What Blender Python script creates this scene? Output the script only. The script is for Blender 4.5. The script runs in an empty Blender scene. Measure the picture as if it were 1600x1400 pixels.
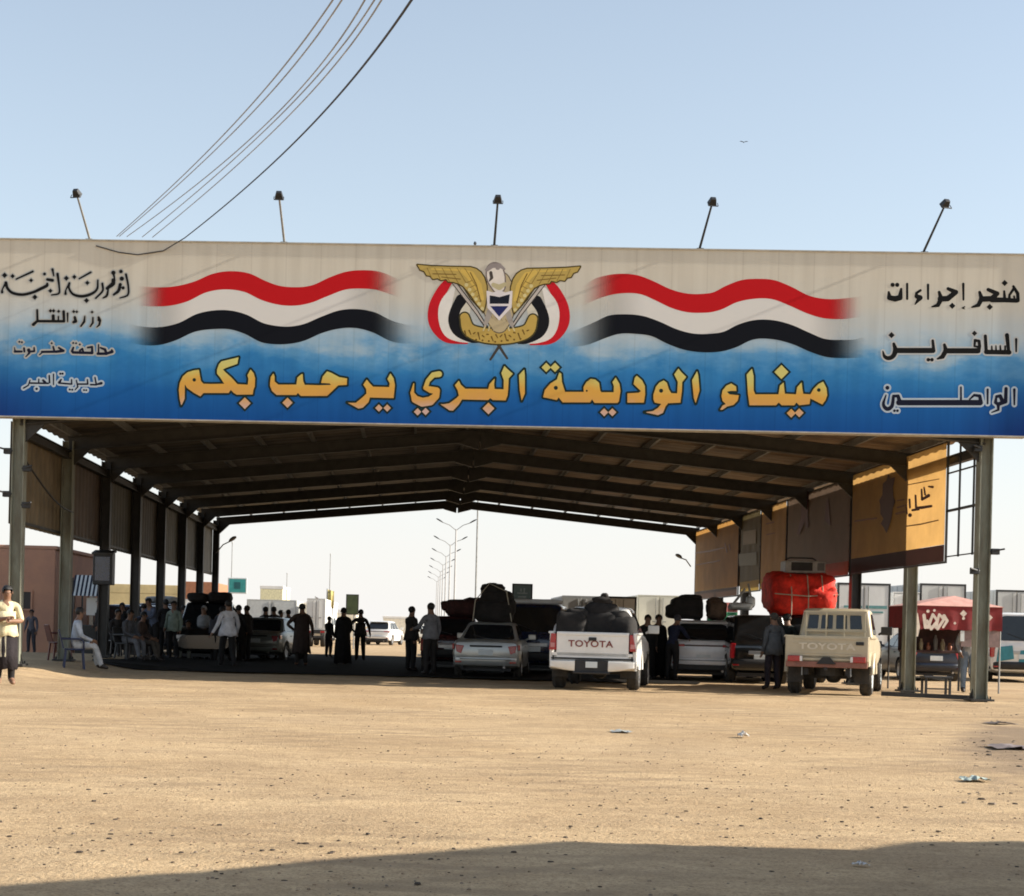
import bpy, bmesh, math, random
import numpy as np
from mathutils import Vector, Matrix, noise as mnoise
R = math.radians
rng = random.Random(7)
sc = bpy.context.scene
col = sc.collection

# ------------------------------------------------------------------ camera
F, CX, CY, CAMH, ROLL = 2400.0, 650.0, 980.0, 1.2, 0.025   # focal length in photo pixels, axis pixel, eye height
cr, sr = math.cos(ROLL), math.sin(ROLL)
cd = bpy.data.cameras.new('camera')
cam = bpy.data.objects.new('camera', cd); col.objects.link(cam)
cd.sensor_width = 36; cd.lens = 36*F/1600
cd.shift_x = (800-CX)/1600; cd.shift_y = (CY-700)/1600
cd.clip_start = 0.05; cd.clip_end = 6000
cam.matrix_world = Matrix.Translation((0, 0, CAMH)) @ Matrix.Rotation(R(90), 4, 'X') @ Matrix.Rotation(ROLL, 4, 'Z')
sc.camera = cam

# ------------------------------------------------------------------ sky, sun, exposure
SUN_EL, SUN_BACK = R(24), R(4.5)          # sun from the right, a little behind the camera
sund = Vector((math.cos(SUN_BACK)*math.cos(SUN_EL), -math.sin(SUN_BACK)*math.cos(SUN_EL), math.sin(SUN_EL)))
w = bpy.data.worlds.new('World'); sc.world = w; w.use_nodes = True
nt = w.node_tree; nt.nodes.clear()
sky = nt.nodes.new('ShaderNodeTexSky'); sky.sky_type = 'NISHITA'; sky.sun_disc = False
sky.sun_elevation = SUN_EL; sky.sun_rotation = math.atan2(sund.x, sund.y)
sky.air_density = 1.0; sky.dust_density = 1.5; sky.ozone_density = 1.2; sky.altitude = 300
# dusty air: the sky pales towards the horizon all the way round
wtc = nt.nodes.new('ShaderNodeTexCoord'); wsp = nt.nodes.new('ShaderNodeSeparateXYZ'); nt.links.new(wtc.outputs['Generated'], wsp.inputs[0])
wrp = nt.nodes.new('ShaderNodeValToRGB'); nt.links.new(wsp.outputs[2], wrp.inputs[0])
wrp.color_ramp.elements[0].position = 0.0; wrp.color_ramp.elements[0].color = (.93, .93, .93, 1)
wrp.color_ramp.elements[1].position = .75; wrp.color_ramp.elements[1].color = (.12, .12, .12, 1)
for p_, v_ in ((.08, .78), (.22, .40), (.40, .27)):
    e_ = wrp.color_ramp.elements.new(p_); e_.color = (v_, v_, v_, 1)
wmx = nt.nodes.new('ShaderNodeMix'); wmx.data_type = 'RGBA'; nt.links.new(wrp.outputs[0], wmx.inputs[0])
nt.links.new(sky.outputs[0], wmx.inputs[6]); wr2 = nt.nodes.new('ShaderNodeMapRange'); wr2.inputs[1].default_value = .06; wr2.inputs[2].default_value = .24; nt.links.new(wsp.outputs[2], wr2.inputs[0])
wm2 = nt.nodes.new('ShaderNodeMix'); wm2.data_type = 'RGBA'; nt.links.new(wr2.outputs[0], wm2.inputs[0])
wm2.inputs[6].default_value = (4.72, 4.62, 4.52, 1); wm2.inputs[7].default_value = (4.72, 4.98, 4.78, 1)
nt.links.new(wm2.outputs[2], wmx.inputs[7])
bg = nt.nodes.new('ShaderNodeBackground'); bg.inputs['Strength'].default_value = 0.095
wo = nt.nodes.new('ShaderNodeOutputWorld')
nt.links.new(wmx.outputs[2], bg.inputs[0]); nt.links.new(bg.outputs[0], wo.inputs[0])
sl = bpy.data.lights.new('sun', 'SUN'); sl.energy = 4.7; sl.angle = R(0.5); sl.color = (1.0, 0.93, 0.82)
so = bpy.data.objects.new('sun', sl); col.objects.link(so)
so.rotation_euler = sund.to_track_quat('Z', 'Y').to_euler(); so.location = (60, -20, 40)
sc.view_settings.view_transform = 'Standard'; sc.view_settings.look = 'None'
sc.view_settings.exposure = 1.15; sc.view_settings.gamma = 1.0
sc.cycles.filter_width = 1.8          # the photograph is a soft phone picture

# ------------------------------------------------------------------ helpers
def ss(t): t = max(0.0, min(1.0, t)); return t*t*(3-2*t)
def gz(x, y):
    """height of the ground: flat, with a slight sand bank at the left edge of the shed"""
    return 0.2*ss((-6.6-x)/1.6)*ss((y-28.8)/2.0)*(1-ss((y-44)/8))
def gx(px, d, z=0.0):
    yr = (CAMH-z)*F/d
    return (px-CX+yr*sr)/cr*d/F
def hgt(px, py, d):
    """height of the point seen at that pixel at depth d"""
    return CAMH-(-(px-CX)*sr+(py-CY)*cr)*d/F
def ray(px, py):
    dx, dy = px-CX, py-CY
    return Vector(((dx*cr+dy*sr)/F, 1.0, -(-dx*sr+dy*cr)/F))
def on_plane(px, py, p0, n):
    o = Vector((0, 0, CAMH)); r = ray(px, py)
    return o + r*((p0-o).dot(n)/r.dot(n))

def pm(name, c, rough=.7, metal=0.0, var=.18, scale=6.0, bump=0.0, bscale=60.0, coat=0.0, spec=.5, c2=None, detail=5, trans=0.0, stretch=None):
    """procedural material: base colour broken by two noises, optional bump, coat, translucency"""
    m = bpy.data.materials.new(name); m.use_nodes = True
    n = m.node_tree; b = n.nodes['Principled BSDF']; L = n.links
    tc = n.nodes.new('ShaderNodeTexCoord')
    mp = n.nodes.new('ShaderNodeMapping')
    if stretch: mp.inputs['Scale'].default_value = stretch
    L.new(tc.outputs['Object'], mp.inputs[0])
    nz = n.nodes.new('ShaderNodeTexNoise'); nz.inputs['Scale'].default_value = scale
    nz.inputs['Detail'].default_value = detail; nz.inputs['Roughness'].default_value = .62
    L.new(mp.outputs[0], nz.inputs['Vector'])
    rp = n.nodes.new('ShaderNodeValToRGB')
    lo = c2 if c2 else tuple(max(0, x*(1-var)) for x in c)
    hi = c if c2 else tuple(min(1, x*(1+var*.6)) for x in c)
    rp.color_ramp.elements[0].position = .36; rp.color_ramp.elements[0].color = (*lo, 1)
    rp.color_ramp.elements[1].position = .64; rp.color_ramp.elements[1].color = (*hi, 1)
    L.new(nz.outputs['Fac'], rp.inputs[0]); L.new(rp.outputs[0], b.inputs['Base Color'])
    b.inputs['Roughness'].default_value = rough; b.inputs['Metallic'].default_value = metal
    b.inputs['Coat Weight'].default_value = coat; b.inputs['Coat Roughness'].default_value = .08
    b.inputs['Specular IOR Level'].default_value = spec
    if bump:
        n2 = n.nodes.new('ShaderNodeTexNoise'); n2.inputs['Scale'].default_value = bscale; n2.inputs['Detail'].default_value = 4
        L.new(mp.outputs[0], n2.inputs['Vector'])
        bp = n.nodes.new('ShaderNodeBump'); bp.inputs['Strength'].default_value = bump; bp.inputs['Distance'].default_value = .02
        L.new(n2.outputs['Fac'], bp.inputs['Height']); L.new(bp.outputs[0], b.inputs['Normal'])
    if trans:
        tr = n.nodes.new('ShaderNodeBsdfTranslucent'); L.new(rp.outputs[0], tr.inputs[0])
        mx = n.nodes.new('ShaderNodeMixShader'); mx.inputs[0].default_value = trans
        out = n.nodes['Material Output']
        L.new(b.outputs[0], mx.inputs[1]); L.new(tr.outputs[0], mx.inputs[2]); L.new(mx.outputs[0], out.inputs[0])
    return m

class MB:
    """collects shapes; build() links them as ONE mesh object"""
    def __init__(s): s.v = []; s.f = []; s.mi = []
    def add(s, vs, fs, m=0):
        o = len(s.v); s.v += [tuple(p) for p in vs]
        for f in fs: s.f.append(tuple(i+o for i in f)); s.mi.append(m)
    def box(s, c, d, m=0, M=None):
        x, y, z = d[0]/2, d[1]/2, d[2]/2
        vs = [Vector((i*x, j*y, k*z)) for k in (-1, 1) for j in (-1, 1) for i in (-1, 1)]
        if M is not None: vs = [M @ p for p in vs]
        s.add([p+Vector(c) for p in vs], [(0, 2, 3, 1), (4, 5, 7, 6), (0, 1, 5, 4), (2, 6, 7, 3), (0, 4, 6, 2), (1, 3, 7, 5)], m)
    def span(s, a, b, m=0):
        s.box([(a[i]+b[i])/2 for i in range(3)], [abs(b[i]-a[i]) for i in range(3)], m)
    def bar(s, p, q, wd, ht=None, m=0, up=(0, 0, 1)):
        p, q = Vector(p), Vector(q); ht = ht or wd
        a = (q-p).normalized(); u = Vector(up)
        if abs(a.dot(u)) > .97: u = Vector((0, 1, 0))
        sd = a.cross(u).normalized(); u = sd.cross(a)
        vs = [e+sd*(i*wd/2)+u*(j*ht/2) for e in (p, q) for i, j in ((-1, -1), (1, -1), (1, 1), (-1, 1))]
        s.add(vs, [(0, 1, 2, 3), (7, 6, 5, 4), (0, 4, 5, 1), (1, 5, 6, 2), (2, 6, 7, 3), (3, 7, 4, 0)], m)
    def ibeam(s, p, q, wd, ht, m=0, t=.025, up=(0, 0, 1)):
        p, q = Vector(p), Vector(q); a = (q-p).normalized(); u = Vector(up)
        sd = a.cross(u).normalized(); u = sd.cross(a)
        s.bar(p+u*(ht/2-t/2), q+u*(ht/2-t/2), wd, t, m, up)
        s.bar(p-u*(ht/2-t/2), q-u*(ht/2-t/2), wd, t, m, up)
        s.bar(p, q, t*.8, ht-2*t, m, up)
    def tube(s, pts, r, n=8, m=0, caps=True):
        pts = [Vector(p) for p in pts]; rs = r if isinstance(r, (list, tuple)) else [r]*len(pts)
        rings = []; ref = None
        for i, p in enumerate(pts):
            a = (pts[min(i+1, len(pts)-1)]-pts[max(i-1, 0)]).normalized()
            if ref is None: ref = Vector((0, 0, 1)) if abs(a.z) < .9 else Vector((1, 0, 0))
            u = (ref-a*ref.dot(a)).normalized(); v = a.cross(u); ref = u
            rings.append([p+(u*math.cos(2*math.pi*k/n)+v*math.sin(2*math.pi*k/n))*rs[i] for k in range(n)])
        s.loft(rings, m, caps)
    def loft(s, rings, m=0, caps=True):
        n = len(rings[0]); vs = [p for r in rings for p in r]
        fs = [(i*n+k, i*n+(k+1) % n, (i+1)*n+(k+1) % n, (i+1)*n+k) for i in range(len(rings)-1) for k in range(n)]
        if caps: fs += [tuple(reversed(range(n))), tuple((len(rings)-1)*n+k for k in range(n))]
        s.add(vs, fs, m)
    def lathe(s, prof, n=20, m=0, M=None):
        rings = [[Vector((r*math.cos(2*math.pi*k/n), r*math.sin(2*math.pi*k/n), z)) for k in range(n)] for r, z in prof]
        if M is not None: rings = [[M @ p for p in r] for r in rings]
        s.loft(rings, m, True)
    def prism(s, poly, ext, m=0):
        """flat polygon (3D points) pushed along the vector ext"""
        e = Vector(ext); a = [Vector(p) for p in poly]; n = len(a)
        nn = Vector((0, 0, 0))
        for i in range(n): nn += a[i].cross(a[(i+1) % n])
        if nn.dot(e) > 0: a.reverse()
        s.add(a+[p+e for p in a], [tuple(range(n)), tuple(reversed(range(n, 2*n)))]
              + [((i+1) % n, i, n+i, n+(i+1) % n) for i in range(n)], m)
    def blob(s, c, d, e=.6, nz=.06, seed=0, m=0, nu=18, nv=12, M=None):
        """lumpy rounded box (cloth bundle, sack)"""
        sp = lambda t: math.copysign(abs(t)**e, t)
        vs = []
        for j in range(1, nv):
            ph = -math.pi/2+math.pi*j/nv
            for i in range(nu):
                th = 2*math.pi*i/nu
                p = Vector((sp(math.cos(ph))*sp(math.cos(th)), sp(math.cos(ph))*sp(math.sin(th)), sp(math.sin(ph))))
                k = 1+nz*mnoise.noise(p*1.7+Vector((seed*3.1, seed, 0)))*2+nz*mnoise.noise(p*4.5+Vector((seed, 0, 9)))
                vs.append(Vector((p.x*d[0]/2, p.y*d[1]/2, p.z*d[2]/2))*k)
        bot, top = len(vs), len(vs)+1
        vs += [Vector((0, 0, -d[2]/2)), Vector((0, 0, d[2]/2))]
        fs = [(j*nu+i, j*nu+(i+1) % nu, (j+1)*nu+(i+1) % nu, (j+1)*nu+i) for j in range(nv-2) for i in range(nu)]
        fs += [(bot, (i+1) % nu, i) for i in range(nu)]+[(top, (nv-2)*nu+i, (nv-2)*nu+(i+1) % nu) for i in range(nu)]
        if M is not None: vs = [M @ p for p in vs]
        s.add([p+Vector(c) for p in vs], fs, m)
    def build(s, name, mats, parent=None, bevel=0.0, smooth=None, seg=2):
        me = bpy.data.meshes.new(name); me.from_pydata(s.v, [], s.f)
        for m in (mats if isinstance(mats, (list, tuple)) else [mats]): me.materials.append(m)
        me.polygons.foreach_set('material_index', s.mi)
        if smooth is not None:
            me.polygons.foreach_set('use_smooth', [True]*len(s.f)); me.set_sharp_from_angle(angle=R(smooth))
        me.update()
        o = bpy.data.objects.new(name, me); col.objects.link(o)
        if parent is not None: o.parent = parent
        if bevel:
            b = o.modifiers.new('bevel', 'BEVEL'); b.width = bevel; b.segments = seg; b.limit_method = 'ANGLE'; b.angle_limit = R(35)
        return o

def tag(o, label=None, cat=None, group=None, kind=None):
    if label: o['label'] = label
    if cat: o['category'] = cat
    if group: o['group'] = group
    if kind: o['kind'] = kind
    return o
def thing(name, label, cat, loc=(0, 0, 0), yaw=0.0, group=None):
    o = bpy.data.objects.new(name, None); col.objects.link(o)
    o.location = loc; o.rotation_euler = (0, 0, yaw); o.empty_display_size = .3
    return tag(o, label, cat, group)
def copy_tree(o, parent=None):
    c = o.copy(); col.objects.link(c)
    if parent is not None: c.parent = parent
    for ch in [k for k in col.objects if k.parent == o]: copy_tree(ch, c)
    return c

# ------------------------------------------------------------------ flat art (lettering, emblem): union of strokes and polygons -> clean mesh
def smooth_stroke(P, n=6):
    """Catmull-Rom through (x, y, width) points"""
    P = [np.array(p, float) for p in P]; Q = [2*P[0]-P[1]]+P+[2*P[-1]-P[-2]]; out = []
    for i in range(1, len(Q)-2):
        a, b, c, d = Q[i-1:i+3]
        for k in range(n):
            t = k/n; out.append(tuple(.5*(2*b+(c-a)*t+(2*a-5*b+4*c-d)*t*t+(3*b-a-3*c+d)*t**3)))
    return out+[tuple(P[-1])]
def _sdf(shapes, X, Y):
    dist = np.full(X.shape, 1e6)
    for sh in shapes:
        if sh[0] in 'sc':
            pts = sh[1] if sh[0] == 's' else smooth_stroke(sh[1])
            for a, b in zip(pts[:-1], pts[1:]):
                ax, ay, aw = a; bx, by, bw = b
                ex, ey = bx-ax, by-ay; L2 = max(ex*ex+ey*ey, 1e-9)
                t = np.clip(((X-ax)*ex+(Y-ay)*ey)/L2, 0, 1)
                dist = np.minimum(dist, np.hypot(X-ax-t*ex, Y-ay-t*ey)-(aw+(bw-aw)*t)/2)
        elif sh[0] == 'd':
            dist = np.minimum(dist, np.hypot(X-sh[1], Y-sh[2])-sh[3])
        elif sh[0] == 'k':       # diamond dot
            dist = np.minimum(dist, (np.abs(X-sh[1])+np.abs(Y-sh[2])-sh[3]*1.25)*.75)
        elif sh[0] == 'p':
            pts = sh[1]; n = len(pts); dd = np.full(X.shape, 1e6); ins = np.zeros(X.shape, bool)
            for i in range(n):
                ax, ay = pts[i]; bx, by = pts[(i+1) % n]
                ex, ey = bx-ax, by-ay; L2 = max(ex*ex+ey*ey, 1e-9)
                t = np.clip(((X-ax)*ex+(Y-ay)*ey)/L2, 0, 1)
                dd = np.minimum(dd, np.hypot(X-ax-t*ex, Y-ay-t*ey))
                if abs(ey) > 1e-9:
                    c = ((ay > Y) != (by > Y)) & (X < ex*(Y-ay)/ey+ax); ins ^= c
            dist = np.minimum(dist, np.where(ins, -dd, dd))
    for sh in shapes:
        if sh[0] == 'h': dist = np.maximum(dist, sh[3]-np.hypot(X-sh[1], Y-sh[2]))
    return dist
def art(name, shapes, mat, parent, mapf, grow=0.0, res=.6):
    """mapf(px, py) -> world point; one mesh, no overlapping faces"""
    xs, ys = [], []
    for sh in shapes:
        if sh[0] == 'h': continue
        pts = sh[1] if sh[0] in 'spc' else [(sh[1], sh[2])]
        e = (max(p[2] for p in sh[1])*.65 if sh[0] in 'sc' else (sh[3] if sh[0] in 'dk' else 0))+grow+2
        for p in pts: xs += [p[0]-e, p[0]+e]; ys += [p[1]-e, p[1]+e]
    gxs = np.arange(min(xs), max(xs)+res, res); gys = np.arange(min(ys), max(ys)+res, res)
    X, Y = np.meshgrid(gxs, gys)
    S = _sdf(shapes, X, Y)-grow
    ins = S < 0
    vid = {}; V = []; Fc = []
    def gv(i, j):
        k = (i, j)
        if k not in vid: vid[k] = len(V); V.append(mapf(gxs[j], gys[i]))
        return vid[k]
    def ev(i, j, i2, j2):
        k = (i, j, i2, j2) if (i, j) < (i2, j2) else (i2, j2, i, j)
        if k not in vid:
            a, b = S[i, j], S[i2, j2]; t = a/(a-b)
            vid[k] = len(V); V.append(mapf(gxs[j]+(gxs[j2]-gxs[j])*t, gys[i]+(gys[i2]-gys[i])*t))
        return vid[k]
    cnt = ins[:-1, :-1].astype(int)+ins[1:, :-1]+ins[:-1, 1:]+ins[1:, 1:]
    for i in range(cnt.shape[0]):
        row = cnt[i]; j = 0; nz = np.nonzero(row)[0]
        if not len(nz): continue
        j = nz[0]
        while j <= nz[-1]:
            if row[j] == 4:
                k = j
                while k+1 < len(row) and row[k+1] == 4: k += 1
                Fc.append([gv(i, j), gv(i+1, j)]+[gv(i+1, k+1), gv(i, k+1)]); j = k+1; continue
            if row[j]:
                cs = [(i, j), (i+1, j), (i+1, j+1), (i, j+1)]; poly = []
                for q in range(4):
                    a, b = cs[q], cs[(q+1) % 4]
                    if ins[a]: poly.append(gv(*a))
                    if ins[a] != ins[b]: poly.append(ev(*a, *b))
                if len(poly) > 2: Fc.append(poly)
            j += 1
    me = bpy.data.meshes.new(name); me.from_pydata([tuple(p) for p in V], [], Fc); me.materials.append(mat); me.update()
    o = bpy.data.objects.new(name, me); col.objects.link(o)
    if parent is not None:
        o.parent = parent; o.matrix_parent_inverse = parent_inv(parent)
    return o
def parent_inv(p):
    return (Matrix.Translation(p.location) @ p.rotation_euler.to_matrix().to_4x4()).inverted()
def scaled(shapes, ox, oy, k):
    out = []
    for sh in shapes:
        if sh[0] in 'sc': out.append((sh[0], [(ox+a/k, oy+b/k, c/k) for a, b, c in sh[1]]))
        elif sh[0] == 'p': out.append(('p', [(ox+a/k, oy+b/k) for a, b in sh[1]]))
        else: out.append((sh[0], ox+sh[1]/k, oy+sh[2]/k, sh[3]/k))
    return out

# ------------------------------------------------------------------ shared materials
M = {}
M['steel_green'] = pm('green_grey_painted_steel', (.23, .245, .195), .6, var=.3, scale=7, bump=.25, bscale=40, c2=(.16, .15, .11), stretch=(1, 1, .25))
M['steel_dark'] = pm('dark_and_shaded_steel', (.028, .026, .023), .55, var=.35, scale=4)
M['galv'] = pm('dull_galvanised_steel', (.26, .26, .25), .5, .35, var=.25, scale=5)
M['black_metal'] = pm('black_lamp_metal', (.015, .016, .018), .5, var=.3)
M['rubber'] = pm('dusty_tyre_rubber', (.026, .024, .022), .85, var=.5, scale=9, c2=(.05, .043, .034))
M['alloy'] = pm('alloy_wheel', (.42, .42, .42), .35, .8, var=.15)
M['glass'] = pm('dark_window_glass', (.012, .014, .016), .06, var=.3, spec=.6)
M['red_lamp'] = pm('red_lamp_plastic', (.36, .012, .018), .18, var=.25, scale=30, coat=.6)
M['clear_lamp'] = pm('clear_lamp_plastic', (.72, .70, .68), .15, var=.1, coat=.6)
M['white_paint'] = pm('dusty_white_car_paint', (.76, .75, .71), .3, var=.07, scale=2.5, coat=.5)
M['silver_paint'] = pm('silver_car_paint', (.47, .47, .44), .33, .45, var=.1, scale=2.5, coat=.5)
M['beige_paint'] = pm('beige_car_paint', (.45, .385, .265), .36, var=.1, scale=2.5, coat=.3)
M['black_paint'] = pm('black_car_paint', (.010, .011, .012), .2, var=.4, coat=.7)
M['navy_paint'] = pm('dark_blue_car_paint', (.010, .018, .05), .22, var=.3, coat=.7)
M['maroon_paint'] = pm('dark_maroon_car_paint', (.05, .012, .014), .25, var=.3, coat=.6)
M['grey_paint'] = pm('grey_car_paint', (.14, .145, .145), .3, .3, var=.2, coat=.5)
M['trim'] = pm('black_plastic_trim', (.018, .018, .019), .6, var=.3)
M['plate'] = pm('number_plate_white', (.62, .66, .66), .4, var=.06)
M['dark_cloth'] = pm('dark_luggage_cloth', (.012, .010, .009), .9, var=.5, scale=5, bump=.4, bscale=18)
M['brown_cloth'] = pm('brown_luggage_cloth', (.11, .07, .045), .9, var=.4, scale=5, bump=.4, bscale=18)
M['red_tarp'] = pm('bright_red_tarpaulin', (.68, .035, .02), .72, var=.35, scale=5, bump=1.0, bscale=9, spec=.25)
M['rope'] = pm('pale_rope', (.4, .36, .28), .9)
# ================================================================== GROUND
def ground_mat():
    m = bpy.data.materials.new('packed_desert_sand'); m.use_nodes = True
    n = m.node_tree; L = n.links; b = n.nodes['Principled BSDF']
    b.inputs['Roughness'].default_value = .92; b.inputs['Specular IOR Level'].default_value = .15
    tc = n.nodes.new('ShaderNodeTexCoord')
    def noise(scale, stretch=(1, 1, 1), det=6, rough=.6):
        mp = n.nodes.new('ShaderNodeMapping'); mp.inputs['Scale'].default_value = stretch
        L.new(tc.outputs['Object'], mp.inputs[0])
        z = n.nodes.new('ShaderNodeTexNoise'); z.inputs['Scale'].default_value = scale
        z.inputs['Detail'].default_value = det; z.inputs['Roughness'].default_value = rough
        L.new(mp.outputs[0], z.inputs['Vector']); return z.outputs['Fac']
    def ramp(f, a, b_, c0, c1):
        r = n.nodes.new('ShaderNodeValToRGB')
        r.color_ramp.elements[0].position = a; r.color_ramp.elements[0].color = (*c0, 1)
        r.color_ramp.elements[1].position = b_; r.color_ramp.elements[1].color = (*c1, 1)
        L.new(f, r.inputs[0]); return r.outputs[0]
    def mix(fac, a, b_, mode='MIX'):
        x = n.nodes.new('ShaderNodeMix'); x.data_type = 'RGBA'; x.blend_type = mode
        if isinstance(fac, float): x.inputs[0].default_value = fac
        else: L.new(fac, x.inputs[0])
        L.new(a, x.inputs[6])
        if isinstance(b_, tuple): x.inputs[7].default_value = (*b_, 1)
        else: L.new(b_, x.inputs[7])
        return x.outputs[2]
    base = ramp(noise(.35, (1, 1, 1)), .3, .7, (.46, .328, .192), (.57, .425, .262))
    c = mix(.8, base, ramp(noise(.9, (.6, 1, 1), 7), .36, .62, (.80, .78, .76), (1.05, 1.04, 1.0)), 'MULTIPLY')   # wheel-worn streaks
    c = mix(.75, c, ramp(noise(9, (.6, 1, 1), 6, .7), .36, .6, (.80, .77, .74), (1.06, 1.06, 1.06)), 'MULTIPLY')
    c = mix(.75, c, ramp(noise(55, (1, 1, 1), 3, .7), .34, .52, (.52, .48, .44), (1.06, 1.06, 1.06)), 'MULTIPLY')       # grit
    c = mix(ramp(noise(23, (1, 1, 1), 2), .66, .72, (0, 0, 0), (.55, .55, .55)), c, (.23, .16, .10))                   # scattered dark grit
    c = mix(ramp(noise(14, (.5, 1, 1), 3), .70, .76, (0, 0, 0), (.5, .5, .5)), c, (.56, .45, .31))                      # pale scuffs
    def tracks(rot, loc, sc_, dist, lo, hi):
        mp = n.nodes.new('ShaderNodeMapping'); mp.inputs['Rotation'].default_value = (0, 0, rot); mp.inputs['Location'].default_value = loc
        L.new(tc.outputs['Object'], mp.inputs[0])
        wv = n.nodes.new('ShaderNodeTexWave'); wv.bands_direction = 'Y'; wv.inputs['Scale'].default_value = sc_; wv.inputs['Distortion'].default_value = dist
        wv.inputs['Detail'].default_value = 2.5; wv.inputs['Detail Scale'].default_value = .5; L.new(mp.outputs[0], wv.inputs['Vector'])
        r = n.nodes.new('ShaderNodeValToRGB'); e = r.color_ramp.elements; e[0].position = lo; e[0].color = (0, 0, 0, 1); e[1].position = hi; e[1].color = (1, 1, 1, 1); L.new(wv.outputs['Fac'], r.inputs[0])
        mk = ramp(noise(.22, (1, 1, 1), 3), .42, .60, (0, 0, 0), (.5, .5, .5))
        x = n.nodes.new('ShaderNodeMix'); x.data_type = 'RGBA'; x.blend_type = 'MULTIPLY'; x.inputs[0].default_value = 1; L.new(r.outputs[0], x.inputs[6]); L.new(mk, x.inputs[7]); return x.outputs[2]
    # damp, trodden patch at the right edge of the yard
    sxyz = n.nodes.new('ShaderNodeSeparateXYZ'); L.new(tc.outputs['Object'], sxyz.inputs[0])
    def mth(op, a_, b_):
        x = n.nodes.new('ShaderNodeMath'); x.operation = op
        for i_, v_ in enumerate((a_, b_)):
            if isinstance(v_, (int, float)): x.inputs[i_].default_value = v_
            else: L.new(v_, x.inputs[i_])
        return x.outputs[0]
    ex = mth('DIVIDE', mth('SUBTRACT', sxyz.outputs[0], mth('MULTIPLY', sxyz.outputs[1], .395)), 1.0)   # runs along the edge of the yard
    ey = mth('DIVIDE', mth('SUBTRACT', sxyz.outputs[1], 18.5), 5.5)
    dd = mth('SQRT', mth('ADD', mth('POWER', mth('ABSOLUTE', ex, 0), 2), mth('POWER', mth('ABSOLUTE', ey, 0), 2)), 0)
    dd = mth('ADD', dd, mth('MULTIPLY', mth('SUBTRACT', noise(1.3, (1, 1, 1), 6), .5), 1.9))
    c = mix(ramp(dd, .45, 1.05, (.75, .75, .75), (0, 0, 0)), c, (.20, .145, .10))
    c = mix(tracks(.10, (0, 0, 0), .55, 6, .72, .95), c, (.27, .19, .115))
    c = mix(tracks(-.5, (3, 7, 0), .5, 8, .80, .97), c, (.28, .20, .12))
    c = mix(ramp(noise(75, (1, 1, 1), 2), .64, .69, (0, 0, 0), (.6, .6, .6)), c, (.16, .11, .07))
    L.new(c, b.inputs['Base Color'])
    bp = n.nodes.new('ShaderNodeBump'); bp.inputs['Strength'].default_value = .8; bp.inputs['Distance'].default_value = .025
    ad = n.nodes.new('ShaderNodeMath'); ad.operation = 'ADD'
    L.new(noise(30, (1, 1, 1), 5, .7), ad.inputs[0]); L.new(noise(5, (.5, 1, 1), 4), ad.inputs[1])
    L.new(ad.outputs[0], bp.inputs['Height']); L.new(bp.outputs[0], b.inputs['Normal'])
    return m
def axis(lo, hi, st, far):
    a = list(np.arange(lo, hi+st, st)); s = st
    up, dn = [a[-1]], [a[0]]
    while up[-1] < far: s *= 1.35; up.append(up[-1]+s)
    s = st
    while dn[-1] > -far: s *= 1.35; dn.append(dn[-1]-s)
    return np.array(dn[:0:-1]+a+up[1:])
gxs_, gys_ = axis(-14, 17, .22, 2400), axis(2.5, 66, .2, 2600)
GX, GY = np.meshgrid(gxs_, gys_)
fade = np.clip(1-np.abs(GY-30)/60, 0, 1)*np.clip(1-np.abs(GX)/60, 0, 1)
nzr = np.random.default_rng(3)
def vnoise(x, y, seed):
    """smooth value noise on a lattice"""
    t = np.random.default_rng(seed).random((256, 256)); xi = np.floor(x).astype(int); yi = np.floor(y).astype(int)
    u = x-xi; v = y-yi; u = u*u*(3-2*u); v = v*v*(3-2*v)
    g = lambda i, j: t[(xi+i) % 256, (yi+j) % 256]
    return (g(0, 0)*(1-u)+g(1, 0)*u)*(1-v)+(g(0, 1)*(1-u)+g(1, 1)*u)*v-.5
Z = (.026*vnoise(GX*.6, GY*.6, 1)+.016*vnoise(GX*1.9+3, GY*1.9, 2)+.014*(nzr.random(GX.shape)-.5))*fade
Z[:] -= .012
for i in range(GX.shape[0]):
    for j in np.nonzero((GX[i] < -6.5) & (GX[i] > -60))[0]: Z[i, j] += gz(GX[i, j], GY[i, j])
nx, ny = len(gxs_), len(gys_)
vs = np.stack([GX.ravel(), GY.ravel(), Z.ravel()], 1)
idx = np.arange(nx*ny).reshape(ny, nx)
fs = np.stack([idx[:-1, :-1].ravel(), idx[:-1, 1:].ravel(), idx[1:, 1:].ravel(), idx[1:, :-1].ravel()], 1)
me = bpy.data.meshes.new('ground'); me.from_pydata(vs.tolist(), [], fs.tolist()); me.materials.append(ground_mat())
me.polygons.foreach_set('use_smooth', [True]*len(fs)); me.update()
ground = bpy.data.objects.new('ground', me); col.objects.link(ground); tag(ground, kind='structure')

# dark sheet under the roof: the shed's shade put into floor colour, ragged edges
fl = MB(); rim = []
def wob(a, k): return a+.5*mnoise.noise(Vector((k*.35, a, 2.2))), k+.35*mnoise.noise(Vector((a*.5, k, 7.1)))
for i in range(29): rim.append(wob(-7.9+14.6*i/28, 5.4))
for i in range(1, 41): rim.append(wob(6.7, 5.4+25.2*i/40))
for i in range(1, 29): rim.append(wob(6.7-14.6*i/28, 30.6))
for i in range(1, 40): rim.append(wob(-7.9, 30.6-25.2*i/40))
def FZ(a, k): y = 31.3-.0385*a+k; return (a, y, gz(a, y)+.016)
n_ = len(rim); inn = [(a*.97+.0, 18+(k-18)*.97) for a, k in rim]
fl.add([FZ(*p) for p in rim]+[FZ(*p) for p in inn], [(i, (i+1) % n_, n_+(i+1) % n_, n_+i) for i in range(n_)]+[tuple(range(n_, 2*n_))])
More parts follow.
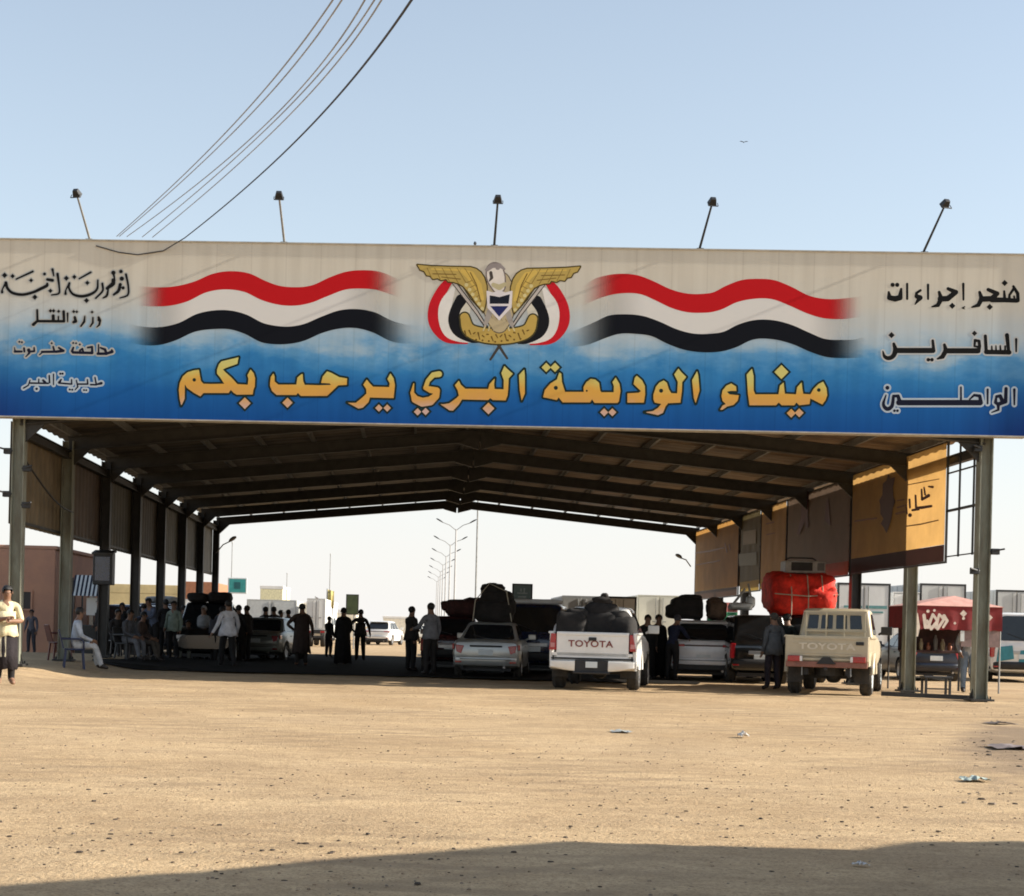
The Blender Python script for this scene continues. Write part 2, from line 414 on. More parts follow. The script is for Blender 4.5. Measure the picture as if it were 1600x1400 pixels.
tag(fl.build('shed_floor', pm('painted_floor_shade', (.026, .022, .018), .95, var=.4, scale=1.5, bump=.4, bscale=30, c2=(.012, .011, .010), spec=.05)), kind='structure')

# ================================================================== SHED
TAN = .0385
BAY = 4.45
AL, AR, AM = -8.25, 11.34, 1.55
ZE, ZR = 5.62, 6.6                    # roof sheet at the eaves and at the ridge
def SH(a, k, z): return Vector((a, 31.3-TAN*a+k, z))
def roofz(a):
    return ZR-(ZR-ZE)*(abs(a-AM)/(10.2))
M['roof_under'] = pm('dusty_brown_roof_sheet_shaded', (.14, .115, .088), .6, .1, var=.35, scale=.8)  # left slope: its deeper shade is put into the colour
M['roof_under_lit'] = pm('dusty_brown_roof_sheet_lit', (.26, .185, .12), .6, .1, var=.35, scale=.8)  # same sheet, lighter: bounced ground light painted into the right slope
M['clad'] = [pm('olive_brown_wall_sheet', c, .65, var=.25, scale=1.2) for c in
             ((.20, .155, .095), (.14, .105, .08), (.12, .11, .075), (.115, .095, .07), (.15, .14, .10), (.16, .15, .125), (.21, .195, .16))]  # first sheet lighter because lit; that light is in its colour
M['clad_grey'] = pm('weathered_added_sheet', (.30, .29, .26), .6, var=.2, scale=1.2)
shed = thing('customs_shed', 'long open sided steel gable shed over the queue of vehicles, behind the wide painted sign', 'shed', SH(AM, 0, 0))
shi = shed.location.copy()
def sbuild(mb, name, mats, parent=None, **kw):
    o = mb.build(name, mats, **kw); p = parent or shed
    o.parent = p; o.matrix_parent_inverse = Matrix.Translation(shi).inverted() if p is shed else Matrix.Identity(4)
    return o
for side, a in ((-1, AL), (1, AR)):
    for k in range(8):
        q = MB(); b = SH(a, k*BAY, 0); g = gz(b.x, b.y)-.05
        h = roofz(a)-.30
        # H section, web across the shed
        q.box((b.x-.115, b.y, (g+h)/2), (.022, .26, h-g)); q.box((b.x+.115, b.y, (g+h)/2), (.022, .26, h-g))
        q.box((b.x, b.y, (g+h)/2), (.208, .018, h-g))
        post = sbuild(q, 'post', M['steel_green'] if k < 2 else M['steel_dark'])  # posts deeper in take dark steel: shade under the roof as colour
        q = MB(); q.box((b.x, b.y, g+.075), (.46, .46, .04))
        for i in (-1, 1):
            for j in (-1, 1): q.tube([(b.x+i*.17, b.y+j*.17, g+.09), (b.x+i*.17, b.y+j*.17, g+.15)], .018, 6)
            q.prism([(b.x+i*.128, b.y-.01, g+.096), (b.x+i*.2, b.y-.01, g+.096), (b.x+i*.128, b.y-.01, g+.3)], (0, .02, 0))
        o = q.build('base_plate', M['steel_dark']); o.parent = post
        if k == 0:   # small fittings bolted to the two front posts
            zs = (4.6, 4.25, 3.72, 3.5) if a < 0 else (5.05, 3.0, 2.6)
            for i, z in enumerate(zs):
                q = MB(); sx = 1 if i % 2 else -1
                q.box((b.x+sx*.2, b.y-.14, z), (.16, .12, .12)); q.bar((b.x+sx*.1, b.y-.14, z), (b.x+sx*.34, b.y-.3, z+.05), .035)
                o = q.build('bracket', M['black_metal'], bevel=.01); o.parent = post
for k in range(8):
    for a0, sg in ((AL, 1), (AR, -1)):
        q = MB()
        p0 = SH(a0, k*BAY, roofz(a0)-.35); p1 = SH(AM, k*BAY, ZR-.35)
        q.ibeam(p0, p1, .17, .32)
        # haunch at the knee and plate at the ridge
        p2 = SH(a0+sg*.55, k*BAY, roofz(a0+sg*.55)-.5)
        q.prism([SH(a0+sg*.12, k*BAY-.03, roofz(a0)-.5), p2+Vector((0, -.03, 0)), SH(a0+sg*.12, k*BAY-.03, roofz(a0)-.86)], (0, .06, 0))
        q.prism([SH(AM, k*BAY-.09, ZR-.20), SH(AM-sg*.03, k*BAY-.09, ZR-.72), SH(AM-sg*.55, k*BAY-.09, ZR-.58)], (0, .18, 0))
        sbuild(q, 'rafter', M['steel_dark'])
K0, K1 = -.15, 7*BAY+.35
for sg in (-1, 1):
    for i in range(8):
        a = AM+sg*(.35+i*(9.75-.35)/7)
        q = MB(); z = roofz(a)-.105
        q.bar(SH(a, K0, z), SH(a, K1, z), .065, .15)
        sbuild(q, 'purlin', M['galv'])
    q = MB(); p = AL if sg < 0 else AR
    q.ibeam(SH(p, 0, roofz(p)-.62), SH(p, 7*BAY, roofz(p)-.62), .14, .2); sbuild(q, 'eave_beam', M['steel_dark'])
    # corrugated roof sheet
    q = MB(); n = int((K1-K0)/.14); rows = []
    a0, a1 = AM+sg*.0, AM+sg*10.35
    vs = []
    for j in range(n+1):
        kk = K0+(K1-K0)*j/n; dz = .013*(1 if j % 4 in (0, 1) else -1)
        for a in (a0, a1): vs.append(SH(a, kk, roofz(a)+dz))
    q.add(vs, [(2*j, 2*j+1, 2*j+3, 2*j+2) if sg > 0 else (2*j, 2*j+2, 2*j+3, 2*j+1) for j in range(n)])
    o = sbuild(q, 'roof_sheet', M['roof_under_lit'] if sg > 0 else M['roof_under'])
    md = o.modifiers.new('thick', 'SOLIDIFY'); md.thickness = .004
def wall_sheet(a, k0, k1, z0, z1, mat, name, parent, rib=.2, dz=0):
    q = MB(); n = max(8, int((k1-k0)/(rib/2))); vs = []
    for j in range(n+1):
        kk = k0+(k1-k0)*j/n; off = .010*(1 if j % 4 in (0, 1) else -1)
        vs += [SH(a+off, kk, z0), SH(a+off, kk, z1)]
    q.add(vs, [(2*j, 2*j+1, 2*j+3, 2*j+2) for j in range(n)])
    o = sbuild(q, name, mat)
    md = o.modifiers.new('thick', 'SOLIDIFY'); md.thickness = .006
    return o
for k in range(7):
    wall_sheet(AL-.17, k*BAY+.002-(.14 if k == 0 else 0), (k+1)*BAY-.002, 3.12, 5.22, M['clad'][k], 'wall_panel', shed)
    q = MB()
    for z in (3.2, 5.14): q.bar(SH(AL-.13, k*BAY, z), SH(AL-.13, (k+1)*BAY, z), .03, .06)
    sbuild(q, 'wall_rail', M['steel_dark'])
for k in range(1, 7):
    wall_sheet(AR+.19, k*BAY+.03, (k+1)*BAY-.03, 2.95, 5.30, M['clad_grey'], 'wall_panel', shed)  # added behind the canvases to keep sunlight off their backs
    q = MB()
    for z in (3.0, 4.2, 5.12): q.bar(SH(AR+.15, k*BAY, z), SH(AR+.15, (k+1)*BAY, z), .05, .07)
    sbuild(q, 'wall_rail', M['steel_dark'])
# loose cable looping between the first left posts
q = MB(); q.tube([SH(AL+.1+.08*math.sin(t*3), .1+t*BAY, 4.45-.75*t-.25*math.sin(t*math.pi)) for t in [i/14 for i in range(15)]], .02, 6)
sbuild(q, 'cable', M['black_metal'])

# ================================================================== THE PAINTED SIGN
ND = Vector((-TAN, -1, 0)).normalized()
S0 = Vector((0, 30.92, 0))
def SG(off):                       # a printed layer: hair-thin, just proud of the face
    e = .0012+off*.2 if off >= 0 else off
    return lambda px, py: on_plane(px, py, S0+ND*e, ND)
SX0, SX1, SZ0, SZ1 = -9.05, 12.02, 5.29, 8.88
def SP(x, z, off): 
    p = S0+ND*off; return Vector((x, p.y-TAN*(x-p.x), z))
def sign_mat():
    m = bpy.data.materials.new('printed_sky_sign_face'); m.use_nodes = True
    n = m.node_tree; L = n.links; b = n.nodes['Principled BSDF']; b.inputs['Roughness'].default_value = .5
    b.inputs['Specular IOR Level'].default_value = .06
    tc = n.nodes.new('ShaderNodeTexCoord'); sp = n.nodes.new('ShaderNodeSeparateXYZ'); L.new(tc.outputs['Object'], sp.inputs[0])
    def math_(op, a, b_, cl=False):
        x = n.nodes.new('ShaderNodeMath'); x.operation = op; x.use_clamp = cl
        for i, v in enumerate((a, b_)):
            if isinstance(v, (int, float)): x.inputs[i].default_value = v
            else: L.new(v, x.inputs[i])
        return x.outputs[0]
    t = math_('DIVIDE', math_('SUBTRACT', sp.outputs[2], SZ0), SZ1-SZ0)
    nz = n.nodes.new('ShaderNodeTexNoise'); nz.inputs['Scale'].default_value = .75; nz.inputs['Detail'].default_value = 7; nz.inputs['Roughness'].default_value = .62
    mp = n.nodes.new('ShaderNodeMapping'); mp.inputs['Scale'].default_value = (.8, 1, 1.5); L.new(tc.outputs['Object'], mp.inputs[0]); L.new(mp.outputs[0], nz.inputs['Vector'])
    # cloud edges only where the print has clouds (the middle third)
    band = math_('MULTIPLY', math_('SUBTRACT', nz.outputs['Fac'], .5), .55)
    w1 = math_('SUBTRACT', 1.0, math_('MULTIPLY', math_('ABSOLUTE', math_('SUBTRACT', t, .40), 0), 3.2), True)
    t2 = math_('ADD', t, math_('MULTIPLY', band, w1))
    r = n.nodes.new('ShaderNodeValToRGB'); L.new(t2, r.inputs[0])
    e = r.color_ramp.elements
    stops = [(0, (.007, .060, .225)), (.17, (.012, .095, .29)), (.30, (.03, .165, .37)), (.39, (.09, .25, .43)), (.455, (.23, .35, .45)), (.56, (.37, .425, .45)), (.70, (.46, .445, .39)), (.87, (.485, .45, .375)), (1, (.465, .432, .36))]
    stops = [(p_, tuple(v*1.3 for v in c_)) for p_, c_ in stops]
    e[0].position, e[0].color = stops[0][0], (*stops[0][1], 1); e[1].position, e[1].color = 1, (*stops[-1][1], 1)
    for p, c in stops[1:-1]:
        q = e.new(p); q.color = (*c, 1)
    # darker navy print in the two lower corners
    cx_ = math_('SUBTRACT', math_('MULTIPLY', math_('ABSOLUTE', math_('SUBTRACT', sp.outputs[0], 1.6), 0), .42), 3.75, True)
    cz_ = math_('SUBTRACT', 1.0, math_('MULTIPLY', t, 2.1), True)
    mx0 = n.nodes.new('ShaderNodeMix'); mx0.data_type = 'RGBA'; L.new(math_('MULTIPLY', cx_, cz_), mx0.inputs[0]); L.new(r.outputs[0], mx0.inputs[6]); mx0.inputs[7].default_value = (.012, .012, .11, 1)
    # vertical seams and rain streaks
    wv = math_('FRACT', math_('MULTIPLY', sp.outputs[0], 1.42), 0)
    seam = math_('LESS_THAN', wv, .035)
    n2 = n.nodes.new('ShaderNodeTexNoise'); n2.inputs['Scale'].default_value = 3; n2.inputs['Detail'].default_value = 5
    mp2 = n.nodes.new('ShaderNodeMapping'); mp2.inputs['Scale'].default_value = (1.6, 1, .12); L.new(tc.outputs['Object'], mp2.inputs[0]); L.new(mp2.outputs[0], n2.inputs['Vector'])
    st = n.nodes.new('ShaderNodeValToRGB'); st.color_ramp.elements[0].position = .33; st.color_ramp.elements[0].color = (.84, .82, .80, 1); st.color_ramp.elements[1].position = .6; st.color_ramp.elements[1].color = (1.03, 1.03, 1.03, 1)
    L.new(n2.outputs['Fac'], st.inputs[0])
    mx = n.nodes.new('ShaderNodeMix'); mx.data_type = 'RGBA'; mx.blend_type = 'MULTIPLY'; mx.inputs[0].default_value = .5
    L.new(mx0.outputs[2], mx.inputs[6]); L.new(st.outputs[0], mx.inputs[7])
    mx2 = n.nodes.new('ShaderNodeMix'); mx2.data_type = 'RGBA'; mx2.blend_type = 'MULTIPLY'
    L.new(math_('MULTIPLY', seam, .16), mx2.inputs[0]); L.new(mx.outputs[2], mx2.inputs[6]); mx2.inputs[7].default_value = (.45, .4, .36, 1)
    L.new(mx2.outputs[2], b.inputs['Base Color'])
    return m
sign = thing('welcome_sign', 'very wide blue and sand coloured sign with yellow Arabic lettering, eagle emblem and flag ribbons', 'sign', SP(1.5, SZ0, 0))
sgi = parent_inv(sign)
def gbuild(mb, name, mats, parent=None, **kw):
    o = mb.build(name, mats, **kw); o.parent = parent or sign
    o.matrix_parent_inverse = sgi if parent is None else Matrix.Identity(4); return o
q = MB(); vs = []
nxp = 90
for j in range(nxp+1):          # thin sheet face, very slightly wavy
    x = SX0+(SX1-SX0)*j/nxp
    for i in range(7):
        z = SZ0+(SZ1-SZ0)*i/6; wv = .0003*math.sin(x*4.4+.5*i)
        vs.append(SP(x, z, wv))
q.add(vs, [(j*7+i, (j+1)*7+i, (j+1)*7+i+1, j*7+i+1) for j in range(nxp) for i in range(6)])
gbuild(q, 'sign_face', sign_mat(), smooth=40)
q = MB()
for z in (SZ0-.012, SZ1+.012): q.bar(SP(SX0, z, -.12), SP(SX1, z, -.12), .29, .024, m=0)
for x in (SX0-.012, SX1+.012): q.bar(SP(x, SZ0, -.12), SP(x, SZ1, -.12), .29, .024, m=0, up=(1, 0, 0))
gbuild(q, 'sign_frame', pm('sign_edge_trim', (.42, .40, .35), .5, var=.2))
q = MB()
for z in (5.6, 7.1, 8.5): q.bar(SP(SX0+.1, z, -.16), SP(SX1-.1, z, -.16), .08, .08)
for i in range(15): x = SX0+.2+(SX1-SX0-.4)*i/14; q.bar(SP(x, SZ0+.02, -.2), SP(x, SZ1-.02, -.2), .06, .06, up=(1, 0, 0))
for x in (AL, AM-5, AM, AM+5, AR): q.bar(SP(x, 5.5, -.25), SH(x, 0, roofz(x)-.36), .08); q.bar(SP(x, 8.3, -.25), SH(x, 1.2, roofz(x)-.36), .08)
gbuild(q, 'support_frame', M['steel_dark'])
q = MB(); vs = [SP(SX0, SZ0, -.255), SP(SX1, SZ0, -.255), SP(SX1, SZ1, -.255), SP(SX0, SZ1, -.255)]
q.add(vs, [(3, 2, 1, 0)]); gbuild(q, 'sign_back', M['galv'])

def flat(name, c, rough=.5, var=.06):
    return pm(name, c, rough, var=var, scale=3, spec=.06)
# ---- flag ribbons, faded print at both ends
def ribbon_mat(name, c, x0, x1, fl, fr):
    m = bpy.data.materials.new(name); m.use_nodes = True
    n = m.node_tree; L = n.links; b = n.nodes['Principled BSDF']
    b.inputs['Roughness'].default_value = .5; b.inputs['Base Color'].default_value = (*c, 1); b.inputs['Specular IOR Level'].default_value = .06
    tc = n.nodes.new('ShaderNodeTexCoord'); sp = n.nodes.new('ShaderNodeSeparateXYZ'); L.new(tc.outputs['Object'], sp.inputs[0])
    r1 = n.nodes.new('ShaderNodeMapRange'); r1.interpolation_type = 'SMOOTHSTEP'; r1.inputs[1].default_value = x0; r1.inputs[2].default_value = x0+fl
    r2 = n.nodes.new('ShaderNodeMapRange'); r2.interpolation_type = 'SMOOTHSTEP'; r2.inputs[1].default_value = x1; r2.inputs[2].default_value = x1-fr
    mu = n.nodes.new('ShaderNodeMath'); mu.operation = 'MULTIPLY'
    L.new(sp.outputs[0], r1.inputs[0]); L.new(sp.outputs[0], r2.inputs[0]); L.new(r1.outputs[0], mu.inputs[0]); L.new(r2.outputs[0], mu.inputs[1])
    L.new(mu.outputs[0], b.inputs['Alpha']); return m
def wave(pts, n=90):
    """smooth curve through (x, y) points"""
    xs = np.array([p[0] for p in pts], float); ys = np.array([p[1] for p in pts], float)
    d = np.gradient(ys, xs); out = []
    for t in np.linspace(xs[0], xs[-1], n):
        i = min(max(np.searchsorted(xs, t)-1, 0), len(xs)-2); h = xs[i+1]-xs[i]; u = (t-xs[i])/h
        y = (1+2*u)*(1-u)**2*ys[i]+u*(1-u)**2*h*d[i]+u*u*(3-2*u)*ys[i+1]+u*u*(u-1)*h*d[i+1]
        out.append((t, y))
    return out
def ribbon(name, c, top, bot, off, fl, fr):
    f = SG(off); T, B = wave(top), wave(bot); q = MB()
    vs = [p for (a, b_) in zip(T, B) for p in (f(*a), f(*b_))]
    q.add(vs, [(2*i, 2*i+1, 2*i+3, 2*i+2) for i in range(len(T)-1)])
    x0, x1 = vs[0].x, vs[-1].x
    return gbuild(q, name, ribbon_mat(name+'_print', c, x0, x1, fl, fr))
c1 = lambda L_: [(190+x/6.667, 400+y/6.667) for x, y in L_]
c2 = lambda L_: [(420+x/6.667, 400+y/6.667) for x, y in L_]
c3 = lambda L_: [(880+x/6.667, 410+y/6.667) for x, y in L_]
c4 = lambda L_: [(1110+x/6.154, 410+y/6.154) for x, y in L_]
RED, BLK, WHT = (.52, .012, .016), (.008, .009, .013), (.70, .68, .64)
Rt = c1([(150, 310), (330, 325), (560, 315), (760, 265), (950, 185), (1150, 158), (1340, 185), (1500, 260)])+c2([(90, 305), (260, 325), (450, 305), (640, 220), (800, 165), (980, 148), (1160, 165), (1300, 220), (1400, 270)])
Rb = c1([(150, 515), (330, 525), (500, 518), (680, 475), (880, 380), (1100, 348), (1290, 378), (1450, 455)])+c2([(90, 505), (240, 518), (430, 490), (620, 415), (800, 350), (980, 340), (1120, 352), (1270, 400), (1400, 450)])
Kt = c1([(50, 700), (220, 735), (420, 738), (600, 695), (780, 605), (950, 568), (1150, 570), (1300, 610), (1480, 700)])+c2([(60, 725), (200, 735), (360, 710), (540, 635), (740, 565), (920, 553), (1100, 585), (1300, 680), (1450, 715), (1560, 715)])
Kb = c1([(50, 890), (200, 925), (400, 925), (560, 880), (760, 790), (950, 762), (1150, 768), (1280, 810), (1460, 900)])+c2([(50, 918), (180, 918), (360, 885), (560, 800), (740, 755), (920, 752), (1080, 795), (1280, 890), (1420, 912), (1560, 900)])
mid = lambda A, B: ([(A[0][0], A[0][1])]+A[1:], B)
ribbon('white_ribbon', WHT, [(x, y-1) for x, y in Rb], [(x, y+1.5) for x, y in [(Rb[0][0], Kt[0][1])]+[k for k in Kt if Rb[0][0] < k[0] < Rb[-1][0]]+[(Rb[-1][0], Kt[-2][1])]], .003, 1.2, 1.4)
ribbon('red_ribbon', RED, Rt, Rb, .006, .75, .85)
ribbon('black_ribbon', BLK, Kt, Kb, .006, .9, 1.1)
Rt = c3([(170, 290), (300, 185), (450, 135), (620, 118), (780, 135), (950, 200), (1120, 280), (1300, 325), (1480, 325)])+c4([(20, 290), (150, 225), (300, 170), (450, 158), (620, 172), (780, 235), (950, 320), (1120, 352), (1300, 345), (1480, 320)])
Rb = c3([(170, 470), (300, 405), (450, 350), (640, 320), (820, 335), (960, 395), (1130, 475), (1300, 520), (1450, 525)])+c4([(0, 480), (100, 455), (250, 385), (400, 352), (600, 355), (760, 415), (930, 490), (1080, 535), (1250, 545), (1480, 520)])
Kt = c3([(0, 760), (170, 690), (330, 620), (470, 555), (640, 540), (840, 560), (1000, 615), (1180, 695), (1350, 740)])+c4([(0, 685), (130, 665), (260, 600), (420, 555), (600, 555), (780, 600), (950, 675), (1100, 735), (1250, 745), (1400, 738), (1530, 700)])
Kb = c3([(0, 880), (150, 875), (280, 850), (420, 795), (580, 745), (760, 745), (920, 768), (1080, 845), (1260, 910), (1430, 935)])+c4([(0, 865), (110, 855), (250, 815), (400, 745), (620, 742), (800, 790), (960, 860), (1120, 910), (1280, 920), (1530, 910)])
ribbon('white_ribbon', WHT, [(x, y-1) for x, y in Rb], [(x, y+1.5) for x, y in [(Rb[0][0], Kt[1][1]-4)]+[k for k in Kt if Rb[0][0]+3 < k[0] < Rb[-1][0]]+[(Rb[-1][0], Kt[-2][1])]], .003, 1.4, 1.2)
ribbon('red_ribbon', RED, Rt, Rb, .006, .9, .8)
ribbon('black_ribbon', BLK, Kt, Kb, .006, 1.2, .9)

# ---- main line of lettering (three printed coats: dark outline, yellow-orange fill)
A_, B_, C_, D_, E_, F_ = (270, 545, 10), (410, 565, 10), (530, 560, 10), (680, 560, 10), (830, 555, 10), (980, 560, 10)
G_ = (1110, 565, 8)
main = []
main += scaled([('p', [(130, 890), (105, 780), (92, 640), (108, 530), (155, 430), (230, 365), (330, 335), (410, 325), (422, 400), (440, 500), (480, 545), (600, 548), (800, 545), (740, 450), (690, 390), (688, 330), (720, 240), (760, 195), (1030, 130), (1010, 235), (830, 300), (785, 325), (830, 370), (920, 450), (1010, 550), (1170, 560), (1180, 470), (1165, 410), (1215, 320), (1265, 380), (1288, 460), (1282, 590), (1262, 640), (1250, 715), (1000, 718), (950, 690), (908, 645), (870, 692), (480, 692), (430, 745), (330, 690), (220, 612), (190, 560), (186, 780), (155, 850)]), ('k', 1125, 850, 75), ('h', 335, 485, 26)], *A_)
main += scaled([('p', [(118, 330), (130, 240), (172, 180), (192, 230), (192, 310), (250, 358), (530, 358), (545, 250), (600, 200), (630, 190), (638, 300), (662, 362), (890, 368), (1070, 362), (1050, 342), (915, 335), (942, 230), (1010, 150), (1080, 175), (1200, 240), (1325, 262), (1320, 365), (1185, 372), (1130, 425), (1010, 538), (600, 538), (555, 492), (530, 522), (220, 522), (150, 462), (118, 380)]), ('k', 392, 642, 66)], *B_)
main += scaled([('p', [(375, 410), (430, 325), (470, 378), (530, 440), (778, 447), (788, 390), (752, 320), (800, 230), (852, 310), (872, 420), (852, 622), (480, 612), (460, 682), (370, 772), (300, 785), (125, 690), (180, 692), (260, 692), (370, 602), (425, 548), (420, 480)]), ('k', 620, 775, 48), ('k', 750, 775, 48),
                ('s', [(1560, 245, 95), (1470, 258, 85), (1385, 350, 70), (1350, 460, 75), (1430, 490, 105), (1520, 505, 110), (1510, 590, 110), (1420, 665, 140), (1300, 685, 140), (1190, 640, 120), (1140, 540, 60), (1165, 395, 18)]), ('k', 1225, 835, 48), ('k', 1350, 830, 48)], *C_)
main += scaled([('p', [(305, 420), (370, 345), (402, 410), (470, 472), (828, 477), (848, 400), (932, 308), (922, 400), (930, 477), (1068, 482), (1070, 340), (1032, 230), (1080, 115), (1130, 165), (1215, 240), (1150, 312), (1142, 480), (1132, 580), (1102, 657), (900, 652), (860, 622), (830, 652), (420, 642), (370, 722), (280, 818), (220, 812), (75, 712), (130, 715), (220, 700), (330, 620), (368, 580), (350, 500)]), ('k', 832, 782, 76), ('p', [(1308, 260), (1392, 168), (1402, 260), (1402, 550), (1350, 665), (1320, 500)])], *D_)
main += scaled([('p', [(188, 640), (213, 540), (300, 440), (400, 378), (440, 265), (472, 290), (482, 420), (530, 572), (820, 572), (815, 500), (860, 420), (930, 368), (1000, 378), (1062, 430), (1082, 560), (1100, 577), (1288, 577), (1290, 480), (1268, 420), (1320, 345), (1382, 450), (1397, 560), (1372, 720), (1350, 748), (990, 748), (950, 692), (920, 738), (490, 738), (430, 662), (400, 702), (188, 658)]), ('h', 385, 510, 30), ('h', 868, 556, 14), ('k', 235, 190, 60), ('k', 372, 190, 60), ('k', 1140, 892, 52), ('k', 1268, 892, 52)], *E_)
main += scaled([('p', [(2, 545), (180, 535), (212, 510), (150, 452), (98, 400), (118, 300), (150, 268), (232, 340), (278, 430), (282, 560), (262, 692), (2, 692)]), ('p', [(408, 570), (448, 440), (500, 378), (570, 342), (622, 380), (652, 480), (690, 542), (780, 545), (790, 370), (733, 250), (800, 155), (850, 218), (925, 290), (860, 372), (857, 500), (832, 692), (640, 702), (600, 752), (560, 852), (480, 888), (268, 840), (400, 822), (480, 772), (530, 712), (430, 692), (408, 640)]), ('h', 530, 505, 30), ('p', [(1012, 340), (1092, 195), (1112, 260), (1132, 500), (1070, 705), (1040, 620)])], *F_)
main += scaled([('p', [(138, 430), (150, 360), (200, 300), (260, 272), (322, 310), (327, 368), (250, 368), (208, 378), (240, 408), (357, 420), (342, 490), (290, 542), (210, 562), (150, 603), (118, 603), (150, 550), (190, 530), (150, 490)]), ('p', [(453, 160), (520, 86), (542, 180), (542, 360), (562, 408), (850, 408), (868, 300), (916, 258), (932, 400), (1070, 408), (1083, 320), (1142, 256), (1152, 350), (1162, 402), (1250, 408), (1290, 340), (1350, 280), (1410, 248), (1452, 330), (1462, 420), (1442, 480), (1400, 538), (1250, 462), (1240, 532), (1110, 547), (1075, 512), (1050, 547), (890, 547), (855, 512), (820, 547), (488, 547), (468, 400)]), ('h', 1355, 355, 22), ('k', 888, 130, 72), ('k', 1010, 645, 46), ('k', 1110, 640, 46)], *G_)
# shift the d/o pieces that sit in the next crop
def grad_mat(name, stops, z0, z1):
    m = bpy.data.materials.new(name); m.use_nodes = True; n = m.node_tree; L = n.links; b = n.nodes['Principled BSDF']
    b.inputs['Roughness'].default_value = .5; b.inputs['Specular IOR Level'].default_value = .06
    tc = n.nodes.new('ShaderNodeTexCoord'); sp = n.nodes.new('ShaderNodeSeparateXYZ'); L.new(tc.outputs['Object'], sp.inputs[0])
    mr = n.nodes.new('ShaderNodeMapRange'); mr.inputs[1].default_value = z0; mr.inputs[2].default_value = z1; L.new(sp.outputs[2], mr.inputs[0])
    nz = n.nodes.new('ShaderNodeTexNoise'); nz.inputs['Scale'].default_value = 2.2; L.new(tc.outputs['Object'], nz.inputs['Vector'])
    ad = n.nodes.new('ShaderNodeMath'); ad.operation = 'MULTIPLY_ADD'; ad.inputs[1].default_value = .5; L.new(nz.outputs['Fac'], ad.inputs[0])
    sb = n.nodes.new('ShaderNodeMath'); sb.operation = 'SUBTRACT'; sb.inputs[1].default_value = .25; L.new(mr.outputs[0], sb.inputs[0]); L.new(sb.outputs[0], ad.inputs[2])
    r = n.nodes.new('ShaderNodeValToRGB'); e = r.color_ramp.elements
    e[0].position, e[0].color = stops[0][0], (*stops[0][1], 1); e[1].position, e[1].color = stops[-1][0], (*stops[-1][1], 1)
    for p, c in stops[1:-1]: x = e.new(p); x.color = (*c, 1)
    L.new(ad.outputs[0], r.inputs[0]); L.new(r.outputs[0], b.inputs['Base Color']); return m
art('lettering_outline', main, flat('lettering_dark_outline', (.014, .03, .028)), sign, SG(.004), grow=3.0)
art('lettering', main, grad_mat('lettering_yellow_orange', [(0, (.62, .43, .38)), (.3, (.66, .35, .095)), (.55, (.70, .38, .075)), (.8, (.63, .53, .15)), (1, (.62, .58, .20))], 5.5, 6.45), sign, SG(.008), grow=-.2)

# ---- side lines
LK = flat('lettering_black', (.012, .012, .012)); LN = flat('lettering_navy_black', (.012, .014, .03))
HW = flat('lettering_pale_halo', (.50, .52, .52)); HB = flat('lettering_blue_halo', (.45, .53, .60)); HG = flat('lettering_grey_halo', (.42, .43, .41))
def S_(*p): return ('s', list(p))
def C_(*p): return ('c', list(p)) if len(p) > 2 else ('s', list(p))
def line(name, shapes, org, ink, halo, grow):
    sh = scaled(shapes, *org)
    if halo: art(name+'_halo', sh, halo, sign, SG(.004), grow=grow, res=.5)
    art(name, sh, ink, sign, SG(.008), res=.45)
line('lettering', [S_((130, 150, 25), (138, 210, 55), (200, 222, 62), (252, 210, 58), (265, 115, 26)), ('d', 172, 70, 23), ('d', 222, 70, 23), S_((330, 60, 26), (330, 222, 26)),
    S_((475, 130, 28), (430, 160, 28), (432, 195, 45), (470, 210, 58), (415, 282, 12)), S_((557, 70, 28), (557, 222, 24)), S_((678, 150, 32), (700, 220, 52), (665, 290, 45), (600, 308, 16)),
    S_((690, 222, 60), (770, 220, 60), (860, 150, 52), (775, 112, 36)), ('k', 820, 298, 28), S_((940, 60, 28), (942, 230, 22)), S_((955, 308, 14), (930, 322, 16), (955, 332, 10)),
    S_((1118, 150, 32), (1140, 220, 52), (1105, 290, 45), (1035, 312, 18)), S_((1140, 225, 62), (1250, 220, 60), (1310, 165, 48), (1212, 122, 40)), S_((1250, 232, 58), (1390, 235, 52), (1520, 242, 46)),
    S_((1385, 140, 24), (1390, 220, 36)), ('k', 1390, 50, 28), ('k', 1228, 310, 28), S_((1485, 88, 30), (1532, 165, 38), (1535, 240, 40), (1440, 242, 38), (1442, 180, 26), (1490, 110, 32)), S_((1492, 195, 22), (1500, 240, 26))],
    (1370, 435, 6.957), LK, None, 0)
line('lettering', [('k', 160, 95, 28), C_((185, 190, 32), (202, 262, 54), (175, 325, 50), (125, 345, 46), (84, 325, 36), (66, 270, 14)), S_((205, 262, 58), (610, 262, 58)), S_((608, 155, 30), (618, 250, 36)),
    ('d', 560, 362, 20), ('d', 600, 362, 20), S_((735, 200, 32), (752, 262, 52), (715, 328, 50), (660, 352, 20)), S_((750, 265, 58), (1100, 265, 58)), S_((1062, 215, 24), (1068, 150, 30), (1112, 160, 34), (1118, 215, 36), (1105, 262, 46)),
    S_((1062, 215, 22), (1112, 225, 26)), ('k', 1062, 75, 24), S_((1180, 105, 36), (1190, 280, 38)), S_((1190, 278, 50), (1440, 282, 50)), S_((1250, 215, 16), (1252, 260, 22)), S_((1295, 212, 16), (1297, 260, 22)), S_((1342, 212, 18), (1345, 260, 24)),
    S_((1395, 215, 20), (1395, 270, 24)), S_((1415, 95, 46), (1435, 290, 36)), S_((1515, 140, 28), (1515, 272, 20))], (1370, 510, 6.957), LK, HW, 2.5)
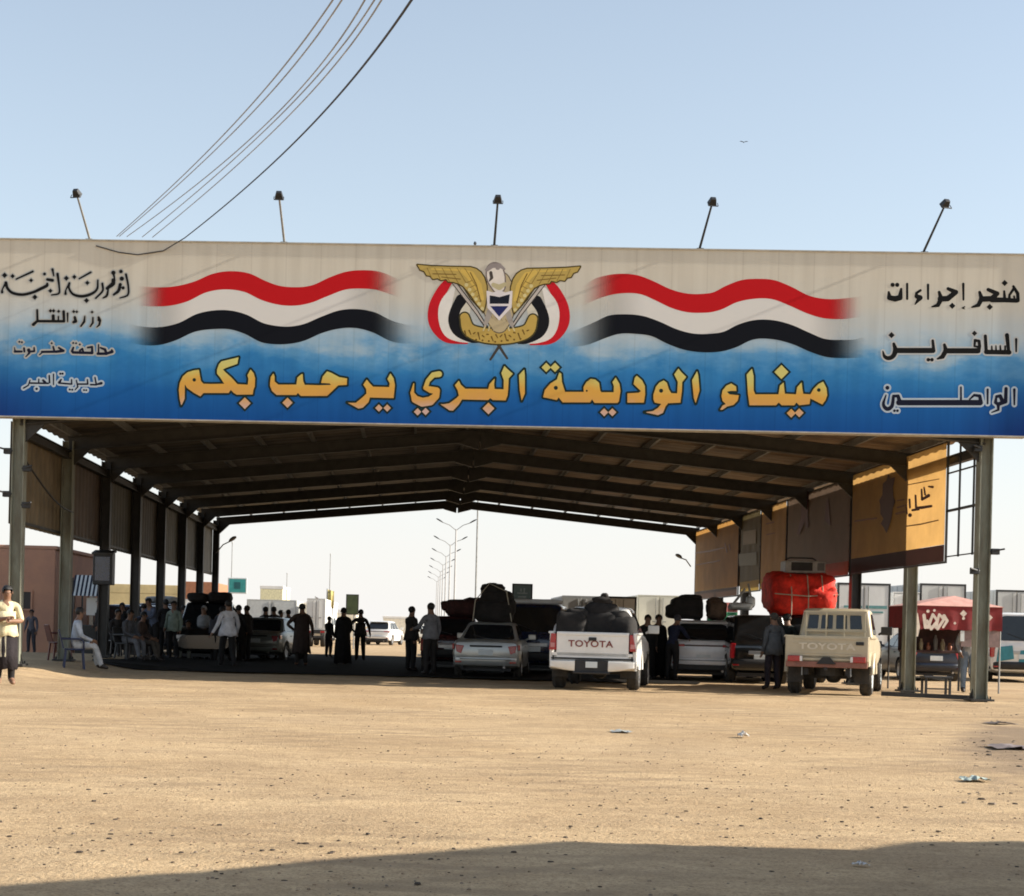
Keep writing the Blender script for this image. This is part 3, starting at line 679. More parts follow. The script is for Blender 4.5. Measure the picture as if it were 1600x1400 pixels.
line('lettering', [('d', 115, 110, 22), C_((100, 190, 14), (72, 290, 34), (112, 340, 44), (165, 308, 40), (182, 200, 32)), S_((180, 200, 28), (232, 200, 36), (250, 268, 50)), S_((240, 272, 60), (1125, 272, 60)), S_((915, 105, 20), (915, 250, 22)),
    S_((1010, 235, 18), (1060, 190, 28), (1120, 200, 36), (1130, 262, 44)), S_((1205, 130, 26), (1205, 282, 20)), S_((1300, 205, 30), (1342, 200, 40), (1370, 270, 46), (1320, 290, 40), (1322, 350, 26), (1250, 378, 14)),
    S_((1300, 205, 26), (1290, 270, 36), (1320, 290, 40)), S_((1405, 120, 38), (1400, 262, 42), (1340, 282, 38)), S_((1495, 130, 30), (1495, 292, 20)), ('d', 192, 360, 15), ('d', 225, 360, 15)], (1370, 590, 6.957), LN, HB, 2.9)
line('lettering', [('k', 55, 115, 27), ('k', 150, 125, 22), C_((195, 160, 20), (390, 70, 26)), ('k', 370, 175, 20), C_((70, 205, 38), (90, 270, 34), (150, 325, 34), (270, 345, 34), (400, 315, 34), (480, 278, 38), (555, 240, 38), (562, 215, 28)), C_((70, 205, 30), (30, 280, 18), (25, 315, 34)),
    ('k', 415, 375, 26), ('k', 600, 300, 22), C_((565, 165, 34), (625, 175, 38)), ('d', 530, 100, 18), C_((625, 45, 30), (640, 120, 18)), C_((685, 100, 34), (705, 250, 24), (700, 330, 24), (615, 350, 18)),
    ('k', 790, 150, 25), ('k', 885, 135, 22), C_((945, 155, 20), (1080, 80, 24)), ('k', 1040, 205, 22), C_((825, 210, 28), (822, 270, 26), (870, 340, 30), (970, 365, 34), (1080, 340, 34), (1155, 280, 28), (1165, 175, 20)), C_((825, 210, 24), (785, 290, 18), (780, 335, 32)),
    ('k', 1030, 415, 25), C_((1218, 215, 28), (1222, 300, 26), (1140, 388, 22)), C_((1290, 270, 20), (1272, 355, 30), (1228, 385, 18)), C_((1275, 270, 38), (1345, 215, 52), (1345, 170, 38)), ('d', 1350, 85, 26), C_((1350, 85, 28), (1368, 180, 18)),
    ('d', 1440, 70, 22), ('d', 1450, 155, 26), C_((1432, 225, 40), (1410, 300, 38), (1355, 345, 28)), ('d', 1465, 265, 20), C_((1500, 105, 28), (1528, 250, 24), (1520, 350, 24), (1430, 385, 16))], (0, 415, 7.619), LK, HG, 1.6)
line('lettering', [S_((428, 85, 30), (432, 235, 34)), S_((375, 285, 46), (420, 245, 38)), S_((432, 238, 38), (800, 240, 38)), ('k', 612, 95, 22), ('k', 655, 95, 22), S_((650, 165, 46), (652, 225, 46)), ('k', 725, 102, 20), S_((722, 175, 24), (722, 230, 24)), S_((795, 105, 40), (800, 235, 38)), S_((850, 130, 28), (850, 245, 18)),
    ('k', 935, 105, 20), ('k', 978, 108, 18), S_((950, 185, 38), (962, 240, 46), (932, 252, 38)), S_((1090, 170, 18), (1080, 245, 34), (1035, 308, 26)), ('k', 1190, 112, 18), S_((1202, 190, 24), (1200, 262, 30), (1165, 312, 22)), S_((1280, 185, 32), (1302, 228, 34), (1290, 290, 30), (1255, 322, 16)), S_((1280, 185, 26), (1278, 225, 28), (1300, 240, 28))], (10, 475, 8.889), LK, HG, 1.6)
line('lettering', [S_((118, 660, 34), (212, 660, 30)), S_((112, 605, 12), (120, 655, 24)), ('k', 180, 525, 15), ('k', 215, 530, 15), S_((245, 615, 30), (250, 660, 30)), S_((310, 640, 50), (320, 680, 30), (270, 732, 16)), S_((320, 662, 30), (388, 655, 30), (385, 605, 22)), S_((500, 670, 22), (460, 705, 18)), S_((495, 665, 34), (690, 662, 34)), S_((650, 595, 28), (665, 650, 30)), ('k', 630, 545, 15),
    S_((690, 662, 38), (792, 650, 38), (728, 608, 28)), S_((912, 655, 38), (930, 605, 28)), ('k', 928, 542, 15), ('k', 968, 545, 15), S_((925, 672, 38), (1190, 680, 38)), S_((1020, 645, 28), (1055, 622, 30), (1070, 672, 28)), ('k', 1020, 562, 15), S_((1130, 605, 28), (1190, 595, 30), (1192, 680, 38)), S_((1280, 565, 20), (1280, 665, 24)), S_((1270, 690, 38), (1390, 690, 38), (1370, 632, 38), (1308, 608, 26)), S_((1390, 690, 34), (1468, 662, 46), (1465, 640, 28))], (10, 475, 8.889), LN, HG, 2.5)
line('lettering', [S_((335, 1098, 24), (580, 1102, 24)), S_((328, 1060, 18), (305, 1130, 20), (238, 1168, 22)), ('d', 420, 1178, 18), S_((450, 1045, 20), (450, 1095, 20)), S_((510, 1060, 32), (540, 1092, 38)), S_((595, 995, 24), (600, 1092, 24)), S_((655, 975, 20), (655, 1122, 16)), ('d', 748, 968, 16), ('d', 780, 968, 16), S_((735, 1090, 40), (760, 1050, 24)), S_((735, 1098, 24), (905, 1112, 24)), S_((905, 1050, 20), (908, 1112, 22)), ('d', 880, 1188, 15), ('d', 915, 1190, 15),
    S_((972, 1060, 18), (992, 1150, 22), (955, 1192, 16)), S_((1000, 1112, 24), (1130, 1112, 24), (1125, 1050, 20)), ('d', 1078, 1195, 14), ('d', 1110, 1197, 14), S_((1170, 1120, 24), (1250, 1122, 24), (1230, 1020, 20)), S_((1250, 1118, 24), (1318, 1100, 40))], (10, 475, 8.889), LN, HB, 2.8)

# ---- eagle emblem
em = bpy.data.objects.new('emblem', None); col.objects.link(em); em.parent = sign; em.matrix_parent_inverse = Matrix.Identity(4); em.location = (0, 0, 0)
EMI = (Matrix.Translation(sign.location)).inverted()
def emb(name, shapes, c, off, grow=0, mir=False, _x=0):
    m = flat(name+'_print', tuple(min(.75, v*1.25) for v in c))
    sets = [shapes]
    if mir:
        s2 = []
        for s in shapes:
            if s[0] in 'sc': s2.append((s[0], [(1594-a, b+8, c_) for a, b, c_ in s[1]]))
            elif s[0] == 'p': s2.append(('p', [(1594-a, b+12) for a, b in s[1]]))
            else: s2.append((s[0], 1594-s[1], s[2]+8, s[3]))
        sets.append(s2)
    for i, sh in enumerate(sets):
        o = art(name, scaled(sh, 600, 390, 4.444), m, None, SG(off+.0005*i), grow=grow, res=.42)
        o.parent = em; o.matrix_parent_inverse = EMI
flagR = [C_((445, 225, 55), (400, 290, 72), (352, 390, 78), (345, 490, 78), (385, 570, 72), (450, 622, 55), (575, 648, 16))]
flagW = [C_((480, 270, 30), (430, 380, 84), (418, 480, 80), (450, 570, 76), (520, 615, 50), (600, 640, 14))]
flagK = [C_((535, 350, 78), (496, 430, 76), (486, 500, 78), (518, 570, 70), (600, 628, 34), (660, 640, 16))]
emb('flag_red', flagR, (.45, .012, .02), .006, mir=True)
emb('flag_white', flagW, (.62, .58, .54), .0075, mir=True)
emb('flag_black', flagK, (.01, .01, .012), .009, mir=True)
emb('flag_lining', [C_((585, 380, 40), (560, 450, 70), (565, 520, 60))], (.52, .49, .40), .0105, mir=True)
emb('flagpole_outline', [S_((450, 180, 34), (640, 430, 30), (855, 755, 16))], (.05, .045, .04), .012, mir=True)
emb('flagpole', [S_((452, 185, 20), (640, 430, 16), (700, 520, 8))], (.42, .38, .34), .0135, mir=True)
emb('flagpole_knob', [('d', 447, 190, 26)], (.10, .03, .025), .015, mir=True)
emb('flagpole_shine', [('d', 449, 188, 11)], (.6, .52, .48), .0165, mir=True)
scroll = [C_((560, 470, 60), (590, 555, 84), (680, 592, 96), (795, 602, 104), (910, 594, 96), (1000, 560, 84), (1034, 482, 60))]
emb('scroll_outline', scroll, (.05, .045, .02), .015, grow=2.4)
emb('scroll', scroll, (.42, .29, .075), .0165)
emb('scroll_pattern', [S_((560+i*31, 560+int(46*math.sin((i+.6)/15*math.pi))-14*(i % 2), 11), (572+i*31, 600+int(36*math.sin((i+.6)/15*math.pi))-22*(i % 3), 7)) for i in range(15)]+[('d', 640+i*44, 640-abs(i-3)*5, 7) for i in range(8)], (.13, .08, .02), .018)
emb('tail_feathers', [S_((720+i*25, 490, 16), (690+i*36, 562, 10)) for i in range(7)], (.50, .42, .22), .0195)
emb('body_feathers_outline', [C_((800, 230, 150), (800, 330, 230), (800, 440, 190), (800, 520, 110))], (.10, .085, .06), .0195, grow=1.6)
emb('body_feathers', [C_((800, 230, 150), (800, 330, 230), (800, 440, 190), (800, 520, 110))], (.40, .33, .20), .020)
emb('leg_feathers', [C_((735, 430, 40), (715, 490, 34), (700, 530, 12))], (.30, .27, .24), .0205, mir=True)
wing = [('p', [(232, 106), (330, 115), (480, 120), (600, 122), (640, 134), (672, 158), (696, 195), (712, 250), (714, 310), (704, 380), (692, 428), (664, 402), (640, 372), (612, 330), (580, 288), (550, 254), (520, 236), (480, 224), (446, 222), (432, 204), (396, 212), (372, 198), (340, 204), (322, 182), (296, 178), (280, 150), (252, 140)])]
emb('wing_outline', wing, (.06, .045, .015), .021, grow=2.0, mir=True)
emb('wing', wing, (.40, .29, .085), .0225, mir=True)
emb('wing_highlight', [S_((545, 150, 30), (600, 180, 62), (650, 250, 56), (682, 340, 26)), S_((330, 135, 10), (520, 142, 14))], (.53, .37, .09), .024, mir=True)
emb('wing_feathers', [S_((340, 168, 7), (500, 172, 7)), S_((400, 190, 6), (530, 205, 7)), S_((600, 160, 8), (640, 240, 8), (672, 360, 8))], (.16, .105, .03), .0255, mir=True)
emb('feather_edges', [S_((300+i*52, 128, 4), (330+i*52+i*10, 196+i*12, 5)) for i in range(6)]+[S_((575+i*20, 230+i*36, 5), (612+i*16, 214+i*34, 5)) for i in range(5)], (.20, .13, .035), .0252, mir=True)
emb('breast_feathers', [S_((742+(i%4)*34+(i//4%2)*16, 395+i*8, 8), (752+(i%4)*34+(i//4%2)*16, 412+i*8, 5)) for i in range(12)], (.26, .2, .11), .0203)
emb('feather_beads', [('d', 572+i*22, 245+i*33, 13) for i in range(6)], (.52, .45, .22), .0255, mir=True)
emb('feather_bead_edge', [S_((548, 258, 8), (600, 340, 9), (690, 440, 9))], (.06, .045, .02), .0255, mir=True)
head = [C_((770, 150, 110), (778, 195, 118), (795, 255, 84))]
emb('head_outline', head, (.16, .13, .12), .027, grow=2.0)
emb('head', head, (.60, .55, .49), .0285)
emb('crown', [S_((715, 140, 26), (750, 112, 34), (800, 108, 30), (835, 135, 16)), ('d', 790, 125, 16)], (.24, .21, .20), .030)
emb('beak', [S_((742, 160, 22), (748, 195, 22), (732, 218, 8))], (.06, .05, .045), .0315)
emb('throat', [S_((760, 245, 30), (800, 262, 40), (840, 240, 26))], (.42, .37, .22), .030)
shield = [('p', [(716, 290), (760, 302), (800, 286), (842, 302), (888, 290), (882, 400), (800, 486), (722, 402)])]
emb('shield_border', shield, (.60, .56, .56), .0315, grow=1.0)
emb('shield_top', [('p', [(734, 318), (765, 322), (800, 330), (835, 320), (874, 310), (866, 376), (734, 376)])], (.012, .014, .022), .033)
emb('shield_point', [('p', [(738, 392), (864, 392), (800, 466)])], (.02, .025, .10), .033)
# ================================================================== BILLBOARDS ALONG THE RIGHT SIDE
CA = AR-.16                               # canvas plane, inside the posts
def kat(px): return 2400*CA/(px-CX)-31.3+TAN*CA      # bay depth at a pixel column on that plane
CN = Vector((-1, TAN*0, 0))
def CP(k, z, off=0.0): return SH(CA-off, k, z)
def CG(off): return lambda px, py: on_plane(px, py, SH(CA-off, 0, 0), Vector((-1, 0, 0)))
boards = []
def billboard(label, k0, k1, z0, z1, mat, strip, smat, name='billboard'):
    t = thing(name, label, 'billboard', CP((k0+k1)/2, z0), 0, 'billboards hung along the right side of the shed')
    inv = parent_inv(t)
    q = MB(); n = 24; vs = []
    for j in range(n+1):
        k = k0+(k1-k0)*j/n
        for i in range(7):
            z = z0+strip+(z1-z0-strip)*i/6
            vs.append(CP(k, z, .012*math.sin(j*.9+i*.6)*math.sin(math.pi*j/n)*math.sin(math.pi*i/6)))
    q.add(vs, [(j*7+i, j*7+i+1, (j+1)*7+i+1, (j+1)*7+i) for j in range(n) for i in range(6)])
    o = q.build('canvas', mat, smooth=50); o.parent = t; o.matrix_parent_inverse = inv
    if strip:
        q = MB(); q.span(CP(k0, z0, -.006), CP(k1, z0+strip-.004, .004)); q = MB()
        q.add([CP(k0, z0), CP(k0, z0+strip-.004), CP(k1, z0+strip-.004), CP(k1, z0)], [(0, 1, 2, 3)])
        o = q.build('bottom_strip', smat); o.parent = t; o.matrix_parent_inverse = inv
    q = MB()
    for z in (z0-.02, z1+.02): q.bar(CP(k0-.03, z, -.03), CP(k1+.03, z, -.03), .05, .04)
    for k in (k0-.02, k1+.02): q.bar(CP(k, z0-.04, -.03), CP(k, z1+.04, -.03), .04, .05, up=(0, 1, 0))
    o = q.build('frame', M['steel_dark']); o.parent = t; o.matrix_parent_inverse = inv
    boards.append(t); return t, inv
cv = lambda n, c, tr=.35, **k: pm(n, c, .6, var=.12, scale=1.5, trans=tr, spec=.2, **k)
kA0, kA1 = kat(1472), kat(1327)
tA, iA = billboard('large sand yellow billboard with a dark star shape, nearest to the sign', kA0, kA1, 2.88, 5.40, cv('yellow_canvas', (.50, .295, .10), .40), .36, cv('dark_red_canvas_strip', (.04, .015, .011), .15))
tB, iB = billboard('dull grey brown billboard with a rust red lower edge, second from the sign', kat(1323), kat(1227), 2.85, 5.33, cv('grey_brown_canvas', (.20, .14, .10), .15), .36, cv('rust_strip', (.30, .07, .03), .2))
tC, iC = billboard('narrow plain tan billboard behind the red tarpaulin load', kat(1224), kat(1186), 2.75, 5.33, cv('tan_canvas', (.46, .27, .10), .25), .3, cv('ochre_strip', (.42, .27, .05), .2))
tD, iD = billboard('narrow dark olive billboard with a faint pale square, fourth from the sign', kat(1184), kat(1154), 2.7, 5.33, cv('olive_canvas', (.13, .105, .05), .15), .34, cv('mustard_strip', (.36, .24, .05), .2))
tE, iE = billboard('orange tan billboard at the far end of the right side', kat(1150), kat(1084), 2.6, 5.32, cv('orange_canvas', (.48, .25, .07), .35), .3, cv('dark_brown_strip', (.07, .035, .02), .2))
def bart(t, inv, name, shapes, c, off=.02):
    o = art(name, shapes, pm(name+'_ink', c, .6, var=.1), None, CG(off), res=.35); o.parent = t; o.matrix_parent_inverse = inv
bk = lambda L_: scaled(L_, 1300, 680, 6.361)
bart(tA, iA, 'star', bk([('p', [(560, 385), (580, 430), (628, 415), (605, 520), (612, 620), (628, 660), (605, 720), (590, 830), (570, 900), (540, 975), (515, 920), (485, 880), (510, 830), (480, 780), (478, 690), (470, 650), (500, 590), (505, 480), (540, 450)])]), (.065, .026, .016))
bart(tA, iA, 'lettering', bk([S_((770, 640, 22), (775, 720, 20)), S_((830, 600, 20), (835, 720, 22), (890, 720, 30), (985, 705, 26)), S_((890, 540, 18), (895, 640, 24), (960, 600, 34)), S_((915, 520, 16), (925, 590, 20)), S_((960, 510, 16), (1000, 515, 26)), S_((800, 745, 24), (860, 735, 26)), ('d', 775, 795, 20), S_((740, 690, 14), (745, 780, 18))]), (.11, .035, .02))
bart(tA, iA, 'caption', bk([S_((230, 855, 16), (330, 840, 18), (440, 825, 16)), S_((640, 780, 22), (720, 760, 22)), S_((650, 720, 16), (715, 700, 16)), S_((650, 650, 14), (715, 640, 14))]), (.19, .085, .035))
bart(tA, iA, 'crease', bk([S_((745, 495, 9), (900, 465, 10), (1065, 435, 8)), S_((735, 905, 12), (880, 885, 14), (1055, 845, 12))]), (.25, .12, .03), .018)
bc = lambda L_: scaled(L_, 1060, 660, 2.963)
bart(tB, iB, 'logo', bc([('p', [(575, 330), (600, 310), (600, 420), (580, 470), (560, 520), (548, 520), (565, 440)]), S_((590, 440, 22), (596, 480, 14))]), (.10, .03, .03))
bart(tB, iB, 'streak', bc([S_((690, 360, 10), (690, 450, 26), (700, 470, 12))]), (.10, .03, .03))
bart(tC, iC, 'lettering', bc([S_((408, 470, 6), (440, 462, 6)), S_((408, 520, 5), (445, 512, 5))]), (.25, .12, .06))
bart(tD, iD, 'pale_square', bc([('p', [(300, 505), (360, 495), (358, 560), (298, 568)])]), (.19, .14, .07))
bart(tD, iD, 'green_band', bc([('p', [(280, 610), (362, 600), (362, 660), (280, 665)])]), (.12, .105, .045))
bart(tE, iE, 'lettering', bc([S_((80, 605, 7), (150, 595, 9), (210, 580, 5)), S_((85, 660, 6), (190, 640, 6)), S_((215, 560, 5), (225, 600, 7)), S_((235, 565, 6), (240, 590, 6))]), (.20, .08, .02))
# the empty lattice between the first post and the nearest billboard
t = thing('lattice_frame', 'empty thin steel lattice between the nearest right post and the yellow billboard', 'frame', SH(AR-.12, .2, 2.9)); inv = parent_inv(t)
for k in (kat(1490), kat(1512)):
    q = MB(); q.bar(CP(k, 2.95, -.05), CP(k, 5.5, -.05), .035, .035, up=(0, 1, 0)); o = q.build('upright', M['black_metal']); o.parent = t; o.matrix_parent_inverse = inv
for z, r_ in ((2.98, .025), (3.95, .05), (4.75, .03)):
    q = MB(); q.bar(CP(.02, z, -.06), CP(kA0, z, -.06), r_, r_); o = q.build('rail', M['black_metal']); o.parent = t; o.matrix_parent_inverse = inv

# ================================================================== LAMPS ON THE SIGN
for i, ((bx, by), lab, tl) in enumerate((((140, 378), 'floodlight on a thin arm over the left end of the sign, above the calligraphy line', -.25), ((444, 387), 'floodlight on a thin arm above the left flag ribbon of the sign', .05), ((772, 392), 'floodlight on a thin arm above the eagle emblem', .0), ((1093, 398), 'floodlight on a thin arm above the right flag ribbon of the sign', .12), ((1443, 399), 'floodlight with a ragged lamp on a bent arm above the right end of the sign', .3))):
    b = SG(-.1)(bx, by+1.5); b.z = SZ1+.02
    t = thing('floodlight', lab, 'floodlight', b, 0, 'floodlights on arms above the sign')
    tip = Vector((.02*(i-2)-.0385*0, -1.12-.05*(i % 2), .66+.04*(i == 4)))
    q = MB(); q.tube([(0, .0, 0), (0, -.02, .05), tuple(tip)], [.03, .026, .02], 8); q.box((0, 0, .015), (.14, .14, .03)); q.build('arm', M['galv'] if i in (0, 1) else M['black_metal'], t, smooth=40)
    A = Matrix.Translation(tip) @ Matrix.Rotation(tl, 4, 'Z') @ Matrix.Rotation(R(-38), 4, 'X')
    q = MB(); hw, hh = .085, .062
    f = [Vector((x, .075, z)) for x, z in ((-hw, -hh), (hw, -hh), (hw, hh), (-hw, hh))]; g = [Vector((x, -.07, z)) for x, z in ((-hw*.6, -hh*.55), (hw*.6, -hh*.55), (hw*.6, hh*.7), (-hw*.6, hh*.7))]
    q.loft([[A @ p for p in g], [A @ p for p in f]]); q.bar(A @ Vector((-.095, .02, -.02)), A @ Vector((-.095, .02, -.12)), .015); q.bar(A @ Vector((.095, .02, -.02)), A @ Vector((.095, .02, -.12)), .015); q.bar(A @ Vector((-.095, .02, -.12)), A @ Vector((.095, .02, -.12)), .02)
    hd = q.build('lamp_head', M['black_metal'], t, bevel=.008)
    q = MB(); q.add([A @ Vector((x, .079, z)) for x, z in ((-hw*.85, -hh*.85), (hw*.85, -hh*.85), (hw*.85, hh*.85), (-hw*.85, hh*.85))], [(3, 2, 1, 0)]); o = q.build('glass', M['glass']); o.parent = hd
# bird perched on the sign, and one in the sky
def bird(label, loc, s, flying):
    q = MB(); t = thing('bird', label, 'bird', loc)
    q.loft([[Vector((r*math.cos(a), y, z+r*1.05*math.sin(a))) for a in [i*math.pi/4 for i in range(8)]] for y, z, r in ((-.14*s, .055*s, .008*s), (-.07*s, .075*s, .03*s), (0, .085*s, .045*s), (.06*s, .10*s, .04*s), (.09*s, .13*s, .024*s), (.115*s, .145*s, .026*s), (.14*s, .14*s, .012*s), (.16*s, .135*s, .003*s))])
    q.build('body', M['black_metal'], t, smooth=60)
    if flying:
        for sg in (-1, 1):
            q = MB(); q.prism([(sg*.03*s, -.05*s, .11*s), (sg*.03*s, .06*s, .11*s), (sg*.18*s, .05*s, .18*s), (sg*.36*s, -.04*s, .14*s), (sg*.2*s, -.05*s, .17*s)], (0, 0, .008*s)); q.build('wing', M['black_metal'], t)
    else:
        q = MB()
        for sg in (-1, 1): q.tube([(sg*.015*s, 0, .05*s), (sg*.015*s, .01*s, 0)], .004*s, 5)
        q.build('legs', M['black_metal'], t); q = MB(); q.prism([(-.03*s, -.12*s, .06*s), (.03*s, -.12*s, .06*s), (.02*s, -.24*s, .03*s), (-.02*s, -.24*s, .03*s)], (0, 0, .006*s)); q.build('tail', M['black_metal'], t)
b = SG(-.1)(742, 392); b.z = SZ1+.024
bird('small dark bird perched on the top edge of the sign beside the middle floodlight', b, .75, False)
bird('tiny dark bird flying high in the clear sky', (ray(1162, 224)*30+Vector((0, 0, CAMH))), .24, True)

# ================================================================== OVERHEAD WIRES and their pole (behind the camera)
M['wire'] = pm('grey_cable', (.30, .31, .33), .7, var=.2); M['wire_d'] = pm('dark_cable', (.03, .03, .035), .7)
ax, ay = 3.6, -7.0
wires = [((520, 0), (378, 180), (182, 381), .008, 'wire', 'thin pale overhead wire, outermost on the left of the bundle'), ((534, 0), (398, 172), (186, 381), .008, 'wire', 'thin pale overhead wire, second from the left of the bundle'),
         ((570, 0), (430, 180), (198, 381), .008, 'wire', 'thin pale overhead wire in the middle of the bundle'), ((585, 0), (450, 168), (222, 382), .008, 'wire', 'thin pale overhead wire, second from the thick black cable'),
         ((596, 0), (462, 170), (238, 382), .008, 'wire', 'thin pale overhead wire next to the thick black cable'), ((643, 0), (489, 193), (288, 384), .012, 'wire_d', 'thick black overhead cable, lowest on the right of the bundle')]
for i, (a, m_, e, r, mt, lab) in enumerate(wires):
    da, dm, de = 13.0, 20.0, 30.9
    P0 = ray(*a)*da+Vector((0, 0, CAMH)); P1 = ray(*m_)*dm+Vector((0, 0, CAMH)); P2 = ray(*e)*de+Vector((0, 0, CAMH)); P2.z = max(P2.z, SZ1+.03)
    end = Vector((ax-.5+.2*i, ay, 5.6)); q = MB(); pts = []
    def quad(s):   # parabola through the three seen points, by depth
        y = s; L0 = (y-dm)*(y-de)/((da-dm)*(da-de)); L1 = (y-da)*(y-de)/((dm-da)*(dm-de)); L2 = (y-da)*(y-dm)/((de-da)*(de-dm)); return P0*L0+P1*L1+P2*L2
    for j in range(29): pts.append(quad(de-(de-da)*j/28))
    s0 = pts[-1]; tg = (pts[-1]-pts[-2])
    for j in range(1, 13):
        u = j/12; pts.append(s0.lerp(end, u)+Vector((0, 0, -.35*math.sin(math.pi*u))))
    if i == 5:
        pts = [SG(.06)(150, 384), SG(.06)(185, 394), SG(.07)(215, 398), SG(.06)(255, 392)]+pts
    q.tube(pts, r, 6)
    o = q.build('overhead_wire', M[mt], smooth=60); tag(o, lab, 'wire', 'overhead wires running up from the sign')
t = thing('utility_pole', 'wooden utility pole behind the camera carrying the overhead wires', 'pole', (ax, ay, 0))
q = MB(); q.tube([(0, 0, -.05), (0, 0, 6)], [.14, .1], 12); q.build('pole', pm('weathered_wood', (.16, .11, .07), .9), t, smooth=40)
q = MB(); q.bar((-.8, 0, 5.6), (.8, 0, 5.6), .1, .1); q.build('crossarm', pm('weathered_wood_arm', (.15, .11, .07), .9), t)

# ================================================================== STREET LAMPS
def cobra(parent, base, tip, s=1.0, mat=None):
    b, t_ = Vector(base), Vector(tip); mid = (b+t_)/2+Vector((0, 0, .12*s)); d = (t_-b).normalized()
    q = MB(); q.tube([b, mid, t_], .028*s, 8); arm = q.build('arm', M['galv'], parent, smooth=50)
    q = MB(); X = d; Y = Vector((0, 0, 1)).cross(X).normalized(); Zv = X.cross(Y)
    rings = []
    for u, wy, wz in ((-.05, .04, .04), (.06, .085, .065), (.28, .13, .085), (.48, .12, .07), (.60, .06, .035)):
        rings.append([t_+X*u*s+Y*(wy*s*math.cos(a))+Zv*(wz*s*math.sin(a)*(1.0 if math.sin(a) > 0 else .55)) for a in [k*math.pi/6 for k in range(12)]])
    q.loft(rings); q.build('lamp_head', mat or M['black_metal'], parent, smooth=50)
for px0, py0, px1, py1, k, lab in ((338, 864, 359, 846, 7, 'street lamp on a short arm fixed to the farthest left post of the shed'), (1079, 885, 1064, 872, 7, 'street lamp on a short arm fixed to the farthest right post of the shed')):
    d = 31.3+7*BAY-TAN*((px0-CX)/2400*62)-.1
    o_ = Vector((0, 0, CAMH)); a = ray(px0, py0)*d+o_; b = ray(px1, py1)*(d-1.0)+o_
    t = thing('wall_lamp', lab, 'lamp', a, 0, 'street lamps fixed to the far end of the shed')
    cobra(t, (0, 0, 0), b-a, .85)
M['pole_far'] = pm('haze_pale_galvanised_pole', (.42, .42, .42), .5, .2, var=.1)  # pale colour carries the distance haze on the far lamps
def road_lamp(x, y, first=None):
    t = thing('street_lamp', '', 'street lamp', (x, y, -.02), 0, 'double armed street lamps down the middle of the road')
    q = MB(); q.tube([(0, 0, 0), (0, 0, 9.4)], [.11, .06], 8); q.lathe([(.2, 0), (.2, .35), (.12, .4)], 10); q.build('pole', M['pole_far'], t, smooth=40)
    for sg in (-1, 1): cobra(t, (0, 0, 9.3), (sg*1.15, 0, 9.95), 1.0)
    return t
labs = ['nearest and tallest of the double armed street lamps seen through the shed', 'second nearest double armed street lamp, just below the nearest one', 'third of the double armed street lamps counting away from the shed', 'fourth of the double armed street lamps counting away from the shed', 'fifth of the double armed street lamps counting away from the shed', 'next to last of the double armed street lamps, pale with distance', 'smallest and most distant of the double armed street lamps']
first = None
for i, lb in enumerate(labs):
    y = 127+24*i
    if first is None: first = road_lamp(3.12, y); o = first
    else: o = copy_tree(first); o.location = (3.12+.06*i, y, -.02)
    o['label'] = lb
# plain tall pole right of the lamps, thin pole far left
def pole(name, label, px, d, h, r, cat='pole', flag=None):
    x = gx(px, d); t = thing(name, label, cat, (x, d, -.02))
    q = MB(); q.tube([(0, 0, 0), (0, 0, h)], [r, r*.6], 8); q.lathe([(r*2.4, 0), (r*2.4, .12), (r*1.1, .16)], 10); q.build('pole', M['galv'], t, smooth=40)
    q = MB(); q.lathe([(r*.5, h), (r*.95, h+.05), (r*.9, h+.12), (.005, h+.16)], 8); q.build('cap', M['galv'], t, smooth=40)
    return t
pole('mast', 'tall plain thin mast standing right of the row of street lamps', 741, 84, 12.5, .055)
pole('mast', 'very thin pale mast standing right behind the teal road sign', 359, 78, 5.2, .03)
def sign_on_pole(label, px0, px1, py0, py1, d, face, edge, polepx, art_=None, col_=None, name='road_sign'):
    x0, x1 = gx(px0, d, 3), gx(px1, d, 3); z1, z0 = hgt((px0+px1)/2, py0, d), hgt((px0+px1)/2, py1, d); px_ = gx(polepx, d)
    t = thing(name, label, 'sign', (px_, d, -.02)); cxx = (x0+x1)/2-px_; zz = (z0+z1)/2
    q = MB(); q.box((cxx, 0, zz), (x1-x0, .05, z1-z0)); q.build('board', edge, t, bevel=.015)
    e = .045*(x1-x0)+.02
    q = MB(); q.add([(cxx-(x1-x0)/2+e, -.029, z0+e), (cxx+(x1-x0)/2-e, -.029, z0+e), (cxx+(x1-x0)/2-e, -.029, z1-e), (cxx-(x1-x0)/2+e, -.029, z1-e)], [(0, 1, 2, 3)]); q.build('sign_face', face, t)
    for i, (u0, v0, u1, v1) in enumerate(art_ or []):
        q = MB(); W_, H_ = x1-x0, z1-z0
        q.add([(cxx-W_/2+u*W_, -.034-.001*i, z0+v*H_) for u, v in ((u0, v0), (u1, v0), (u1, v1), (u0, v1))], [(0, 1, 2, 3)]); q.build('symbol', col_, t)
    q = MB(); q.tube([(0, .06, 0), (0, .06, z1-.05)], .035, 8); q.build('pole', M['galv'], t, smooth=40)
    return t
sign_on_pole('teal square road sign on a thin pole outside the far left corner of the shed', 356, 386, 902, 927, 76, pm('teal_sign_face', (.035, .27, .26), .5), M['plate'], 359, [(.33, .3, .66, .72)], pm('dark_teal', (.01, .09, .10), .5))
sign_on_pole('dull green upright board on a pole behind the men under the shed', 541, 561, 928, 960, 80, pm('olive_board', (.045, .065, .022), .6, var=.4, scale=2), M['steel_dark'], 552)
sign_on_pole('dark framed board with a pale teal face standing above the dark blue van', 801, 833, 911, 946, 46, pm('pale_teal_face', (.15, .21, .21), .5), M['black_metal'], 817, [(.25, .55, .75, .6), (.3, .38, .7, .44), (.56, .6, .62, .8), (.4, .64, .46, .78), (.3, .22, .6, .27)], pm('faded_marks', (.36, .42, .42), .6))

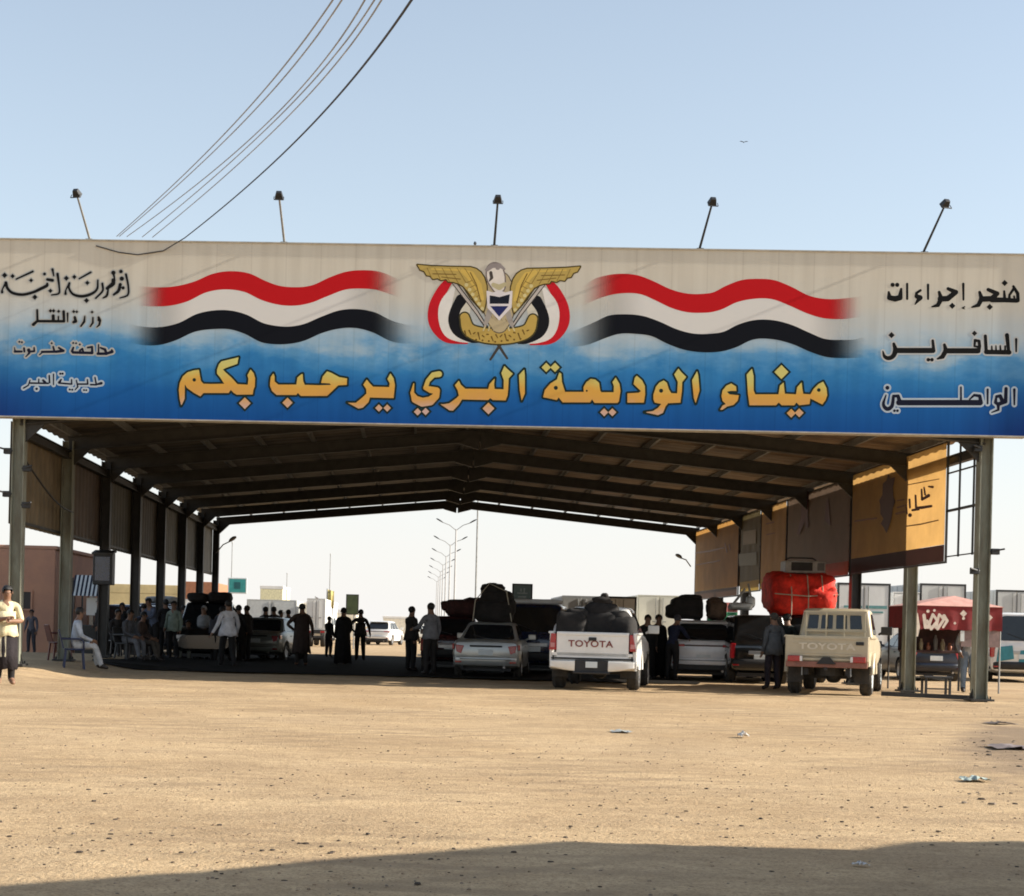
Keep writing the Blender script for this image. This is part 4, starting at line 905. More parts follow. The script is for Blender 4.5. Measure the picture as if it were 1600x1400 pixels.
# ================================================================== BUILDINGS AND STALLS IN THE BACKGROUND
M['clay'] = pm('red_clay_render', (.50, .27, .175), .9, var=.2, scale=1.2, bump=.3, bscale=20, c2=(.42, .23, .16))
M['sandwall'] = pm('ochre_render', (.52, .42, .22), .9, var=.15, scale=1)
M['white_wall'] = pm('white_render', (.72, .70, .66), .85, var=.1, scale=1)
M['pink_roof'] = pm('faded_pink_canvas', (.52, .28, .24), .8, var=.15)
M['window_dark'] = pm('dark_opening', (.012, .01, .01), .4)
def house(name, label, x0, x1, y0, y1, h, wall, roofm, wins, para=.25, cat='building'):
    t = thing(name, label, cat, ((x0+x1)/2, y0, gz((x0+x1)/2, y0)-.05)); w_ = x1-x0; d_ = y1-y0
    q = MB(); q.box((0, d_/2, h/2), (w_, d_, h)); q.build('walls', wall, t, bevel=.03)
    q = MB(); q.box((0, .06, h+para/2), (w_+.1, .14, para)); q.box((0, d_-.06, h+para/2), (w_+.1, .14, para))
    for sg in (-1, 1): q.box((sg*(w_/2-.02), d_/2, h+para/2), (.14, d_-.28, para))
    q.build('parapet', roofm, t, bevel=.02)
    for (face, u, z0, ww, hh, kind) in wins:
        fr = MB(); gl = MB()
        def place(c, s, mb):
            if face == 'f': mb.box((c[0], -.01+c[2], c[1]), (s[0], s[2], s[1]))
            else: mb.box((w_/2+.01-c[2], c[0], c[1]), (s[2], s[0], s[1]))
        cz = z0+hh/2
        place((u, z0-.03, 0), (ww+.16, .06, .12), fr)
        for sg in (-1, 1): place((u+sg*(ww/2+.03), cz, 0), (.06, hh, .08), fr)
        place((u, z0+hh+.03, 0), (ww+.12, .06, .08), fr)
        f_ = fr.build('door_frame' if kind == 'd' else 'window_frame', wall, t)
        place((u, cz, .004), (ww, hh, .03), gl); o = gl.build('door' if kind == 'd' else 'pane', M['window_dark']); o.parent = f_
    return t
xa, xb = gx(-70, 50), gx(83, 50)
house('clay_building', 'flat roofed red clay building with small dark windows beyond the left posts', xa, xb, 50, 58, 3.45, M['clay'], M['clay'], [('f', (gx(40, 50)-(xa+xb)/2), 1.5, .26, .55, 'w'), ('f', -1.9, 1.5, .5, .6, 'w'), ('s', 2.6, 1.55, .55, .55, 'w'), ('s', 5.6, .05, .9, 2.1, 'd')], .12)
house('sand_building', 'long low ochre building seen between the left posts of the shed', gx(165, 105), gx(300, 105), 105, 115, 3.1, M['sandwall'], M['sandwall'], [('f', -3, 1.2, 1.2, 1.0, 'w'), ('f', 0, .05, 1.1, 2.2, 'd'), ('f', 2.6, 1.2, 1.2, 1.0, 'w')], .6)
house('orange_building', 'small building with an orange brown upper band beside the farthest left post', gx(287, 92), gx(330, 92), 92, 99, 2.6, M['white_wall'], pm('orange_brown_band', (.36, .15, .075), .8), [('f', -.3, .05, .8, 2.0, 'd')], 1.05)
house('white_hut', 'white flat hut with a dark eave beyond the group of standing men', gx(478, 130), gx(520, 130), 130, 136, 3.0, M['white_wall'], M['white_wall'], [('f', .3, .05, .9, 2.0, 'd')], .2)
house('cream_building', 'pale cream block on the horizon behind the white lorry at the left', gx(405, 140), gx(440, 140), 140, 148, 4.4, pm('cream_render', (.72, .66, .42), .9), M['white_wall'], [('f', 0, 1.4, .8, .9, 'w')], .3)
house('cream_wall_building', 'low cream building far away behind the man with his hand on his hip', gx(598, 125), gx(640, 125), 125, 131, 1.9, pm('pale_cream_render', (.74, .68, .55), .9), M['white_wall'], [('f', -.3, .7, .5, .6, 'w')], .2)
house('long_wall_building', 'long very low pale building on the horizon left of the row of street lamps', gx(585, 185), gx(672, 185), 185, 192, 1.5, pm('dusty_white_render', (.66, .62, .56), .9), M['white_wall'], [('f', -2.2, .3, .7, .8, 'w'), ('f', 1.5, .05, .8, 1.3, 'd')], .15)
house('pale_block', 'small pale two part block on the horizon behind the small boy', gx(520, 160), gx(556, 160), 160, 166, 2.5, pm('dusty_cream_render', (.68, .62, .5), .9), M['white_wall'], [('f', .3, .9, .6, .7, 'w')], .4)
house('grey_shed_building', 'low grey shed on the horizon right of the white lorry at the left', gx(455, 150), gx(484, 150), 150, 158, 3.2, pm('dusty_grey_render', (.42, .42, .40), .9), M['white_wall'], [('f', 0, 1.1, .7, .6, 'w')], .2)
def flag_pole(label, px, d, h, fw, fh, c):
    t = thing('flagpole', label, 'flagpole', (gx(px, d), d, -.02)); q = MB(); q.tube([(0, 0, 0), (0, 0, h)], [.045, .03], 8); q.build('pole', M['galv'], t, smooth=40)
    q = MB(); n = 8; q.add([p for j in range(n+1) for p in ((.04+fw*j/n, .05*math.sin(j*1.1), h-.05-.1*j/n), (.04+fw*j/n, .07*math.sin(j*1.1+.4), h-.05-fh-.16*j/n))], [(2*j, 2*j+1, 2*j+3, 2*j+2) for j in range(n)]); o = q.build('flag', pm('flag_cloth', c, .8, var=.25), t, smooth=60); o.modifiers.new('thick', 'SOLIDIFY').thickness = .006
flag_pole('thin flagpole with a limp faded yellow flag behind the small boy', 509, 92, 3.4, .38, 1.0, (.42, .34, .12))
flag_pole('short pole with a narrow dark brown banner beyond the white lorry', 491, 96, 3.0, .24, .9, (.05, .03, .028))
pole('mast', 'thin pale mast rising behind the faded yellow flag', 513, 110, 6.2, .04)
pole('mast', 'short thin mast on the horizon beside the pale box lorry at the left', 446, 118, 5.0, .04)
# striped kiosk and dark box by the third left post
d = 47; x0, x1 = gx(110, d), gx(152, d); g = gz(x0, d)
t = thing('striped_kiosk', 'kiosk with a navy and white striped awning behind the left posts', 'kiosk', ((x0+x1)/2, d, g-.02)); w_ = x1-x0
zt, zb = hgt(130, 902, d)-g, hgt(130, 930, d)-g
for i in range(13):
    q = MB(); a = -w_/2+w_*i/13
    q.add([(a, .35, zt+.1), (a+w_/13, .35, zt+.1), (a+w_/13, -.1, zb), (a, -.1, zb)], [(0, 3, 2, 1)])
    o = q.build('awning_stripe', M['plate'] if i % 2 else pm('navy_cloth', (.012, .016, .035), .8), t)
for sg in (-1, 1):
    for y in (0, 1.4):
        q = MB(); q.bar((sg*w_*.48, y, 0), (sg*w_*.48, y, zt), .05, .05, up=(0, 1, 0)); q.build('post', M['steel_dark'], t)
q = MB(); q.box((w_*.25, .1, (zb-.05+hgt(130, 960, d)-g)/2), (w_*.45, .04, zb-.05-hgt(130, 960, d)+g)); q.build('counter_sheet', M['white_wall'], t)
q = MB(); q.box((0, .7, .45), (w_*.9, .7, .9)); q.build('counter', M['steel_dark'], t, bevel=.02)
d = 31.3+2*BAY-.2; xk = gx(167, d, 2.6)
t = thing('control_box', 'dark steel box with a sloping lid strapped to the third left post', 'box', (xk, d-.14, 2.05))
q = MB(); q.box((0, -.22, .45), (.5, .4, .82)); q.build('cabinet', M['black_metal'], t, bevel=.02)
q = MB(); q.prism([(-.28, -.46, .86), (-.28, .0, .95), (-.28, .0, .90), (-.28, -.46, .81)], (.56, 0, 0)); q.build('lid', M['steel_dark'], t)
q = MB(); q.box((0, -.425, .45), (.38, .012, .62)); q.build('door', M['navy_paint'], t, bevel=.004)
# ================================================================== VEHICLES
def bake(o):
    dg = bpy.context.evaluated_depsgraph_get(); me = bpy.data.meshes.new_from_object(o.evaluated_get(dg))
    me.name = o.name; o.modifiers.clear(); o.data = me
def pane(mb, cs, off, th=.004, r=.12, m=0):
    """rounded panel on the quad cs (4 points, anticlockwise seen from outside), pushed out by off"""
    a, b, c, d = [Vector(p) for p in cs]; n = (b-a).cross(d-a).normalized(); pts = []
    for cu, cv_, a0 in ((1-r, 1-r, 0), (r, 1-r, 90), (r, r, 180), (1-r, r, 270)):
        for k in range(5):
            t = R(a0+22.5*k); u, v = cu+r*math.cos(t), cv_+r*math.sin(t)
            pts.append((a*(1-u)+b*u)*(1-v)+(d*(1-u)+c*u)*v+n*off)
    mb.prism(pts, n*th, m)
def ring(y, zb, zt, hw, hwt, crown=.02):
    R_ = [(hw*.80, zb), (hw*.96, zb+.05), (hw, zb+.18), (hw*1.005, zb+(zt-zb)*.55), (hw*.985, zt-.09), ((hw+hwt)/2, zt-.02), (hwt, zt)]
    return [Vector((0, y, zb))]+[Vector((x, y, z)) for x, z in R_]+[Vector((0, y, zt+crown))]+[Vector((-x, y, z)) for x, z in reversed(R_)]
def cut_wells(body, ys, r, hw):
    for y in ys:
        for sg in (-1, 1):
            q = MB(); A = Matrix.Translation((sg*(hw+.02), y, r)) @ Matrix.Rotation(R(90), 4, 'Y')
            q.lathe([(r*1.17, -.26), (r*1.17, .26)], 24, M=A); c = q.build('cutter', M['trim'])
            b = body.modifiers.new('cut', 'BOOLEAN'); b.operation = 'DIFFERENCE'; b.object = c; b.solver = 'EXACT'
            par = body.parent; body.parent = None
            bake(body); body.parent = par
            cm = c.data; bpy.data.objects.remove(c); bpy.data.meshes.remove(cm)
    body.data.polygons.foreach_set('use_smooth', [True]*len(body.data.polygons)); body.data.set_sharp_from_angle(angle=R(32))
def wheel(par, x, y, r, wd=.22, mat=None, steel=False):
    sg = 1 if x > 0 else -1
    A = Matrix.Translation((x, y, r)) @ Matrix.Rotation(R(90)*sg, 4, 'Y'); h = wd/2
    q = MB(); q.lathe([(r*.60, -h), (r*.9, -h), (r*.98, -h*.7), (r, -h*.3), (r, h*.3), (r*.98, h*.7), (r*.9, h), (r*.62, h*.96), (r*.60, h*.5)], 28, M=A)
    for k in range(28):      # tread blocks
        a = 2*math.pi*k/28
        for zz in (-h*.5, h*.5): q.box(A @ Vector((r*1.0*math.cos(a+zz), r*1.0*math.sin(a+zz), zz)), (.03, .035, .03))
    wo = q.build('wheel', M['rubber'], par, smooth=40)
    q = MB(); q.lathe([(r*.64, h*.75), (r*.60, h*.95), (r*.54, h*.9), (r*.50, h*.45), (.01, h*.40)], 24, M=A)
    for k in range(5 if not steel else 8):
        a = 2*math.pi*k/(5 if not steel else 8)
        q.bar(A @ Vector((r*.12*math.cos(a), r*.12*math.sin(a), h*.62)), A @ Vector((r*.56*math.cos(a), r*.56*math.sin(a), h*.78)), .06 if not steel else .03, .03, up=(1, 0, 0))
    q.lathe([(r*.16, h*.4), (r*.16, h*.8), (r*.1, h*.86)], 12, M=A)
    q.build('rim', mat or M['alloy'], wo, smooth=40)
    return wo
def place(px, d, yaw):
    x = gx(px, d); return (x, d, gz(x, d)-.012), R(-yaw)
def mirror_part(t, x, y, z, mat, s=1.0):
    q = MB(); sg = 1 if x > 0 else -1
    q.bar((x-sg*.1, y, z-.06), (x, y, z), .04, .05); q.box((x+sg*.08, y, z+.03), (.2*s, .07, .15*s)); q.build('wing_mirror', mat, t, bevel=.025)
def car(name, label, cat, px, d, yaw, paint, L_, W, belt, roof, gh, kind, wr=.32, lamps=None, group=None, glass=True, rails=False, plate=True):
    loc, rz = place(px, d, yaw); t = thing(name, label, cat, loc, rz, group); hw = W/2
    zb = .24 if kind != 'sedan' else .20
    if kind == 'sedan':
        st = [(0, .40, belt-.20, hw*.84, hw*.74), (.05, .30, belt-.06, hw*.92, hw*.82), (.20, .24, belt, hw*.985, hw*.86), (1.0, zb, belt+.03, hw, hw*.9), (L_*.5, zb, belt, hw, hw*.92), (L_*.68, zb, belt-.01, hw, hw*.9), (L_*.86, .22, belt-.12, hw*.97, hw*.84), (L_*.97, .28, belt-.28, hw*.86, hw*.74), (L_, .36, belt-.36, hw*.72, hw*.6)]
    else:
        st = [(0, .46, belt-.12, hw*.86, hw*.80), (.06, .34, belt-.02, hw*.95, hw*.88), (.25, .28, belt, hw*.99, hw*.92), (1.1, zb, belt+.01, hw, hw*.93), (L_*.5, zb, belt, hw, hw*.93), (L_*.70, zb, belt, hw, hw*.92), (L_*.88, .26, belt-.08, hw*.97, hw*.86), (L_*.97, .34, belt-.22, hw*.90, hw*.8), (L_, .42, belt-.32, hw*.8, hw*.7)]
    q = MB(); q.loft([ring(*s) for s in st]); body = q.build('body', paint, t)
    y1, y2 = .19*L_+.03, L_*.79
    cut_wells(body, (y1, y2), wr, hw)
    for y in (y1, y2):
        for sg in (-1, 1): wheel(t, sg*(hw-.115), y, wr)
    yb0, yb1, yt0, yt1 = gh; hb, ht = hw*.90, hw*.70 if kind == 'sedan' else hw*.76
    zbb = belt-.02
    def rect(y0, y1_, h, z, c=.10):
        P = []
        for cx_, cy_, a0 in ((h-c, y1_-c, 0), (-h+c, y1_-c, 90), (-h+c, y0+c, 180), (h-c, y0+c, 270)):
            for k in range(4): a = R(a0+30*k); P.append(Vector((cx_+c*math.cos(a), cy_+c*math.sin(a), z)))
        return P
    q = MB(); q.loft([rect(yb0, yb1, hb, zbb, .06), rect(yt0, yt1, ht, roof-.06, .10), rect(yt0+.05, yt1-.05, ht-.05, roof-.018, .12), rect(yt0+.22, yt1-.22, ht-.22, roof, .15)])
    q.build('cabin', paint, t, smooth=35)
    def q4(p, q_, r_, s_, u0, v0, u1, v1):
        p, q_, r_, s_ = map(Vector, (p, q_, r_, s_)); f = lambda u, v: (p*(1-u)+q_*u)*(1-v)+(s_*(1-u)+r_*u)*v
        return [f(u0, v0), f(u1, v0), f(u1, v1), f(u0, v1)]
    zt_ = roof-.06
    rear = ((-hb, yb0, zbb), (hb, yb0, zbb), (ht, yt0, zt_), (-ht, yt0, zt_)); front = ((hb, yb1, zbb), (-hb, yb1, zbb), (-ht, yt1, zt_), (ht, yt1, zt_))
    right = ((hb, yb0, zbb), (hb, yb1, zbb), (ht, yt1, zt_), (ht, yt0, zt_)); left = ((-hb, yb1, zbb), (-hb, yb0, zbb), (-ht, yt0, zt_), (-ht, yt1, zt_))
    q = MB(); pane(q, q4(*rear, .06, .08, .94, .95), .004); q.build('rear_window', M['glass'], t)
    q = MB(); pane(q, q4(*front, .05, .05, .95, .96), .004); q.build('windscreen', M['glass'], t)
    for sd, nm in ((right, 1), (left, -1)):
        for u0, u1 in ((.06, .28), (.31, .60), (.63, .93)) if kind != 'sedan' else ((.09, .47), (.50, .92)):
            if nm < 0: u0, u1 = 1-u1, 1-u0
            q = MB(); pane(q, q4(*sd, u0, .10, u1, .93), .004, r=.1); q.build('side_window', M['glass'], t)
    for sg in (-1, 1):
        mirror_part(t, sg*(hw+.02), L_*.66, belt+.06, paint)
        if kind == 'sedan':
            q = MB(); q.prism([(sg*hw*.64, -.012, belt-.14), (sg*hw*.90, .01, belt-.12), (sg*hw*.86, .0, belt-.30), (sg*hw*.72, -.01, belt-.34)], (0, .06, 0)); q.box((sg*(hw*.965), .14, belt-.17), (.05, .22, .14))
        elif kind == 'crossover':
            q = MB(); q.box((sg*hw*.76, .015, belt-.12), (hw*.44, .05, .07)); q.box((sg*hw*.94, .11, belt-.13), (.08, .22, .09))
        else:
            q = MB(); q.box((sg*hw*.89, .03, belt-.26), (hw*.16, .06, .38)); q.box((sg*hw*.955, .10, belt-.26), (.06, .12, .36))
        q.build('tail_lamp', M['red_lamp'], t, bevel=.015)
        q = MB(); q.box((sg*hw*.70, L_-.10, belt-.36), (hw*.36, .2, .12)); q.build('headlight', M['clear_lamp'], t, bevel=.03)
        q = MB(); q.box((sg*(hw+.006), L_*.52, belt-.14), (.02, .16, .03)); q.box((sg*(hw+.006), L_*.33, belt-.14), (.02, .16, .03)); q.build('door_handle', paint, t, bevel=.006)
    # bumper, plate, garnish
    q = MB()
    bz = .44 if kind == 'sedan' else .52
    q.loft([[Vector((x, y, bz+dz)) for dz, y in ((-.13, y0+.04), (-.08, y0), (.06, y0-.015), (.10, y0+.02), (.10, y0+.12), (-.13, y0+.12))] for x, y0 in ((-hw*.97, .16), (-hw*.86, .0), (-hw*.5, -.05), (hw*.5, -.05), (hw*.86, .0), (hw*.97, .16))]); q.build('bumper', paint if kind != 'suv' else M['trim'], t, smooth=50)
    if kind == 'sedan':
        q = MB(); q.box((0, -.005, belt-.145), (hw*.95, .03, .045)); q.build('garnish', M['trim'], t, bevel=.01)
    elif kind == 'crossover':
        q = MB(); q.box((0, .0, belt-.12), (hw*1.1, .03, .04)); q.build('garnish', M['maroon_paint'], t, bevel=.01)
        q = MB(); q.box((0, .05, .36), (hw*1.7, .2, .16)); q.build('lower_bumper', M['trim'], t, bevel=.03)
        q = MB(); q.prism([(-ht*.95, yt0-.16, zt_+.0), (ht*.95, yt0-.16, zt_), (ht*.9, yt0+.1, roof-.01), (-ht*.9, yt0+.1, roof-.01)], (0, 0, .03)); q.build('spoiler', paint, t, bevel=.01)
    else:
        q = MB(); q.box((0, .0, belt-.30), (hw*.8, .035, .10)); q.build('garnish', M['alloy'], t, bevel=.01)
    wy_, wz_ = (yb0+.12*(yt0-yb0)), zbb+.12*(zt_-zbb)
    q = MB(); q.bar((0, wy_-.03, wz_), (-hb*.55, wy_+.22*(yt0-yb0)-.03, wz_+.22*(zt_-zbb)), .015, .012); q.box((0, wy_-.02, wz_), (.05, .04, .04)); q.build('wiper', M['trim'], t)
    for sg in (-1, 1):
        q = MB(); q.box((sg*hw*.80, -.035 if kind == 'sedan' else -.015, bz-.05), (.16, .03, .04)); q.build('reflector', M['red_lamp'], t, bevel=.006)
    q = MB(); q.tube([(hw*.55, -.06, .27), (hw*.55, .3, .29)], .03, 8); q.build('exhaust', M['alloy'], t, smooth=50)
    q = MB(); q.box((0, -.065, bz+.02), (hw*1.5, .012, .018)); q.build('bumper_groove', M['trim'], t)
    if plate:
        q = MB(); q.box((0, -.02, belt-.30 if kind == 'sedan' else belt-.42), (.36, .02, .14)); q.build('number_plate', M['plate'], t, bevel=.004)
    q = MB(); q.box((0, L_*.5, .22), (W*.72, L_*.9, .10)); q.bar((-.5*W+.2, y1, wr), (.5*W-.2, y1, wr), .08); q.tube([(-.35*W, .0, .25), (-.35*W, .6, .25)], .035, 8); q.build('underbody', M['trim'], t)
    if rails:
        for sg in (-1, 1):
            q = MB(); q.tube([(sg*ht*.88, yt0+.1, roof), (sg*ht*.88, yt0+.2, roof+.05), (sg*ht*.88, yt1-.3, roof+.05), (sg*ht*.88, yt1-.2, roof)], .018, 6); q.build('roof_rail', M['alloy'], t)
    return t
def local(t, p):
    return Matrix.Translation(t.location) @ t.rotation_euler.to_matrix().to_4x4() @ Vector(p)
def bundle(name, label, cat, host, p, blobs, mat, group=None, rope=None):
    """lumpy luggage resting on a vehicle: a thing of its own"""
    base = local(host, p); t = thing(name, label, cat, base, host.rotation_euler.z, group)
    q = MB()
    for i, (c, d, e, nz) in enumerate(blobs): q.blob(c, d, e, nz, seed=hash_(label)+i*7, nu=26, nv=18)
    q.build('load', mat, t, smooth=80)
    if rope:
        q = MB()
        for pts in rope: q.tube(pts, .014, 6)
        q.build('rope', M['rope'], t)
    return t
def hash_(s): return sum(ord(c)*(i+1) for i, c in enumerate(s)) % 97

sedan = car('sedan', 'silver saloon car with a tall dark bundle on its roof, left of the white pickup', 'car', 758, 38.1, 8, M['silver_paint'], 4.4, 1.70, .93, 1.40, (.66, 3.3, 1.42, 2.45), 'sedan', .31)
wagon = car('wagon', 'dark maroon estate car behind the two talking men, left of the silver saloon', 'car', 703, 43, 4, M['maroon_paint'], 4.5, 1.72, 1.0, 1.55, (.12, 3.3, .42, 2.5), 'suv', .32)
van = car('van', 'tall dark blue van between the silver saloon and the white pickup', 'van', 833, 41.5, 9, M['navy_paint'], 4.9, 1.80, 1.12, 1.93, (.08, 3.9, .30, 3.2), 'suv', .34)
xover = car('crossover', 'white crossover with dark rear glass and heavy roof luggage', 'car', 1098, 39.6, 7, pm('white_car_paint_shade', (.78, .78, .79), .3, var=.06, coat=.5), 4.4, 1.78, 1.04, 1.56, (.18, 3.3, .62, 2.4), 'crossover', .34, rails=True)
bsuv = car('suv', 'black off road car standing with its back to the camera behind the man in grey', 'car', 1188, 38.6, 3, M['black_paint'], 3.75, 1.56, 1.08, 1.74, (.08, 2.7, .26, 2.1), 'suv', .38)
rtruck = car('suv', 'dark off road car carrying the red tarpaulin load', 'car', 1258, 40.2, 0, M['black_paint'], 4.8, 1.5, 1.1, 1.80, (.08, 3.5, .26, 2.7), 'suv', .38)
lsuv = car('suv', 'dark off road car facing the camera behind the walking man in white', 'car', 333, 50, 176, M['black_paint'], 4.7, 1.84, 1.12, 1.82, (.08, 3.4, .28, 2.6), 'suv', .37)
lcar = car('sedan', 'grey green saloon car behind the three dark figures under the left half of the shed', 'car', 398, 50, 10, pm('grey_green_paint', (.19, .20, .18), .3, .2, var=.1, coat=.5), 4.4, 1.68, .95, 1.42, (.62, 3.3, 1.2, 2.4), 'sedan', .31)
lblue = car('van', 'dark blue van parked outside the left posts beside the seated men', 'van', 181, 53, 20, M['navy_paint'], 4.7, 1.8, 1.1, 1.75, (.08, 3.6, .3, 2.9), 'suv', .34)
lsuv2 = car('suv', 'black off road car with a pale roof load parked behind the fourth left post', 'car', 232, 56, 8, M['black_paint'], 4.7, 1.84, 1.1, 1.85, (.08, 3.4, .28, 2.6), 'suv', .37)
fcar = car('pickup_far', 'white car far away in the sun beyond the shed', 'car', 588, 99, 12, M['white_paint'], 4.6, 1.75, 1.0, 1.55, (.3, 3.3, .8, 2.4), 'crossover', .34); fcar.name = 'distant_car'
scar = car('sedan', 'dark blue saloon car parked behind the red canopied stall', 'car', 1462, 45, 3, pm('deep_navy_paint', (.006, .008, .018), .35, var=.3, coat=.2), 4.4, 1.72, .98, 1.42, (.62, 3.3, 1.2, 2.4), 'sedan', .32)
bus = car('minibus', 'white and teal minibus at the right edge behind the stall', 'van', 1600, 46, 12, M['white_paint'], 5.2, 2.0, 1.2, 2.1, (.05, 4.3, .18, 3.8), 'suv', .34)
for i, (x, z, sx, sz) in enumerate(((-.55, .86, .5, .5), (.1, .80, .55, .42), (.62, .9, .3, .55))):
    q = MB(); q.prism([(x-sx/2, .0, z-sz/2), (x+sx/2, .0, z-sz*.3), (x+sx*.4, -.0, z+sz/2), (x-sx*.4, .0, z+sz*.4)], (0, -.02, 0)); q.build('teal_panel', pm('teal_vehicle_print', (.03, .22, .27), .4), bus)

# roof loads
bundle('roof_bundle', 'tall dark brown bundle roped on the roof of the silver saloon', 'luggage', sedan, (.02, 1.85, 1.385), [((0, 0, .27), (1.02, 1.2, .58), .5, .05), ((.05, .05, .62), (.86, 1.0, .46), .6, .07), ((-.06, 0, .86), (.62, .8, .34), .8, .08), ((.36, 0, .42), (.38, .9, .5), .7, .07)], M['dark_cloth'], 'roof luggage', [[(-.5, -.5, .02), (-.44, -.62, .55), (-.1, -.45, 1.0), (.35, -.5, .8), (.5, -.5, .02)]])
bundle('roof_bundle', 'wide dark maroon bundle overhanging the roof of the dark estate car', 'luggage', wagon, (.35, 1.4, 1.55), [((0, 0, .24), (1.15, 1.6, .50), .45, .05), ((.28, .1, .30), (.8, 1.4, .5), .5, .06), ((-.46, -.2, .30), (.5, .8, .3), .6, .06)], pm('dark_maroon_cloth', (.05, .016, .014), .9, var=.5, bump=.4, bscale=18), 'roof luggage')
bundle('roof_bundle', 'big square black bundle on the left of the white crossover roof', 'luggage', xover, (-.38, 1.5, 1.62), [((0, 0, .28), (.86, 1.2, .58), .4, .04), ((-.18, 0, .20), (.75, 1.1, .4), .5, .05), ((.08, 0, .52), (.62, .9, .26), .6, .06)], M['dark_cloth'], 'roof luggage')
bundle('roof_bundle', 'brown sack slumped on the right of the white crossover roof', 'luggage', xover, (.40, 1.5, 1.62), [((0, 0, .24), (.52, 1.0, .5), .6, .08), ((-.06, .0, .44), (.4, .7, .3), .8, .08)], M['brown_cloth'], 'roof luggage')
bundle('roof_bundle', 'pale rolled bedding on the roof of the black car by the left posts', 'luggage', lsuv2, (0, 1.5, 1.85), [((-.3, 0, .13), (.5, 1.2, .28), .6, .07), ((.25, 0, .14), (.6, 1.1, .3), .6, .07)], pm('pale_cloth', (.42, .43, .42), .9, var=.2), 'roof luggage')
bundle('roof_bundle', 'low white roll lying on the roof of the dark blue van', 'luggage', van, (-.1, 1.2, 1.93), [((0, 0, .07), (1.5, .8, .15), .5, .04)], pm('white_cloth', (.62, .62, .62), .9, var=.1), 'roof luggage')
bundle('roof_bundle', 'dark heap of bags on the roof of the off road car at the left', 'luggage', lsuv, (0, 2.2, 1.82), [((-.3, 0, .16), (.8, 1.2, .34), .6, .08), ((.35, 0, .14), (.7, 1.1, .3), .6, .08)], M['dark_cloth'], 'roof luggage')
red = bundle('tarpaulin_load', 'large bright red tarpaulin load on the roof of a dark car', 'luggage', rtruck, (.02, 1.0, 1.78), [((.02, 0, .56), (1.60, 1.8, 1.10), .42, .07), ((-.56, -.05, .60), (.66, 1.7, 1.16), .55, .08), ((.42, -.1, .42), (.80, 1.75, .86), .5, .10), ((-.1, -.3, .30), (1.3, 1.3, .62), .5, .10)], M['red_tarp'], 'roof luggage', [[(x, -.98, .0), (x, -.98, .55), (x, -.8, 1.05), (x, 0, 1.16)] for x in (-.42, .02, .40)]+[[(-.86, -.95, .55), (0, -1.0, .5), (.84, -.95, .56)]])
b = local(red, (.02, -.3, 1.12)); t = thing('air_cooler', 'grey window air cooler lying on top of the red tarpaulin load', 'cooler', b, red.rotation_euler.z)
q = MB(); q.box((0, 0, .16), (1.06, .6, .32)); q.build('case', pm('dusty_grey_case', (.34, .34, .33), .5, var=.2), t, bevel=.03)
q = MB(); q.box((-.1, -.305, .17), (.56, .02, .22)); q.build('grille', M['trim'], t)
q = MB(); q.box((.40, -.305, .17), (.18, .02, .2)); q.build('control_panel', M['grey_paint'], t)
q = MB(); q.tube([(-.52, -.2, .34), (-.4, -.2, .40), (.2, -.2, .40), (.3, -.2, .34)], .02, 6); q.build('handle', M['trim'], t)
t = bundle('roof_bundle', 'small pale stack of tins and poles on the roof of the black off road car', 'luggage', bsuv, (-.35, 1.2, 1.86), [((0, 0, .10), (.6, .6, .2), .5, .05), ((.25, 0, .22), (.22, .3, .3), .5, .05)], pm('pale_tin', (.45, .46, .45), .5, .3), 'roof luggage')
q = MB(); q.bar((-.2, 0, .15), (.12, .1, .56), .05); q.bar((.3, 0, .15), (.2, .1, .7), .04); q.build('pole', M['galv'], t)

# ---- pickups
def text_mesh(name, body, size, mat, parent, loc, bold=.012, ext=.006, tint=None, rot=(R(90), 0, 0), spacing=1.0, sx=1.0):
    cu = bpy.data.curves.new(name, 'FONT'); cu.body = body; cu.size = size; cu.align_x = 'CENTER'; cu.align_y = 'CENTER'; cu.extrude = ext; cu.offset = bold; cu.space_character = spacing
    o = bpy.data.objects.new(name, cu); col.objects.link(o)
    dg = bpy.context.evaluated_depsgraph_get(); me = bpy.data.meshes.new_from_object(o.evaluated_get(dg)); bpy.data.objects.remove(o); bpy.data.curves.remove(cu)
    me.materials.clear(); me.materials.append(mat); me.transform(Matrix.Diagonal((sx, 1, 1, 1)))
    o = bpy.data.objects.new(name, me); col.objects.link(o); o.parent = parent; o.location = loc; o.rotation_euler = rot; return o
def arched(y0, y1, z0, z1, wy, wr, n=14):
    """side outline in (y, z) with a wheel arch cut from below"""
    P = [(y0, z0)]; r = wr*1.17; zc = wr; dz = z0-zc; h = math.sqrt(max(r*r-dz*dz, 0)); a0 = math.atan2(dz, -h); a1 = math.atan2(dz, h)
    for k in range(n+1):
        a = a0+(a1-a0)*k/n if a0 > a1 else (a0-(a0+2*math.pi-a1 if False else a0-a1)*k/n); P.append((wy+r*math.cos(a), zc+r*math.sin(a)))
    return P+[(y1, z0), (y1, z1), (y0, z1)]
